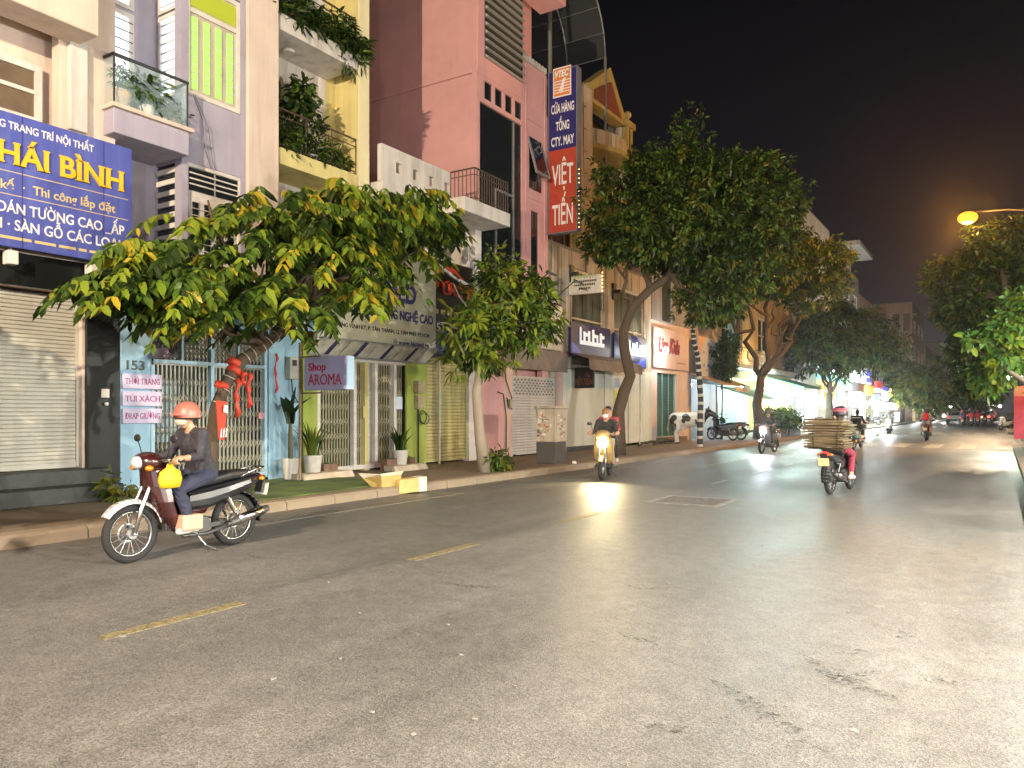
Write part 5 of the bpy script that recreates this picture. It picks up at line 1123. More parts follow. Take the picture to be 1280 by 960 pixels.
d0 = -b0.x * math.sin(TH) + b0.y * math.cos(TH)
path = [b0] + [ad(px, py, d0) for px, py in ((773, 515), (780, 490), (788, 470), (781, 440), (779, 415), (790, 385), (812, 362), (838, 345))]
big_tree('tall round-crowned street tree with crooked leaning trunk beside the blue boards', b0, path,
    [(8, ad(900, 300, D3), .13, .05), (8, ad(860, 260, D3), .13, .05), (7, ad(790, 290, D3 - 1), .10, .04), (8, ad(940, 250, D3 + 1), .12, .04), (6, ad(770, 330, D3), .08, .03), (8, ad(880, 380, D3 - .5), .1, .03)],
    [blobd(868, 262, D3, 88, 85), blobd(800, 270, D3 - .3, 62, 66), blobd(930, 255, D3 + .6, 62, 62), blobd(862, 224, D3, 58, 36), blobd(905, 318, D3 - .2, 58, 50), blobd(788, 302, D3 - .8, 46, 28), blobd(885, 372, D3 - .3, 36, 28), blobd(930, 216, D3 + .4, 34, 26), blobd(970, 265, D3 + .8, 26, 40)],
    3700, 12, .175, .078, [G_DARK, G_MID, G_OLIVE], [.5, .36, .14], rng, .2, shell_=.72)
rng = np.random.default_rng(22)
b0 = Vector((-9.9, Yx(950, -9.9), .12)); d0 = -b0.x * math.sin(TH) + b0.y * math.cos(TH)
path = [b0] + [ad(px, py, d0) for px, py in ((949, 530), (946, 505), (950, 485), (951, 470))]
big_tree('forked street tree with bare limbs rising in a fan before the ochre cafe', b0, path,
    [(4, ad(912, 385, d0), .16, .09), (4, ad(960, 372, d0), .14, .08), (4, ad(1003, 395, d0), .16, .09), (3, ad(985, 405, d0 + .3), .1, .06)],
    [blobd(980, 332, d0, 62, 40), blobd(925, 345, d0, 46, 38), blobd(1020, 330, d0 + .5, 36, 34), blobd(980, 306, d0, 44, 22), blobd(895, 375, d0 - .5, 28, 26), blobd(1015, 368, d0, 34, 18), blobd(1040, 352, d0 + .4, 18, 18), blobd(895, 340, d0 + .5, 26, 30)],
    2300, 11, .23, .09, [G_DARK, G_MID, G_OLIVE], [.42, .32, .26], rng, .28, shell_=.6)
rng = np.random.default_rng(23)
b0 = Vector((-9.8, Yx(1037, -9.8), .12)); d0 = -b0.x * math.sin(TH) + b0.y * math.cos(TH)
path = [b0] + [ad(px, py, d0) for px, py in ((1037, 515), (1036, 498), (1037, 492))]
big_tree('low spreading street tree with thin upswept stems before the lit shops', b0, path,
    [(3, ad(1024, 455, d0), .1, .06), (3, ad(1033, 450, d0), .1, .06), (3, ad(1058, 462, d0), .11, .06), (3, ad(1080, 440, d0), .09, .04), (3, ad(1010, 430, d0), .09, .04), (2, ad(1040, 420, d0), .1, .05)],
    [blobd(1050, 425, d0, 62, 36), blobd(1010, 435, d0, 32, 30), blobd(1090, 435, d0, 34, 30), blobd(1050, 402, d0, 42, 20), blobd(1108, 445, d0, 14, 16)],
    1600, 10, .34, .13, [G_DARK, G_MID, G_OLIVE], [.5, .36, .14], rng, .3, shell_=.6)
# ---- far trees, right-hand trees
rng = np.random.default_rng(24)
def simple_tree(label, px, pyb, d, blobs, n_cl, L, mats, wts, trunk_top, r0=.22, group='trees along the far street', per=9, shell_=.5):
    b = ad(px, pyb, d); b.z = .12; top = ad(*trunk_top, d)
    big_tree(label, b, [b, b.lerp(top, .5), top], [(2, Vector(bl0[:3]), r0 * .5, .05) for bl0 in blobs[:4]], blobs, n_cl, per, L, L * .42, mats, wts, rng, r0, group=group, shell_=shell_)
simple_tree('olive rounded tree by the kerb behind the pair on one motorbike', 1157, 530, 80, [blobd(1162, 478, 80, 34, 22), blobd(1140, 488, 80, 20, 20), blobd(1184, 482, 80, 18, 20), blobd(1160, 500, 80, 30, 14)], 620, .5, [G_DARK, G_MID, G_OLIVE], [.3, .25, .45], (1158, 500))
simple_tree('dark narrow tree between the brown block and the olive tree', 1128, 530, 95, [blobd(1132, 470, 95, 18, 16), blobd(1126, 484, 95, 12, 16)], 260, .55, [G_DARK, G_MID], [.7, .3], (1130, 490))
simple_tree('hazy brown-green tree far down the street', 1205, 522, 120, [blobd(1208, 490, 120, 22, 18), blobd(1196, 498, 120, 14, 14), blobd(1226, 500, 120, 12, 12)], 420, .8, [G_DARK, G_OLIVE], [.6, .4], (1206, 500))
D6 = 27.5
rng = np.random.default_rng(25)
b0 = Vector((1.25, 29, .12)); d0 = -b0.x * math.sin(TH) + b0.y * math.cos(TH)
big_tree('huge dark street tree overhanging the road under the orange lamp', b0, [b0, Vector((1.2, 29, 2)), Vector((1.0, 29.1, 3.4)), Vector((.6, 29.2, 4.3))],
    [(3, ad(1200, 350, D6), .15, .06), (3, ad(1240, 320, D6), .15, .06), (2, ad(1230, 440, D6), .12, .05), (3, ad(1290, 350, D6), .14, .05)],
    [blobd(1217, 362, D6, 46, 42), blobd(1240, 400, D6, 55, 55), blobd(1275, 330, D6 + 1, 60, 55), blobd(1187, 350, D6, 28, 24), blobd(1224, 326, D6, 34, 20), blobd(1230, 450, D6 - .5, 42, 36), blobd(1300, 420, D6, 50, 60), blobd(1200, 400, D6, 24, 30), blobd(1278, 296, D6 + 1.2, 34, 22), blobd(1225, 480, D6 - 1, 26, 18)],
    3400, 11, .2, .085, [G_DARK, G_MID, G_OLIVE], [.62, .3, .08], rng, .2, shell_=.66)
D7 = 17.5
rng = np.random.default_rng(26)
b0 = Vector((1.35, 18.6, .12))
big_tree('young bright green tree at the right kerb lit by a white lamp', b0, [b0, Vector((1.3, 18.6, 1.4)), ad(1262, 465, D7), ad(1252, 445, D7), ad(1258, 425, D7)],
    [(4, ad(1275, 405, D7), .04, .02), (4, ad(1290, 395, D7), .04, .02)],
    [blobd(1275, 400, D7, 24, 24), blobd(1262, 418, D7, 22, 20), blobd(1285, 430, D7, 24, 24), blobd(1290, 380, D7, 26, 24), blobd(1243, 418, D7, 10, 10), blobd(1266, 452, D7, 20, 10), blobd(1240, 470, D7 + 2, 16, 20), blobd(1216, 424, D7, 6, 4)],
    380, 8, .21, .12, [G_EMER, G_LIME, G_MID], [.55, .25, .2], rng, .07, trunk_m=BARK_P, shell_=.3)
rng = np.random.default_rng(27)
# bushy tree behind the billboard, planter, foot shrub, weeds
simple_tree('dark bushy small tree beside the picture billboard', 902, 545, 37, [blobd(907, 447, 37, 12, 22), blobd(904, 462, 37, 11, 12), blobd(911, 430, 37, 10, 12)], 330, .2, [G_DARK, G_MID], [.7, .3], (903, 490), .05, None, 8)
def shrub(name, label, c, r, n, L, mats, wts, cat='shrub', pot=None, group=None):
    t = thing(name, label, cat, (c[0], c[1], .14), group)
    if pot: pot(t)
    crown(t, [(c[0], c[1], c[2], *r)], n, 7, L, L * .42, mats, wts, rng, .2, 'foliage')
    mb = MB()
    for k in range(5): mb.tube([(c[0] + .03 * k - .06, c[1], .14), (c[0] + rng.normal() * r[0] * .4, c[1] + rng.normal() * r[1] * .4, c[2])], [.012, .008], 5)
    mb.build('stem', BARK, t); return t
b0 = onG(614, 590, .14); shrub('shrub', 'small leafy shrub at the foot of the slim young tree', (b0[0] + .05, b0[1] + .25, .34), (.22, .3, .22), 60, .15, [G_DARK, G_MID, G_OLIVE], [.3, .4, .3])
b0 = onG(148, 628, .14); shrub('weeds', 'thin weeds growing at the base of the black granite pillar', (-11.2, Yx(150, -11.2), .34), (.14, .22, .2), 22, .14, [G_MID, G_OLIVE], [.6, .4], 'weeds')
def planter(t):
    o = ORG[t.name]; MB().box(o.x - .4, o.x + .4, o.y - 1.4, o.y + 1.4, .14, .5).build('box', mat('planter_dark', (.05, .04, .035), .6, var=.3), t, bevel=.01)
for k, px in enumerate((968, 985)):
    X = -10.2; shrub('planter', ['planter box of bushy green shrubs behind the headlight glare', 'planter box of bushy green shrubs beside the white light panels'][k], (X, Yx(px, X), 1.0), (.6, 1.5, .55), 230, .22, [G_DARK, G_MID, G_EMER], [.35, .4, .25], 'planter', planter, 'planters before the cafe')
# potted plants before the clinic
WPOT = mat('white_pot', (.62, .60, .55), .35, var=.1); BPOT = mat('brown_pot', (.20, .12, .08), .6, var=.3)
def pot(t, x, y, r, h, m, sq=False):
    mb = MB()
    if sq: mb.prism([(x - r * .8, y - r * .8, .15), (x + r * .8, y - r * .8, .15), (x + r * .8, y + r * .8, .15), (x - r * .8, y + r * .8, .15)], (0, 0, h)); mb.box(x - r * .9, x + r * .9, y - r * .9, y + r * .9, .15 + h, .17 + h)
    else: mb.lathe([(r * .68, 0), (r * .72, .01), (r, h - .03), (r * 1.04, h - .02), (r * 1.04, h), (r * .9, h), (r * .88, h - .05)], (x, y, .15), 20)
    mb.build('pot', m, t, smooth='auto'); MB().lathe([(r * .85, 0), (r * .5, .01)], (x, y, .15 + h - .06), 14).build('soil', mat('soil', (.03, .02, .015), .95), t)
def blade(x, y, z, d, L_, W_, bend):
    d = Vector((d[0], d[1], 0)).normalized(); s = Vector((-d.y, d.x, 0)); P = []
    for k in range(7):
        f = k / 6; c = Vector((x, y, z)) + d * (bend * f * f * L_) + Vector((0, 0, L_ * f * (1 - .25 * bend * f))); w = W_ * (.6 + .4 * math.sin(f * 2.6)) * (1 - f ** 4)
        P += [c - s * w, c + d * w * .25 * -1, c + s * w]
    return P, [(3 * k + j, 3 * k + j + 1, 3 * k + j + 4, 3 * k + j + 3) for k in range(6) for j in range(2)]
def snake_plant(label, px, X, r, h, n, L_, m, mats, sq=False, group='potted plants before the clinic'):
    y = Yx(px, X); t = thing('potted_plant', label, 'potted plant', (X, y, .15), group); pot(t, X, y, r, h, m, sq); mb = MB()
    for k in range(n):
        a = rng.uniform(0, 6.283); rr_ = rng.uniform(0, r * .7); v, f = blade(X + rr_ * math.cos(a), y + rr_ * math.sin(a), .15 + h - .05, (math.cos(a), math.sin(a)), L_ * rng.uniform(.6, 1.1), .028, rng.uniform(.1, .7)); mb.add(v, f, int(rng.integers(0, len(mats))))
    mb.build('foliage', mats, t, smooth=True); return t
PX = -11.85
y = Yx(363, PX); t = thing('potted_plant', 'tall banana-like plant with three broad leaves in a slim white pot', 'potted plant', (PX, y, .15), 'potted plants before the clinic'); pot(t, PX, y, .17, .42, WPOT)
mb = MB(); mb.tube([(PX, y, .5), (PX + .01, y - .01, 1.0), (PX, y, 1.35)], [.05, .045, .03], 8); mb.build('stem', plaster('banana_stem', (.16, .15, .09), .4, seed=63), t, smooth=True)
mb = MB()
for (dx, dy, L_, bend) in ((.2, -.8, .62, .55), (.3, .8, .66, .7), (.1, .25, .8, .15), (-.3, .1, .6, .4)): v, f = blade(PX, y, 1.25, (dx, dy), L_, .13, bend); mb.add(v, f)
mb.build('leaf', G_DARK, t, smooth=True)
snake_plant('spiky upright plant in a wide white pot, next to the banana-like plant', 391, PX + .1, .19, .46, 34, .8, WPOT, [G_DARK, G_MID, G_OLIVE]); snake_plant('spiky dark plant in a tapered white pot at the lime pillar', 500, PX + .1, .19, .45, 34, .68, WPOT, [G_DARK, G_DARK, G_MID])
for k, (px, lab) in enumerate(((405, 'empty-looking brown square pot right beside the wide white pot'), (414, 'brown square pot at the edge of the white door frame'), (483, 'low brown square pot left of the tapered white pot'), (490, 'brown square pot touching the tapered white pot'), (512, 'brown square pot right of the tapered white pot'))): snake_plant(lab, px, PX + .05, .12, .24, 5, .12, BPOT, [G_MID, G_OLIVE], True, 'small brown pots before the clinic')
# balcony plants
def pot_plant(name, label, x, y, z, r, h, pm, blobs, n, L, mats, wts, group='plants on the balconies'):
    t = thing(name, label, 'potted plant', (x, y, z), group)
    MB().lathe([(r * .6, 0), (r * .95, h * .6), (r, h * .85), (r * .8, h * .9), (r * .85, h), (r * .6, h)], (x, y, z), 16).build('pot', pm, t, smooth='auto')
    mb = MB()
    for k in range(4): mb.tube([(x, y, z + h * .9), (x + rng.normal() * .04, y + rng.normal() * .06, z + h + .15 + k * .05)], [.012, .006], 5)
    mb.build('stem', BARK, t); crown(t, blobs, n, 6, L, L * .4, mats, wts, rng, .3, 'foliage')
GY = FX + .12
pot_plant('potted_plant', 'wide cream urn with a leggy plant behind the glass balcony', GY, 7.22, 6.45, .17, .3, plaster('cream_urn', (.55, .45, .33), .3, seed=64), [(GY, 7.22, 7.0, .12, .18, .2)], 24, .09, [G_DARK, G_MID], [.6, .4])
pot_plant('potted_plant', 'pale pot of spiky bromeliad leaves in the middle of the glass balcony', GY, 7.68, 6.45, .14, .2, WPOT, [(GY, 7.65, 6.85, .18, .3, .2)], 40, .2, [G_DARK, G_MID], [.5, .5])
pot_plant('potted_plant', 'small sprig in a low pot on the glass balcony', GY, 7.95, 6.45, .08, .1, WPOT, [(GY, 7.95, 6.65, .06, .08, .1)], 12, .08, [G_MID, G_LIME], [.6, .4])
pot_plant('potted_plant', 'dark round pot with drooping sprigs at the end of the glass balcony', GY, 8.2, 6.45, .11, .16, BPOT, [(GY, 8.2, 6.68, .1, .16, .12)], 16, .1, [G_DARK, G_MID], [.6, .4])
t = thing('balcony_foliage', 'dense dark ferns spilling over the uppermost yellow-house balcony', 'plants', (FX - .2, 11.8, 9.56), 'plants on the balconies'); crown(t, [(FX - .1, 11.3, 9.85, .3, .8, .3), (FX - .1, 12.3, 9.85, .3, .75, .32), (FX, 12.7, 9.6, .2, .3, .3)], 420, 7, .2, .06, [G_DARK, G_MID], [.8, .2], rng, .2, 'foliage')
mb = MB()
for k in range(5): mb.box(FX - .35, FX - .08, 10.75 + k * .42, 11.08 + k * .42, 9.56, 9.76)
mb.build('trough', BPOT, t)
t = thing('balcony_foliage', 'tall fiddle-leaf plant and mixed shrubs on the lower yellow-house balcony', 'plants', (FX - .3, 11.8, 6.84), 'plants on the balconies'); crown(t, [(FX - .3, 11.5, 7.9, .25, .35, .55), (FX - .3, 11.35, 8.35, .2, .25, .3)], 80, 6, .2, .11, [G_DARK, G_MID], [.6, .4], rng, .2, 'foliage'); crown(t, [(FX - .25, 10.95, 7.15, .2, .35, .3), (FX - .25, 11.7, 7.15, .22, .5, .3), (FX - .25, 12.35, 7.05, .2, .3, .22)], 170, 7, .2, .05, [G_DARK, G_MID, G_OLIVE], [.6, .3, .1], rng, .2, 'foliage')
mb = MB(); mb.tube([(FX - .3, 11.5, 6.9), (FX - .3, 11.45, 7.5), (FX - .3, 11.5, 8.1)], [.03, .025, .015], 6)
for k in range(4): mb.lathe([(.1, 0), (.14, .2), (.12, .2)], (FX - .3, 10.95 + k * .42, 6.84), 12)
mb.build('pot', WPOT, t)
# black and white banded slim trunk on the pavement
X = -9.75; P = []
for px, py in ((875, 558), (875, 530), (876, 500), (874, 470), (872, 445), (867, 425), (866, 408)): y, z = onX(px, py, X); P.append(Vector((X, y, z)))
P[0].z = .12; t = thing('banded_trunk', 'slim bare trunk wound with black and white bands before the billboard', 'tree trunk', P[0]); mb = MB()
n = 50
def pth(f):
    i = min(int(f * (len(P) - 1)), len(P) - 2); return P[i].lerp(P[i + 1], f * (len(P) - 1) - i)
for k in range(n): mb.tube([pth(k / n), pth((k + 1) / n)], [.115 - .03 * k / n, .115 - .03 * (k + 1) / n], 10, k % 3 == 0, cap=False)
mb.m = [int(v) for v in mb.m]; mb.build('trunk', [mat('band_black', (.02, .02, .02), .6), mat('band_white', (.5, .48, .42), .6)], t)
# ================================================================ motorbikes
RUB = mat('tyre_rubber', (.012, .012, .012), .85); CHR = mat('chrome', (.55, .55, .55), .2, 1.0); ALU = mat('cast_alloy', (.35, .35, .35), .4, .9, var=.2); SEATM = mat('seat_vinyl', (.015, .015, .016), .5); ENG = mat('engine_metal', (.09, .09, .09), .5, .7, var=.3, scale=20)
TAIL = mat('tail_lens', (.4, .01, .005), .25); TAIL_ON = mat('tail_lens_on', (.5, .01, .005), .3, emit=3, ecol=(1, .04, .02)); LENS = mat('lamp_glass', (.45, .47, .48), .1, spec=.8); LENS_Y = mat('headlight_warm_on', (1, 1, 1), .3, emit=60, ecol=(1, .86, .55)); LENS_W = mat('headlight_white_on', (1, 1, 1), .3, emit=70, ecol=(.85, .94, 1)); AMB = mat('amber_lens', (.5, .18, .01), .25)
PLATE = mat('plate_white', (.6, .58, .52), .5); PLATE_Y = mat('plate_pale_yellow', (.72, .55, .28), .5)
def paintc(n, c): return mat(n, c, .25, 0, coat=.6)
def make_bike(label, body, panel, loc, rz, group, scooter=False, lamp=None, tail_on=False, ex=1, plate=PLATE, fender=None, lampcol=None, power=0, name='motorbike'):
    t = thing(name, label, 'scooter' if scooter else 'motorbike', (0, 0, 0), group); B = lambda mb, n, m, p=None, **k: mb.build(n, m, p or t, local=True, **k)
    r = .24 if scooter else .285; fy, ry = .62, -.60
    for y in (fy, ry):
        mb = MB(); mb.lathe([(.05, -.05), (.06, -.03), (.06, .03), (.05, .05)], (0, 0, 0), 14); mb.v = [(z, y + x, r + yy) for x, yy, z in mb.v]
        for k in range(5 if scooter else 18):
            a = 2 * math.pi * k / (5 if scooter else 18); d = Vector((0, math.cos(a), math.sin(a))); c = Vector((0, y, r)); s = .02 * (1 if k % 2 else -1)
            mb.bar(c + d * .04 + Vector((s, 0, 0)), c + d * (r - .05), .016 if scooter else .004, 6)
        mb.torus((.055 if y > 0 else 0, y, r), (1, 0, 0), .085, .014, 20, 4, 0, .25)
        w = B(mb, 'wheel', ALU); mb = MB(); mb.torus((0, y, r), (1, 0, 0), r - .035, .04 if not scooter else .046, 36, 10); B(mb, 'tyre', RUB, w, smooth=True)
        mb = MB(); mb.torus((0, y, r), (1, 0, 0), r - .07, .016, 36, 6, 0, 1.6); B(mb, 'rim', CHR, w, smooth=True)
    hd = Vector((0, .40, .88)); fork = MB()
    for s in (-.075, .075): fork.tube([(s, fy, r), (s, fy - .06, r + .22), (s * .8, .46, .72), (s * .6, .40, .9)], [.02, .024, .022, .02], 8)
    fork.bar((-.1, fy, r), (.1, fy, r), .014); B(fork, 'fork', CHR, smooth=True)
    # front mudguard
    def guard(y, a0, a1, w, rr_, n=12):
        mb = MB(); P = []
        for k in range(n + 1):
            a = R(a0 + (a1 - a0) * k / n); c, s = math.cos(a), math.sin(a); ww = w * (.75 + .25 * math.sin(math.pi * k / n))
            P.append([(-ww, y + (rr_ - .03) * c, r + (rr_ - .03) * s), (-ww * .7, y + rr_ * c, r + rr_ * s), (0, y + (rr_ + .012) * c, r + (rr_ + .012) * s), (ww * .7, y + rr_ * c, r + rr_ * s), (ww, y + (rr_ - .03) * c, r + (rr_ - .03) * s)])
        for k in range(n):
            for j in range(4): mb.quad(P[k][j], P[k][j + 1], P[k + 1][j + 1], P[k + 1][j])
        return mb
    o = B(guard(fy, 35, 165, .075, r + .045), 'front_mudguard', fender or body, smooth=True); o.modifiers.new('solid', 'SOLIDIFY').thickness = .006
    o = B(guard(ry, 60, 190, .08, r + .05), 'rear_mudguard', SEATM, smooth=True); o.modifiers.new('solid', 'SOLIDIFY').thickness = .006
    # leg shield: lofted curved panel
    def loft(name, secs, m, sub=1, p=None):
        """secs: list of (y, z, half width, bulge y) rows -> closed curved shell"""
        mb = MB(); n = 9; rows = []
        for (y, z, w, bl, th) in secs:
            f = [(w * math.sin(math.pi * (q / (n - 1) - .5)), y + bl * math.cos(math.pi * (q / (n - 1) - .5)), z) for q in range(n)]; b = [(x * .97, yy - th, zz) for x, yy, zz in reversed(f)]; rows.append(f + b)
        k = len(rows[0])
        for i in range(len(rows) - 1):
            for j in range(k):
                j2 = (j + 1) % k; mb.quad(rows[i][j], rows[i][j2], rows[i + 1][j2], rows[i + 1][j])
        mb.add(rows[0], [tuple(range(k))]); mb.add(rows[-1], [tuple(reversed(range(k)))]); return B(mb, name, m, p, smooth='auto')
    W1 = .21 if scooter else .17
    loft('leg_shield', [(.20, .30, .11, .05, .05), (.27, .42, W1, .08, .06), (.33, .58, W1 + .02, .1, .06), (.36, .74, W1, .12, .07), (.38, .9, W1 - .03, .12, .1), (.38, .98, .1, .09, .1)], body)
    # long body / side panels: lofted along y
    def loft_y(name, secs, m, p=None):
        mb = MB(); n = 14; rows = []
        for (y, zc, hw, hh) in secs:
            rows.append([(hw * math.copysign(abs(math.cos(2 * math.pi * q / n)) ** .7, math.cos(2 * math.pi * q / n)), y, zc + hh * math.copysign(abs(math.sin(2 * math.pi * q / n)) ** .8, math.sin(2 * math.pi * q / n))) for q in range(n)])
        for i in range(len(rows) - 1):
            for j in range(n):
                j2 = (j + 1) % n; mb.quad(rows[i][j], rows[i + 1][j], rows[i + 1][j2], rows[i][j2])
        mb.add(rows[0], [tuple(range(n))]); mb.add(rows[-1], [tuple(reversed(range(n)))]); return B(mb, name, m, p, smooth='auto')
    if scooter:
        loft_y('floorboard', [(.30, .30, .14, .05), (.1, .27, .17, .05), (-.15, .29, .16, .07)], SEATM); loft_y('side_panel', [(-.02, .5, .12, .18), (-.2, .53, .17, .2), (-.5, .58, .17, .16), (-.8, .66, .11, .09), (-.92, .7, .05, .04)], panel)
    else:
        loft_y('frame_cover', [(.32, .62, .06, .1), (.15, .5, .075, .09), (-.05, .48, .08, .1), (-.2, .52, .09, .12)], body); loft_y('side_panel', [(.02, .55, .1, .11), (-.2, .57, .135, .13), (-.45, .62, .14, .11), (-.75, .69, .11, .08), (-.92, .74, .06, .05)], panel)
    loft_y('seat', [(.1, .72, .08, .035), (-.05, .735, .12, .05), (-.25, .755, .14, .055), (-.45, .79, .145, .055), (-.68, .8, .12, .05), (-.8, .8, .07, .03)], SEATM)
    mb = MB(); mb.tube([(-.11, -.6, .77), (-.12, -.8, .84), (-.1, -.93, .86), (.1, -.93, .86), (.12, -.8, .84), (.11, -.6, .77)], .012, 8); B(mb, 'grab_rail', CHR, smooth=True)
    mb = MB(); mb.ell((0, .05, .33), (.11, .17, .11), 14, 8); mb.lathe([(.09, -.1), (.1, -.06), (.1, .06), (.09, .1)], (0, 0, 0), 16)
    mb.v = mb.v[:-64] + [(z * 1.3, x - .12, y + .29) for x, y, z in mb.v[-64:]]
    for k in range(5): mb.box(-.07, .07, .17 + k * .025, .185 + k * .025, .28, .42)
    mb.box(-.05, .05, -.6, -.1, .27, .31) if scooter else mb.box(-.09, -.05, -.62, -.05, .25, .3)
    B(mb, 'engine', ENG, smooth='auto')
    mb = MB()
    for s in (-1, 1): mb.bar((s * .1, ry + .02, r + .02), (s * .11, ry + .22, .66), .013); mb.tube([(s * .1, ry + .035, r + .1 + k * .02) for k in range(2)], .03, 8); mb.tube([(s * .102, ry + .06, r + .1), (s * .108, ry + .17, .55)], .027, 8)
    mb.bar((-.11, ry, r), (.11, ry, r), .016); B(mb, 'shock_absorber', CHR)
    mb = MB(); mb.tube([(ex * .06, .18, .3), (ex * .1, .1, .2), (ex * .14, -.15, .2), (ex * .16, -.4, .26)], [.016, .018, .02, .025], 10); mb.tube([(ex * .16, -.4, .26), (ex * .165, -.5, .29), (ex * .17, -.85, .37), (ex * .17, -.93, .39)], [.03, .05, .055, .035], 12); e_ = B(mb, 'exhaust', ENG, smooth=True)
    mb = MB(); mb.tube([(ex * .18, -.52, .305), (ex * .185, -.82, .375)], [.052, .055], 12); B(mb, 'heat_shield', CHR, e_, smooth=True)
    mb = MB(); mb.tube([(-.34, .28, 1.0), (-.2, .36, 1.01), (-.06, .42, .99), (.06, .42, .99), (.2, .36, 1.01), (.34, .28, 1.0)], .012, 8); hb = B(mb, 'handlebar', CHR, smooth=True)
    for s in (-1, 1):
        mb = MB(); mb.bar((s * .24, .337, 1.008), (s * .36, .27, .998), .018, 10); B(mb, 'grip', RUB, hb)
        mb = MB(); mb.bar((s * .2, .36, 1.01), (s * .29, .36, 1.2), .006, 6); mb.ell((s * .31, .355, 1.22), (.06, .014, .04), 12, 8); B(mb, 'mirror', SEATM, hb, smooth=True)
        mb = MB(); mb.bar((s * .2, .38, .985), (s * .31, .36, .975), .005, 5); B(mb, 'lever', CHR, hb)
        mb = MB(); mb.ell((s * .13, .5, .93), (.035, .045, .03), 10, 6); B(mb, 'turn_signal', AMB, smooth=True); mb = MB(); mb.ell((s * .1, -.9, .73), (.035, .03, .025), 10, 6); B(mb, 'turn_signal', AMB, smooth=True)
    mb = MB(); mb.ell((0, .44, .99), (.17, .13, .1), 16, 10); B(mb, 'headlight_cowl', body, smooth=True)
    hz, hy = (.80, .485) if scooter else (.985, .55)
    mb = MB(); mb.ell((0, hy, hz), (.115, .085, .105) if power else (.085, .05, .065), 16, 10); B(mb, 'headlight', lamp or LENS, smooth=True)
    if power: l = light('headlight_beam', (0, hy + .12, hz), power, lampcol, None, .05, 110, (0, 1, -.16), .8); l.parent = t; g = light('headlight_glow', (0, hy + .25, hz), power * .02, lampcol, None, .05); g.parent = t
    mb = MB(); mb.ell((0, -.93, .74), (.085, .035, .04), 14, 8); B(mb, 'tail_light', TAIL_ON if tail_on else TAIL, smooth=True)
    mb = MB(); mb.obox((0, -.99, .6), (1, 0, 0), (0, -.25, 1), (0, 1, .25), .095, .07, .004); B(mb, 'licence_plate', plate); mb = MB(); mb.obox((0, -.96, .66), (1, 0, 0), (0, -.25, 1), (0, 1, .25), .06, .1, .01); B(mb, 'plate_bracket', SEATM)
    mb = MB(); mb.bar((-.26, .06, .24), (.26, .06, .24), .014); mb.bar((-.22, -.35, .33), (.22, -.35, .33), .012); mb.tube([(-.1, -.05, .2), (-.16, -.12, .08), (-.22, -.2, .03)], .01, 6); B(mb, 'footrest', CHR)
    t.location = loc; t.rotation_euler = (0, 0, rz); return t

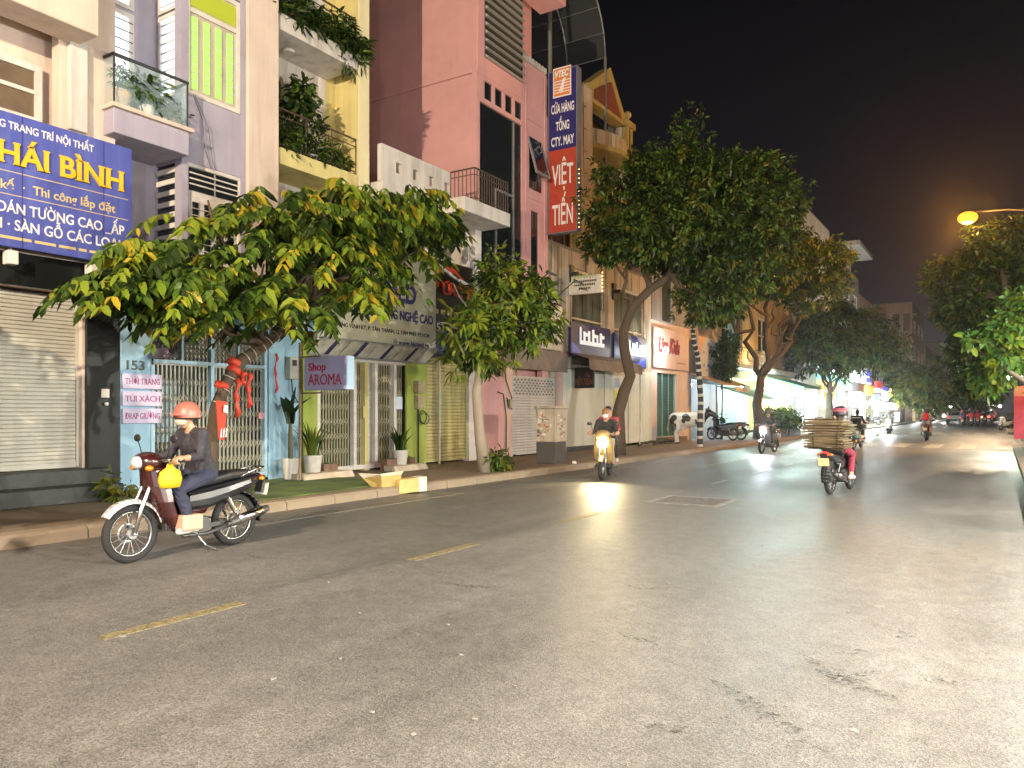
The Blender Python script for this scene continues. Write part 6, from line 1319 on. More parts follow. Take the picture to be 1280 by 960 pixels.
# ================================================================ people: one skin from joined tapering forms, voxel-merged
SKIN = mat('skin', (.42, .24, .15), .5, var=.08); HAIR = mat('hair_black', (.012, .010, .009), .45); EYEM = mat('eye_dark', (.02, .015, .012), .2); LIP = mat('lip', (.30, .12, .09), .5); SHOE_D = mat('shoe_dark', (.03, .03, .032), .6); SHOE_L = mat('shoe_light', (.5, .46, .42), .6)
def cloth(n, c): return mat(n, c, .85, var=.25, scale=9, bump=.4)
def body_mesh(name, J, hands=True):
    """J: joints. zones: 0 skin 1 hair 2 top 3 trousers 4 shoes 5 eyes 6 lips"""
    pr = []
    def cap(a, b, ra, rb, z): pr.append((Vector(a), Vector(b), ra, rb, z))
    def mx(v, s): return Vector((v[0] * s, v[1], v[2]))
    hip, ch, nk, hd = map(Vector, (J['hip'], J['chest'], J['neck'], J['head'])); fw = (Vector((0, math.cos(J.get('pitch', 0)), -math.sin(J.get('pitch', 0)))))
    upv = Vector((0, -fw.z, fw.y))
    for s in (-1, 1):
        cap(hip + Vector((s * .075, 0, 0)), hip.lerp(ch, .45) + Vector((s * .06, .01, 0)), .115, .10, 2); cap(hip.lerp(ch, .45) + Vector((s * .06, .01, 0)), ch + Vector((s * .075, 0, 0)), .10, .115, 2)
        sh, el, wr = (mx(J[k], s) for k in ('sho', 'elb', 'wri')); kn, an, to = (mx(J[k], s) for k in ('kne', 'ank', 'toe')); hp = hip + Vector((s * .1, 0, -.03))
        cap(ch + Vector((s * .07, 0, .06)), sh, .085, .068, 2); cap(nk + Vector((s * .02, -.01, -.03)), sh + Vector((0, 0, .01)), .06, .055, 2); cap(sh, el, .064, .048, 2)
        m_ = el.lerp(wr, .62 if J.get('long', 1) else .02); cap(el, m_, .047, .040, 2); cap(m_, wr, .036, .028, 0)
        cap(hp, kn, .098, .068, 3); lo = kn.lerp(an, .8 if J.get('longleg', 1) else .1); cap(kn, lo, .066, .05, 3); cap(lo, an, .045, .038, 0); cap(kn.lerp(an, .3) + Vector((0, -.02, 0)), kn.lerp(an, .55) + Vector((0, -.015, 0)), .06, .05, 3 if J.get('longleg', 1) else 0)
        cap(an + Vector((0, -.05, -.035)), an + Vector((0, .06, -.03)), .045, .045, 4); cap(an + Vector((0, .04, -.04)), to, .046, .034, 4)
        g = mx(J['grip'], s); cap(wr, g + Vector((0, -.02, .02)), .03, .034, 0); cap(g + Vector((s * -.03, -.015, .018)), g + Vector((s * .03, -.02, .016)), .027, .025, 0)
        for q in range(4):
            fx = g + Vector((s * (-.033 + q * .022), 0, 0)); L_ = (.9, 1, .96, .78)[q]; a = fx + Vector((0, .02, .026)); b = fx + Vector((0, .042 * L_, .004)); c = fx + Vector((0, .028 * L_, -.026)); d = fx + Vector((0, .002, -.03)); cap(a, b, .0105, .0098, 0); cap(b, c, .0096, .009, 0); cap(c, d, .0088, .008, 0)
        a = g + Vector((s * -.045, -.02, .012)); cap(a, a + Vector((s * -.022, .022, -.012)), .0125, .011, 0); cap(a + Vector((s * -.022, .022, -.012)), a + Vector((s * -.012, .045, -.026)), .0105, .009, 0)
        e = hd + fw * .082 + upv * .008 + Vector((s * .033, 0, 0)); cap(e, e + fw * .004, .0125, .0125, 5); cap(hd + Vector((s * .08, 0, 0)) + upv * .012, hd + Vector((s * .084, 0, 0)) - fw * .012 - upv * .03, .016, .011, 0)
    cap(ch + Vector((0, .02, 0)), ch.lerp(nk, .5), .12, .09, 2); cap(ch.lerp(nk, .6), hd - upv * .04 - fw * .01, .058, .054, 0)
    cap(hd + upv * .03 - fw * .02, hd + upv * .028 + fw * .012, .085, .083, 0); cap(hd + fw * .02 - upv * .01, hd + fw * .03 - upv * .075, .072, .046, 0)
    cap(hd + fw * .092 + upv * .012, hd + fw * .108 - upv * .022, .011, .016, 0); cap(hd + fw * .08 - upv * .052 + Vector((-.016, 0, 0)), hd + fw * .08 - upv * .052 + Vector((.016, 0, 0)), .0115, .0115, 6)
    cap(hd + upv * .045 - fw * .035, hd + upv * .055 + fw * .015, .09, .083, 1); cap(hd - fw * .05 + upv * .02, hd - fw * .055 - upv * .06, .08, .055, 1)
    mb = MB()
    for a, b, ra, rb, z in pr:
        if (b - a).length < .03 and ra < .03 and ra == rb: mb.ell(a, ra, 10, 8)
        else: mb.tube([a, b], [ra, rb], 12)
        mb.ell(a, ra, 12, 8); mb.ell(b, rb, 12, 8)
    o = mb.build(name, SKIN, None, local=True); md = o.modifiers.new('r', 'REMESH'); md.mode = 'VOXEL'; md.voxel_size = .0085; md.adaptivity = 0
    sm = o.modifiers.new('s', 'SMOOTH'); sm.factor = .5; sm.iterations = 3
    dg = bpy.context.evaluated_depsgraph_get(); me = bpy.data.meshes.new_from_object(o.evaluated_get(dg)); old = o.data; bpy.data.objects.remove(o); bpy.data.meshes.remove(old); me.name = name
    n = len(me.vertices); V = np.empty(n * 3, np.float32); me.vertices.foreach_get('co', V); V = V.reshape(-1, 3)
    best = np.full(n, 9.0); zone = np.zeros(n, int)
    for a, b, ra, rb, z in pr:
        a_, b_ = np.array(a), np.array(b); d = b_ - a_; L2 = max(d @ d, 1e-9); t = np.clip(((V - a_) @ d) / L2, 0, 1); dist = np.linalg.norm(V - a_ - t[:, None] * d, axis=1) - (ra + (rb - ra) * t); dist -= {5: .004, 6: .003}.get(z, 0)
        k = dist < best; best[k] = dist[k]; zone[k] = z
    # cloth folds: gentle wrinkles on clothing only
    nr = np.empty(n * 3, np.float32); me.vertices.foreach_get('normal', nr); nr = nr.reshape(-1, 3); wv = .004 * np.sin(V[:, 2] * 70 + 9 * np.sin(V[:, 0] * 17) + 7 * V[:, 1] * 5) * np.sin(V[:, 1] * 40 + V[:, 0] * 25)
    V = V + nr * (wv * ((zone == 2) | (zone == 3)))[:, None]; me.vertices.foreach_set('co', V.astype(np.float32).ravel())
    me.materials.clear()
    for m in (SKIN, HAIR, SKIN, SKIN, SHOE_D, EYEM, LIP): me.materials.append(m)
    fz = np.array([zone[p.vertices[0]] for p in me.polygons], dtype=np.int32); me.polygons.foreach_set('material_index', fz); me.polygons.foreach_set('use_smooth', np.ones(len(fz), bool)); return me
RIDE = body_mesh('person', dict(hip=(0, -.2, .86), chest=(0, -.1, 1.14), neck=(0, -.06, 1.30), head=(0, .0, 1.435), sho=(.175, -.07, 1.255), elb=(.25, .03, 1.03), wri=(.305, .235, 1.02), grip=(.305, .305, 1.0), kne=(.15, .20, .70), ank=(.17, .06, .315), toe=(.18, .21, .265), pitch=.1))
PILL = body_mesh('person', dict(hip=(0, -.5, .90), chest=(0, -.46, 1.19), neck=(0, -.44, 1.35), head=(0, -.40, 1.485), sho=(.175, -.45, 1.305), elb=(.25, -.33, 1.08), wri=(.17, -.16, 1.0), grip=(.15, -.1, .98), kne=(.21, -.12, .76), ank=(.2, -.33, .41), toe=(.21, -.18, .365), pitch=.05, long=0))
def rider(label, loc, rz, top, legs, mesh=None, skin=None, hair=None, shoe=None, helmet=None, mask=None, group='people riding on the road', stripe=None, strap=None, cap=None):
    me = mesh or RIDE; o = bpy.data.objects.new('person', me); COL.objects.link(o); o.location = loc; o.rotation_euler = (0, 0, rz); tag(o, label, 'person', group); ORG[o.name] = Vector(loc)
    for i, m in ((0, skin), (1, hair), (2, top), (3, legs), (4, shoe)):
        if m: o.material_slots[i].link = 'OBJECT'; o.material_slots[i].material = m
    hc = Vector((0, .0, 1.435)) if me is RIDE else Vector((0, -.40, 1.485))
    if helmet:
        mb = MB(); k0 = len(mb.v); prof = [(.132, -.035), (.136, .0), (.132, .05), (.112, .1), (.075, .132), (.03, .146), (.004, .148)]; mb.lathe(prof, (hc.x, hc.y - .012, hc.z + .02), 24)
        mb.prism([(hc.x + .12 * math.cos(a), hc.y + .03 + .12 * math.sin(a) * 1.25, hc.z + .02) for a in [math.pi * q / 10 for q in range(11)]], (0, 0, .008)); h = mb.build('helmet', helmet, o, local=True, smooth='auto')
        mb = MB(); mb.torus((hc.x, hc.y - .012, hc.z - .012), (0, 0, 1), .134, .008, 24, 5); mb.build('helmet_rim', SEATM, h, local=True)
        if stripe:
            mb = MB()
            for z_, r_ in ((.05, .136), (.085, .124)): mb.torus((hc.x, hc.y - .012, hc.z + .02 + z_), (0, 0, 1), r_, .012, 24, 6)
            mb.build('stripe', stripe, h, local=True)
    if mask: mb = MB(); mb.ell((hc.x, hc.y + .06, hc.z - .045), (.07, .058, .052), 14, 10); mb.build('face_mask', mask, o, local=True, smooth=True)
    if strap: mb = MB(); mb.box(-.16, .16, -.245 if me is RIDE else -.6, -.235 if me is RIDE else -.59, 1.22, 1.25); mb.build('shirt_stripe', strap, o, local=True)
    return o
P_BLK = paintc('paint_black', (.012, .012, .014)); P_RED = paintc('paint_dark_red', (.032, .006, .007)); P_SIL = paintc('paint_silver', (.45, .45, .45)); P_WHT = paintc('paint_white', (.65, .65, .63)); P_BEI = paintc('paint_beige', (.50, .32, .2)); P_GLD = paintc('paint_gold', (.28, .19, .07)); P_BLU = paintc('paint_blue', (.03, .07, .22)); P_GRY = paintc('paint_grey', (.12, .12, .13))
GB, GP = 'motorbikes on the road', 'people riding on the road'
def rootpos(px, py, rz, front=False):
    x, y = onG(px, py); s = .62 if front else -.6; return (x + math.sin(rz) * s, y - math.cos(rz) * s, .002)
# M1, nearest: comes towards the viewer along the far lane
A1 = math.pi; L1 = (-7.27, 5.03, .002)
make_bike('dark red underbone motorbike with black side panel and silver mudguard, nearest on the road', P_RED, P_BLK, L1, A1, GB, ex=-1, fender=P_SIL)
rider('rider in salmon helmet and dark jacket passing before the blue shop', L1, A1, cloth('jacket_dark', (.028, .026, .034)), cloth('trousers_navy', (.02, .024, .05)), helmet=mat('helmet_salmon', (.40, .12, .09), .4, var=.2), mask=cloth('mask_beige', (.5, .42, .34)), shoe=SHOE_L)
t = thing('shopping_bag', 'bright yellow bag hanging from the hook of the nearest motorbike', 'bag', L1); t.rotation_euler = (0, 0, A1); mb = MB(); mb.lathe([(.03, -.11), (.10, -.10), (.12, -.02), (.10, .06), (.04, .10), (.03, .14)], (0, 0, 0), 14); mb.v = [(-.2 + x * .5, .32 + y * 1.1, .83 + z) for x, y, z in mb.v]; mb.build('bag', mat('bag_yellow', (.62, .42, .01), .6, var=.3, scale=7, bump=.6), t, local=True, smooth=True); mb = MB(); mb.tube([(-.2, .32, .96), (-.2, .33, 1.01)], .01, 5); mb.build('handle', mat('bag_yellow', (.75, .52, .01)), t, local=True)
t = thing('parcel', 'pinkish parcel standing on the footrest of the nearest motorbike', 'parcel', L1); t.rotation_euler = (0, 0, A1); mb = MB(); mb.box(-.24, -.09, -.04, .2, .265, .43); mb.build('box', mat('parcel_pink', (.5, .30, .22), .7, var=.2), t, local=True, bevel=.02, seg=2)
# M2
A2 = math.pi + .30; L2 = rootpos(752, 600, A2, True)
make_bike('gold scooter with warm headlight carrying two people past the white shop', P_GLD, P_GLD, L2, A2, GB, True, LENS_Y, power=350, lampcol=(1, .8, .45))
rider('rider in black T-shirt and white face mask on the gold scooter', L2, A2, cloth('shirt_black', (.015, .015, .016)), cloth('trousers_tan', (.4, .3, .2)), hair=mat('cap_brown', (.22, .1, .04), .6), mask=mat('mask_white', (.7, .7, .7), .7), strap=None)
rider('passenger in red shirt and dark trousers behind the masked rider', L2, A2, cloth('shirt_red', (.35, .04, .05)), cloth('trousers_black', (.015, .015, .02)), mesh=PILL, shoe=SHOE_L)
# M3
A3 = math.pi - .12; L3 = rootpos(952, 567, A3, True)
make_bike('dark scooter with white headlights glaring straight down the road', P_GRY, P_GRY, L3, A3, GB, True, LENS_W, power=320, lampcol=(.82, .92, 1))
rider('rider in dark grey top behind the white headlight glare by the cafe', L3, A3, cloth('shirt_grey', (.06, .06, .065)), cloth('trousers_black', (.015, .015, .02)), helmet=mat('helmet_brown', (.12, .09, .07), .4))
# M4 with its load
A4 = -.12; L4 = rootpos(1038, 618, A4)
make_bike('black motorbike with red tail light and pale plate under a wide cardboard load', P_BLK, P_BLK, L4, A4, GB, tail_on=True, plate=PLATE_Y)
rider('rider in maroon trousers and pink banded helmet in front of the cardboard load', L4, A4, cloth('shirt_green', (.05, .08, .06)), cloth('trousers_maroon', (.28, .03, .06)), helmet=mat('helmet_dark', (.03, .02, .03), .4), stripe=mat('helmet_pink', (.55, .16, .22), .4), shoe=SHOE_L)
t = thing('cardboard_bundle', 'wide bundle of flattened brown cardboard strapped on the black motorbike', 'bundle', L4); t.rotation_euler = (0, 0, A4); mb = MB(); rr = random.Random(12); z = .82
while z < 1.36:
    h = rr.uniform(.012, .03); dx, dy = rr.uniform(-.07, .07), rr.uniform(-.06, .06); w_ = rr.uniform(.29, .39); mb.obox((dx - .05, -.62 + dy, z + h / 2), (1, rr.uniform(-.1, .1), rr.uniform(-.035, .035)), (0, 1, 0), (0, 0, 1), w_, rr.uniform(.24, .29), h / 2 - .002, rr.choice((0, 0, 1, 2))); z += h
mb.build('sheets', [mat('cardboard', (.17, .125, .065), .9, var=.3, scale=5), mat('cardboard_pale', (.26, .20, .115), .9, var=.3, scale=5), mat('cardboard_dark', (.10, .075, .04), .9)], t, local=True)
mb = MB(); mb.tube([(-.2, -.9, .82), (-.21, -.93, 1.1), (-.2, -.8, 1.385), (-.2, -.4, 1.385)], .008, 5); mb.tube([(.2, -.9, .82), (.21, -.93, 1.1), (.2, -.8, 1.385), (.2, -.4, 1.385)], .008, 5); mb.build('strap', RUB, t, local=True)
# M5
A5 = -.05; L5 = rootpos(1068, 561, A5)
make_bike('white scooter just ahead of the cardboard load', P_WHT, P_WHT, L5, A5, GB, True)
rider('bareheaded rider in black shirt with a pale stripe across the back', L5, A5, cloth('shirt_black', (.015, .015, .016)), cloth('trousers_black', (.015, .015, .02)), strap=mat('stripe_pale', (.6, .55, .5), .8))
# M6
A6 = math.pi; L6 = rootpos(1110, 543, A6, True)
make_bike('pale scooter with a white headlight farther up the road', P_SIL, P_SIL, L6, A6, GB, True, LENS_W, power=600, lampcol=(.85, .94, 1))
rider('rider in light clothes behind the farther white headlight', L6, A6, cloth('shirt_pale', (.4, .42, .45)), cloth('trousers_grey', (.1, .1, .12)), helmet=mat('helmet_white', (.6, .6, .6), .4))
# M7
A7 = 0; L7 = rootpos(1157, 551, A7)
make_bike('dark scooter with white plate carrying two people away', P_BLK, P_BLK, L7, A7, GB, True, tail_on=False)
rider('driver in blue shirt, seen from behind past a red backpack', L7, A7, cloth('shirt_blue', (.04, .06, .3)), cloth('trousers_tan', (.4, .3, .2)), helmet=mat('helmet_dark', (.03, .02, .03)))
rider('passenger in pale top wearing a red backpack on the dark scooter', L7, A7, cloth('shirt_pale', (.4, .42, .45)), cloth('trousers_tan', (.4, .3, .2)), mesh=PILL, helmet=mat('helmet_dark', (.03, .02, .03)))
t = thing('backpack', 'red backpack worn by the passenger on the dark scooter', 'backpack', L7); mb = MB(); mb.ell((0, -.68, 1.2), (.16, .1, .22), 14, 10); mb.build('bag', cloth('backpack_red', (.45, .03, .05)), t, local=True, smooth=True); mb = MB(); mb.ell((0, -.77, 1.12), (.11, .04, .09), 12, 8); mb.build('pocket', cloth('backpack_red', (.45, .03, .05)), t, local=True, smooth=True)
# far riders, parked bikes
src = make_bike('small dark motorbike with lit tail light far down the road, under the hazy tree', P_BLK, P_BLK, (-2.9, 74, .002), 0, 'far motorbikes', tail_on=True); tops = [cloth('shirt_navy', (.03, .03, .07)), cloth('shirt_red2', (.4, .03, .04)), cloth('shirt_red2', (.4, .03, .04)), cloth('shirt_pale', (.4, .42, .45)), cloth('shirt_black', (.015, .015, .016))]
far = [(1203, 534, 0), (1214, 533, 1), (1222, 533, 2), (1231, 531, 4), (1240, 530, 3)]
for k, (px, py, c) in enumerate(far):
    p = rootpos(px, py, 0); words = ['leftmost', 'second from the left', 'third from the left', 'fourth from the left', 'rightmost'][k]
    if k == 0: src.location = p
    else: dup(src, p, 0, 'small dark motorbike far down the road, %s of the five' % words)
    if k == 0: src['label'] = 'small dark motorbike far down the road, leftmost of the five'
    rider('distant rider seen from behind, %s of five' % words, p, 0, tops[c], cloth('trousers_black', (.015, .015, .02)), helmet=mat('helmet_dark', (.03, .02, .03)) if k % 2 else mat('helmet_red', (.4, .03, .03), .4), group='far riders')
pk = make_bike('parked dark motorbike beside the cow statue', P_BLK, P_GRY, (0, 0, 0), 0, 'parked motorbikes')
for k, (X, px, rz, lab) in enumerate(((-11.0, 903, 1.2, 'parked dark motorbike nearest to the cow statue'), (-10.9, 912, 1.35, 'parked dark motorbike farther from the cow statue'), (-10.6, 1090, 1.3, 'parked motorbike at the kerb near the far white headlight'))):
    p = (X, Yx(px, X), .142)
    if k == 0: pk.location = p; pk.rotation_euler = (0, 0, rz); pk['label'] = lab
    else: dup(pk, p, rz, lab)
make_bike('white scooter parked at the far right kerb corner', P_WHT, P_WHT, (*onG(1257, 538), .002), 2.6, 'parked motorbikes', True)
# cow statue facing the road
def cow():
    pr = []; cap = lambda a, b, ra, rb, z=0: pr.append((Vector(a), Vector(b), ra, rb, z))
    cap((-.62, 0, .98), (-.1, 0, .95), .27, .31); cap((-.1, 0, .95), (.45, 0, 1.0), .31, .27); cap((.45, 0, 1.02), (.78, 0, 1.22), .22, .15, 1); cap((.78, 0, 1.26), (1.0, 0, 1.16), .13, .105, 1); cap((1.0, 0, 1.16), (1.14, 0, 1.08), .10, .085, 1)
    for s in (-1, 1):
        cap((.42, s * .16, .85), (.45, s * .16, .48), .11, .065); cap((.45, s * .16, .48), (.43, s * .16, .1), .058, .05); cap((.43, s * .16, .09), (.46, s * .16, .03), .06, .065, 1)
        cap((-.55, s * .17, .9), (-.42, s * .18, .62), .15, .09); cap((-.42, s * .18, .62), (-.58, s * .17, .42), .08, .055); cap((-.58, s * .17, .42), (-.54, s * .17, .1), .052, .048); cap((-.54, s * .17, .09), (-.51, s * .17, .03), .06, .065, 1)
        cap((.76, s * .13, 1.36), (.72, s * .25, 1.38), .05, .03, 1); cap((.8, s * .06, 1.38), (.8, s * .1, 1.5), .03, .012, 0)
    cap((-.86, 0, 1.1), (-.94, 0, .6), .03, .025); cap((-.94, 0, .6), (-.93, 0, .48), .04, .03, 1); cap((-.3, 0, .66), (-.2, 0, .66), .1, .09)
    mb = MB()
    for a, b, ra, rb, z in pr: mb.tube([a, b], [ra, rb], 12); mb.ell(a, ra, 12, 8); mb.ell(b, rb, 12, 8)
    o = mb.build('cow', mat('white_fibreglass', (.62, .62, .58), .45, var=.1), None, local=True); md = o.modifiers.new('r', 'REMESH'); md.mode = 'VOXEL'; md.voxel_size = .018; sm = o.modifiers.new('s', 'SMOOTH'); sm.iterations = 4
    dg = bpy.context.evaluated_depsgraph_get(); me = bpy.data.meshes.new_from_object(o.evaluated_get(dg)); bpy.data.objects.remove(o)
    me.materials.clear(); me.materials.append(mat('white_fibreglass', (.62, .62, .58), .45)); me.materials.append(mat('black_fibreglass', (.02, .02, .02), .4))
    sp = [((-.12, -.27, 1.08), .15), ((-.02, -.27, 1.0), .12), ((-.2, -.25, .92), .1), ((-.62, -.25, 1.02), .14), ((-.7, -.2, .88), .14), ((-.58, -.22, .75), .09), ((.36, -.25, .82), .09), ((.3, -.2, .95), .08), ((-.3, .2, 1.1), .25), ((.3, .2, 1.1), .2)]
    for p in me.polygons:
        c = p.center; b = any((c - Vector(s)).length < r for s, r in sp) or c.x > .66 or c.z < .07; p.material_index = int(b); p.use_smooth = True
    me.name = 'cow_statue'; o = bpy.data.objects.new('cow_statue', me); COL.objects.link(o); return o
o = cow(); X = -10.95; o.location = (X, Yx(862, X), .14); o.rotation_euler = (0, 0, .15); o.scale = (.98, .98, 1.05); tag(o, 'white cow statue with black patches standing on the pavement facing the road', 'statue')
# ================================================================ the lit far street
def lit(n, c, e): return mat(n, tuple(min(.8, v) for v in c), .5, emit=e, ecol=c)
def bldg(label, y0, y1, zt, m, X=FX, lab_cat='building', wins=(), deep=11, shop=None, lampP=0, lampC=L_WHITE, side_win=False, name='shophouse'):
    holes = [w for w in wins]; gf = (y0 + .4, y1 - .4, .12, 3.1)
    t = shell(name, label, y0, y1, zt, m, [gf] + holes, X=X, deep=deep, recess=1.2, cat=lab_cat)
    for w in holes: window(t, *w, X - .05, FR_W, GLASS_G, 2, 2, .09, .06)
    if shop: MB().box(X - 1.18, X - 1.1, gf[0], gf[1], .14, 3.1).build('shop_interior', shop, t)
    if lampP: MB().ell((X - .4, (y0 + y1) / 2, 2.75), (.08, .5, .05)).build('tube_lamp', lit('far_tube', (.95, 1, .95), 20), t); light('shop_lamp', (X - .3, (y0 + y1) / 2, 2.55), lampP, lampC, t, .1)
    return t
def rows(y0, y1, z0, n, step=3.3, k=2):
    w = (y1 - y0) / k; return [(y0 + w * j + w * .2, y0 + w * (j + 1) - w * .2, z0 + step * i, z0 + step * i + 1.7) for i in range(n) for j in range(k)]
SHOP_A = lit('shop_glow_white', (.82, .97, .93), .9); SHOP_B = lit('shop_glow_warm', (1, .75, .45), .5); SHOP_C = lit('shop_glow_green', (.55, .95, .85), .8)
P_BRN = plaster('brown_render', (.38, .26, .21), .3, seed=70); P_PALE = plaster('pale_block', (.52, .50, .48), .4, seed=71)
bldg('tall pale grey tower house rising behind the forked tree', 59.5, 70.0, 16.8, P_PALE, wins=rows(59.5, 70, 4.6, 2, 3.6), shop=SHOP_A, lampP=900)
bldg('narrow shophouse with an orange lit shop panel', 70.02, 77.0, 12.5, P_TAN, wins=rows(70, 77, 4.6, 2), shop=SHOP_B, lampP=900, lampC=(1, .85, .6))
bldg('grey shophouse with a thin roof slab overhanging its terrace', 77.02, 86.0, 15.0, P_GREY, wins=rows(77, 86, 4.8, 3), shop=SHOP_A, lampP=1200)
bldg('tan shophouse with projecting white and blue light signs', 86.02, 97.0, 13.6, P_TAN, wins=rows(86, 97, 4.8, 2), shop=SHOP_C, lampP=1200)
bldg('dull grey shophouse just before the brown block', 97.02, 111.5, 13.0, P_PALE, wins=rows(97, 111, 4.8, 2), shop=SHOP_A, lampP=1500)
t = thing('roof_slab', 'thin concrete roof slab on two posts above the grey shophouse', 'roof', (-13, 83, 15.1)); MB().box(-18, -11.2, 79, 88, 17.3, 17.7).build('slab', P_PALE, t); mb = MB(); mb.box(-13.4, -13, 80, 80.5, 15.1, 17.29); mb.box(-13.4, -13, 85.4, 85.9, 15.1, 17.29); mb.build('post', P_PALE, t)
t = bldg('brown four storey block with recessed windows facing up the street', 112.0, 130, 15.6, P_BRN, X=-9.6, wins=rows(112, 130, 4.6, 3, 3.6, 3), shop=SHOP_B, lampP=1200, deep=13)
for k in range(3):
    for j in range(2):
        z = 4.8 + k * 3.6; x0 = -11.9 + j * 1.25; mb = MB(); mb.box(x0, x0 + .85, 111.93, 111.99, z, z + 2.2); mb.build('window', mat('window_brown', (.12, .07, .06), .3), t); mb = MB()
        for a in ((x0 - .07, x0, z - .07, z + 2.27), (x0 + .85, x0 + .92, z - .07, z + 2.27)): mb.box(a[0], a[1], 111.88, 111.995, a[2], a[3])
        mb.box(x0 - .08, x0 + .93, 111.85, 111.995, z - .25, z - .075); mb.build('window_frame', P_TAN, t)
bldg('low cream building far beyond the brown block', 131, 165, 11.2, plaster('far_cream', (.45, .40, .30), .3, seed=73), X=-9.4, wins=rows(131, 165, 5, 2, 3, 4), shop=SHOP_A, lampP=1500)
t = bldg('pale lilac building closing the street on the left, farthest away', 166, 215, 14.5, P_PALE, X=-7.5, wins=rows(166, 215, 5, 2, 3.3, 6), shop=SHOP_A, lampP=2500)
bldg('dim building farthest down the left side behind the hazy tree', 216, 330, 15, P_TAN, X=-6.5, wins=rows(216, 330, 5, 2, 3.5, 8), shop=SHOP_B, lampP=3000)
# lit signs and lamps along it
def litsign(label, px0, px1, py0, py1, X, m, accents=(), cat='sign', d=.25, group='lit signs down the street', name='lit_sign'):
    y0, y1 = Yx(px0, X), Yx(px1, X); z1, z0 = Zx((px0 + px1) / 2, py0, X), Zx((px0 + px1) / 2, py1, X)
    t = thing(name, label, cat, (X, y0, z0), group); MB().box(X - d, X, y0, y1, z0, z1).build('box', m, t, bevel=.02)
    for j, (a, b, c, e, mm) in enumerate(accents): MB().box(X - d - .01, X + .012 + .004 * j, y0 + (y1 - y0) * a - (.012 if a == 0 else 0), y0 + (y1 - y0) * b, z0 + (z1 - z0) * c, z0 + (z1 - z0) * e).build('face', mm, t)
    mb = MB(); mb.bar((X - d, y0 + .2, (z0 + z1) / 2), (FX - .1, y0 + .2, (z0 + z1) / 2), .03); mb.build('bracket', STEEL_D, t); return t
LW = lit('sign_glow_white', (.85, .93, 1.0), 1.6); LO = lit('sign_glow_orange', (1, .30, .04), .75); LC = lit('sign_glow_cyan', (.25, .85, .85), .8); LV = lit('sign_glow_violet', (.75, .78, 1), 1.3); LBL = lit('sign_glow_blue', (.12, .12, .7), .7); LR = lit('sign_glow_red', (.8, .06, .06), .7); LY = lit('sign_glow_yellow', (1, .72, .2), .9)
litsign('wide lit board, white above cyan with an orange edge, under the spreading tree', 1025, 1058, 453, 482, -11.6, LC, ((0, 1, .5, 1, LW), (0, .6, 0, .16, LY)))
litsign('orange lit shop panel beside the thin stems', 1030, 1052, 481, 512, -12.0, LO, ((.5, .75, .35, .65, LY),))
litsign('white lit board with dark blue squares sticking out over the pavement', 1066, 1089, 459, 478, -11.0, LV, ((.72, 1, .5, .95, LBL), (.7, 1, .08, .4, LBL)))
litsign('small pale teal plate between the orange panel and the white board', 1058, 1065, 474, 488, -11.8, lit('plate_glow_teal', (.4, .7, .7), .5), ((.25, .75, .3, .7, LW),))
litsign('red and white sign below the brown block', 1096, 1103, 477, 490, -11.5, LR, ((0, 1, 0, .3, LW),)); litsign('small white lit sign near the brown block', 1105, 1111, 484, 500, -11.3, LW, ((0, 1, .7, 1, LBL),))
for k, (a, b, c, d, lab, mm) in enumerate(((989, 999, 514, 541, 'white glowing light panel beside the planters, left one of the pair', LW), (1000, 1010, 514, 541, 'white glowing light panel beside the planters, right one of the pair', LW), (1068, 1081, 512, 531, 'white glowing light box on the pavement with an orange side', LW), (1111, 1122, 503, 513, 'white glowing square above the far white headlight', LW), (1119, 1125, 515, 530, 'pale blue glowing stand right of the far headlight', LV))):
    X = -10.8; y0, y1 = Yx(a, X), Yx(b, X); z0 = Zx(a, d, X); z1 = Zx(a, c, X); z0 = .15 if k not in (3,) else z0
    t = thing('light_box', lab, 'light box', (X, y0, z0), 'glowing light boxes'); MB().box(X - .15, X, y0 + .1, y1 - .1, z0 + .06, z1).build('panel', mm, t, bevel=.01); mb = MB(); mb.box(X - .2, X + .02, y0, y1, z0, z0 + .055)
    mb.bar((X - .08, y0 + .05, min(z0, .15)), (X - .08, y0 + .05, z1), .03); mb.build('stand', STEEL_G, t)
    if k == 2: MB().box(X - .15, X, y1 - .095, y1 + .25, .2, z1).build('side_panel', LO, t)
for k, (px, py, r, X, lab, pw) in enumerate(((1022, 500, .34, -10.6, 'big white globe lamp beside the thin-stemmed tree', 700), (1073, 497, .5, -10.8, 'big white lamp glowing behind the bareheaded rider, upper one', 900), (1078, 506, .45, -10.8, 'big white lamp glowing behind the bareheaded rider, lower one', 500), (1090, 503, .3, -10.8, 'smaller white globe lamp right of the big glowing pair', 300), (1101, 508, .5, -10.5, 'white globe lamp near the far white headlight', 600), (991, 492, .2, -11.3, 'glaring white-green lamp under the green canopy, upper one', 600), (1000, 501, .16, -11.2, 'glaring white-green lamp under the green canopy, right one', 350), (965, 490, .14, -11.6, 'white lamp behind the forked trunk', 350), (988, 501, .16, -11.4, 'glaring white-green lamp under the green canopy, lower one', 300))):
    y, z = onX(px, py, X); t = thing('globe_lamp', lab, 'lamp', (X, y, z), 'white lamps along the lit shops'); MB().ell((X, y, z), r, 16, 10).build('globe', lit('globe_glow', (.93, 1.0, .98), 14), t, smooth=True); mb = MB(); mb.bar((X, y, z), (X - .9, y, z + .5), .02); mb.build('arm', STEEL_D, t); light('globe_light', (X + r + .12, y, z), pw * 1.7, (.72, 1, .92) if k > 4 else (.9, 1, .98), t, .15)
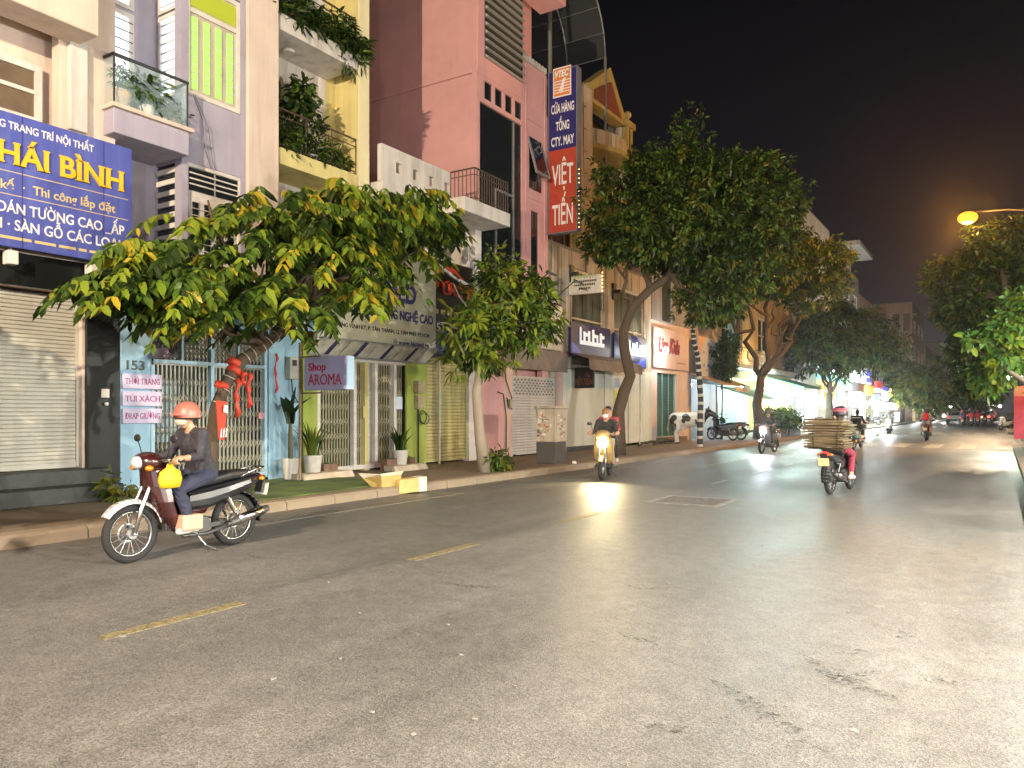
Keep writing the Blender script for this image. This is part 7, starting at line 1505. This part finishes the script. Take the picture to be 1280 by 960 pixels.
for k, (a, b, c, d, mm, lab) in enumerate(((1048, 1056, 486, 500, LC, 'small cyan lit sign under the orange panel row'), (1064, 1070, 490, 508, LW, 'narrow white lit sign left of the glowing pair of lamps'), (1084, 1092, 482, 494, LO, 'small orange lit sign above the smaller globe lamp'), (1093, 1098, 494, 512, LC, 'narrow cyan lit sign before the red and white one'), (1114, 1119, 486, 498, LY, 'small yellow lit sign right of the white one by the brown block'), (1121, 1127, 492, 502, LW, 'tiny white lit sign farthest along the row'))):
    litsign(lab, a, b, c, d, -11.4, mm)
# green signal lamp and little lights at the end of the road
t = thing('traffic_signal', 'small green lit signal hanging over the far crossing', 'traffic light', (-2.0, 62, 0)); p = ad(1197, 457, 60); b = ad(1212, 525, 60); b.z = 0
MB().box(p.x - .16, p.x + .16, p.y, p.y + .2, p.z - .5, p.z + .6).build('case', STEEL_D, t); mb = MB(); mb.ell((p.x, p.y - .02, p.z - .25), (.12, .04, .3)); mb.build('green_lens', lit('signal_green', (.25, 1, .4), 3), t); MB().ell((p.x, p.y - .02, p.z + .38), (.12, .04, .12)).build('amber_lens', lit('signal_amber', (1, .5, .1), 1.5), t)
mb = MB(); mb.tube([(1.0, 62, .14), (1.0, 62, 5.6), (p.x, 62, p.z + .8), (p.x, p.y + .1, p.z + .6)], .06, 8); mb.build('mast', STEEL_D, t)
rng = np.random.default_rng(55)
cols = [lit('dot_white', (.95, 1, 1), 6), lit('dot_red', (1, .08, .05), 5), lit('dot_warm', (1, .7, .35), 5), lit('dot_teal', (.3, 1, .8), 4)]; names = ['white', 'red', 'warm', 'teal']
spots = [(1184, 503, 3, 110), (1188, 508, 0, 110), (1176, 514, 0, 115), (1180, 520, 2, 105), (1194, 512, 0, 130), (1206, 511, 0, 130), (1212, 516, 1, 140), (1220, 512, 0, 150), (1226, 517, 1, 140), (1232, 516, 2, 150), (1238, 512, 0, 140), (1244, 517, 1, 140), (1250, 508, 0, 120), (1236, 521, 1, 110), (1228, 521, 2, 120), (1170, 509, 3, 120), (1200, 506, 2, 160), (1247, 500, 0, 110)]
for k, (px, py, c, d) in enumerate(spots):
    p = ad(px, py, d); r = .22 if c != 1 else .16; t = thing('far_lamp', 'distant %s point of light among the traffic and shops at the end of the road' % names[c], 'lamp', p, 'distant %s lights' % names[c]); MB().ell(p, r, 10, 6).build('bulb', cols[c], t); MB().bar((p.x, p.y + .1, .1), (p.x, p.y + .1, p.z), .03, 5).build('post', STEEL_D, t)
    if c in (0, 2) and k % 3 == 0: light('lamp_light', p + Vector((0, -.5, .3)), 500, (1, .9, .75), t, .2)
# far cars
def car(label, loc, rz, paint_, tail=True, tall=1.5):
    t = thing('car', label, 'car', (0, 0, 0), 'cars at the end of the road'); B = lambda mb, n, m, p=None, **k: mb.build(n, m, p or t, local=True, **k)
    prof = [(-2.0, .35), (-2.05, .7), (-1.95, .95), (-1.7, tall - .05), (-1.3, tall), (.2, tall - .02), (.95, .98), (1.85, .85), (2.05, .6), (2.0, .35)]; mb = MB(); mb.prism([(-.82, y, z) for y, z in prof], (1.64, 0, 0)); B(mb, 'body', paint_, bevel=.09, seg=3)
    mb = MB(); mb.prism([(-.6, -1.99, 1.0), (.6, -1.99, 1.0), (.54, -1.76, tall - .12), (-.54, -1.76, tall - .12)], (0, -.03, 0)); B(mb, 'rear_window', GLASS_D); mb = MB()
    for s in (-1, 1): mb.prism([(s * .825, -1.6, 1.0), (s * .825, .75, 1.0), (s * .825, .2, tall - .1), (s * .825, -1.4, tall - .1)], (s * .008, 0, 0))
    B(mb, 'side_window', GLASS_D)
    for s in (-1, 1):
        mb = MB(); mb.ell((s * .66, -2.03, .82), (.13, .05, .1)); B(mb, 'tail_light', TAIL_ON, smooth=True)
        for y in (-1.25, 1.3): mb = MB(); mb.torus((s * .74, y, .31), (1, 0, 0), .22, .1, 24, 8); w = B(mb, 'wheel', RUB, smooth=True); mb = MB(); mb.lathe([(.2, -.06), (.2, .06)], (0, 0, 0), 16); mb.v = [(s * .74 + z, y + a, .31 + b) for a, b, z in mb.v]; B(mb, 'rim', ALU, w)
    mb = MB(); mb.box(-.26, .26, -2.09, -2.06, .62, .74); B(mb, 'licence_plate', PLATE); mb = MB(); mb.box(-.8, .8, -2.12, -1.9, .35, .55); B(mb, 'bumper', SEATM, bevel=.03); t.location = loc; t.rotation_euler = (0, 0, rz); return t
x, y = onG(1193, 530); car('white hatchback seen from behind far down the road', (x, y + 2, .01), 0, P_WHT); x, y = onG(1216, 526); car('dark car with red tail lights beyond the white hatchback', (x, y + 2, .01), 0, P_RED, tall=1.55); x, y = onG(1236, 527); car('silver car among the red lights at the end of the road', (x, y + 2, .01), 0, P_SIL)
# ---------------------------------------------------------------- right side: shop row beyond the frame, lamps of its fronts, corner items
P_R1 = plaster('right_render', (.45, .42, .36), .3, seed=80)
for k, (a, b) in enumerate(((-24, -14), (-13.98, -4), (-3.98, 3), (3.02, 10), (10.02, 17), (17.02, 25), (25.02, 33.5))):
    t = thing('shophouse', ['shophouse of the right-hand row, first and farthest behind the viewer', 'shophouse of the right-hand row just behind the viewer', 'shophouse of the right-hand row beside the viewer', 'shophouse of the right-hand row with bright white fronts', 'shophouse of the right-hand row behind the bright young tree', 'shophouse of the right-hand row before the corner', 'corner shophouse of the right-hand row at the side street'][k], 'shophouse', (9, (a + b) / 2, .1))
    mb = MB(); mb.box(5.2, 16, a + .01, b - .01, .1, 9.5); mb.box(4.3, 5.198, a + .01, b - .01, 3.2, 9.5); mb.build('wall', P_R1, t); shutter(t, -b + .3, -a - .3, .15, 3.1, 0, SHUT_C, .1) if 0 else MB().box(5.1, 5.19, a + .4, b - .4, .15, 3.1).build('shop_front', SHOP_A if k in (3, 4, 5) else SHUT_C, t)
for k, (y, pw, c) in enumerate(((4.5, 3500, (1, .98, .84)), (9.5, 3700, (1, .96, .80)), (15, 3800, (1, .95, .85)), (23, 1500, (1, .86, .70)), (-6, 3400, (1, .9, .75)))):
    t = thing('wall_lamp', 'white flood lamp on the fronts of the right-hand row, %s' % ('nearest the viewer', 'second along', 'third along by the young tree', 'fourth along', 'behind the viewer')[k], 'lamp', (4.3, y, 3.4), 'flood lamps of the right-hand row'); MB().box(3.95, 4.29, y - .12, y + .12, 3.5, 3.58).build('arm', STEEL_G, t); MB().obox((3.85, y, 3.45), (0, 1, 0), (1, 0, .6), (-.6, 0, 1), .2, .14, .05).build('housing', STEEL_G, t, bevel=.01)
    if k == 0: light('lamp_light', (3.7, y, 3.42), 3400, (1, .93, .84), t, .12)  # extra point light added as fill for the shaded clinic board and tree
    light('lamp_light', (3.72, y, 3.3), pw * (1.2 if k in (0, 1, 3) else 1), c if k < 4 else (.80, .80, 1), t, .12, *((128, (-.62, 0, -1), .6) if k in (0, 1, 3) else ()))  # cool light behind the viewer is added to fill the shaded fronts
# corner: pink stand, white lamp in the tree
x, y = onG(1277, 553, .14); t = thing('banner_stand', 'tall pink and red banner stand at the right kerb corner', 'banner', (x, y, .14)); MB().box(x - .28, x + .28, y - .03, y + .03, .3, 2.15).build('banner', mat('banner_pink', (.42, .05, .11), .6, var=.2), t); MB().box(x - .28, x + .28, y - .036, y + .036, 2.155, 2.6).build('banner_top', mat('banner_rose', (.55, .3, .34), .6), t); mb = MB(); mb.bar((x, y + .05, .14), (x, y + .05, 2.6), .025); mb.box(x - .25, x + .25, y - .2, y + .2, .14, .18); mb.build('stand', STEEL_G, t)
p = ad(1262, 472, 31); t = thing('globe_lamp', 'white lamp glaring among the leaves at the right kerb', 'lamp', p, 'white lamps along the lit shops'); MB().ell(p, (.34, .12, .13), 14, 8).build('globe', lit('globe_glow', (.96, 1, .97), 9), t, smooth=True); MB().tube([p + Vector((0, .1, 0)), Vector((1.6, p.y + .2, p.z + .1)), Vector((1.7, p.y + .2, .14))], .04, 8).build('post', STEEL_G, t); light('globe_light', p + Vector((0, -.4, .1)), 800, (.8, 1, .85), t, .12)
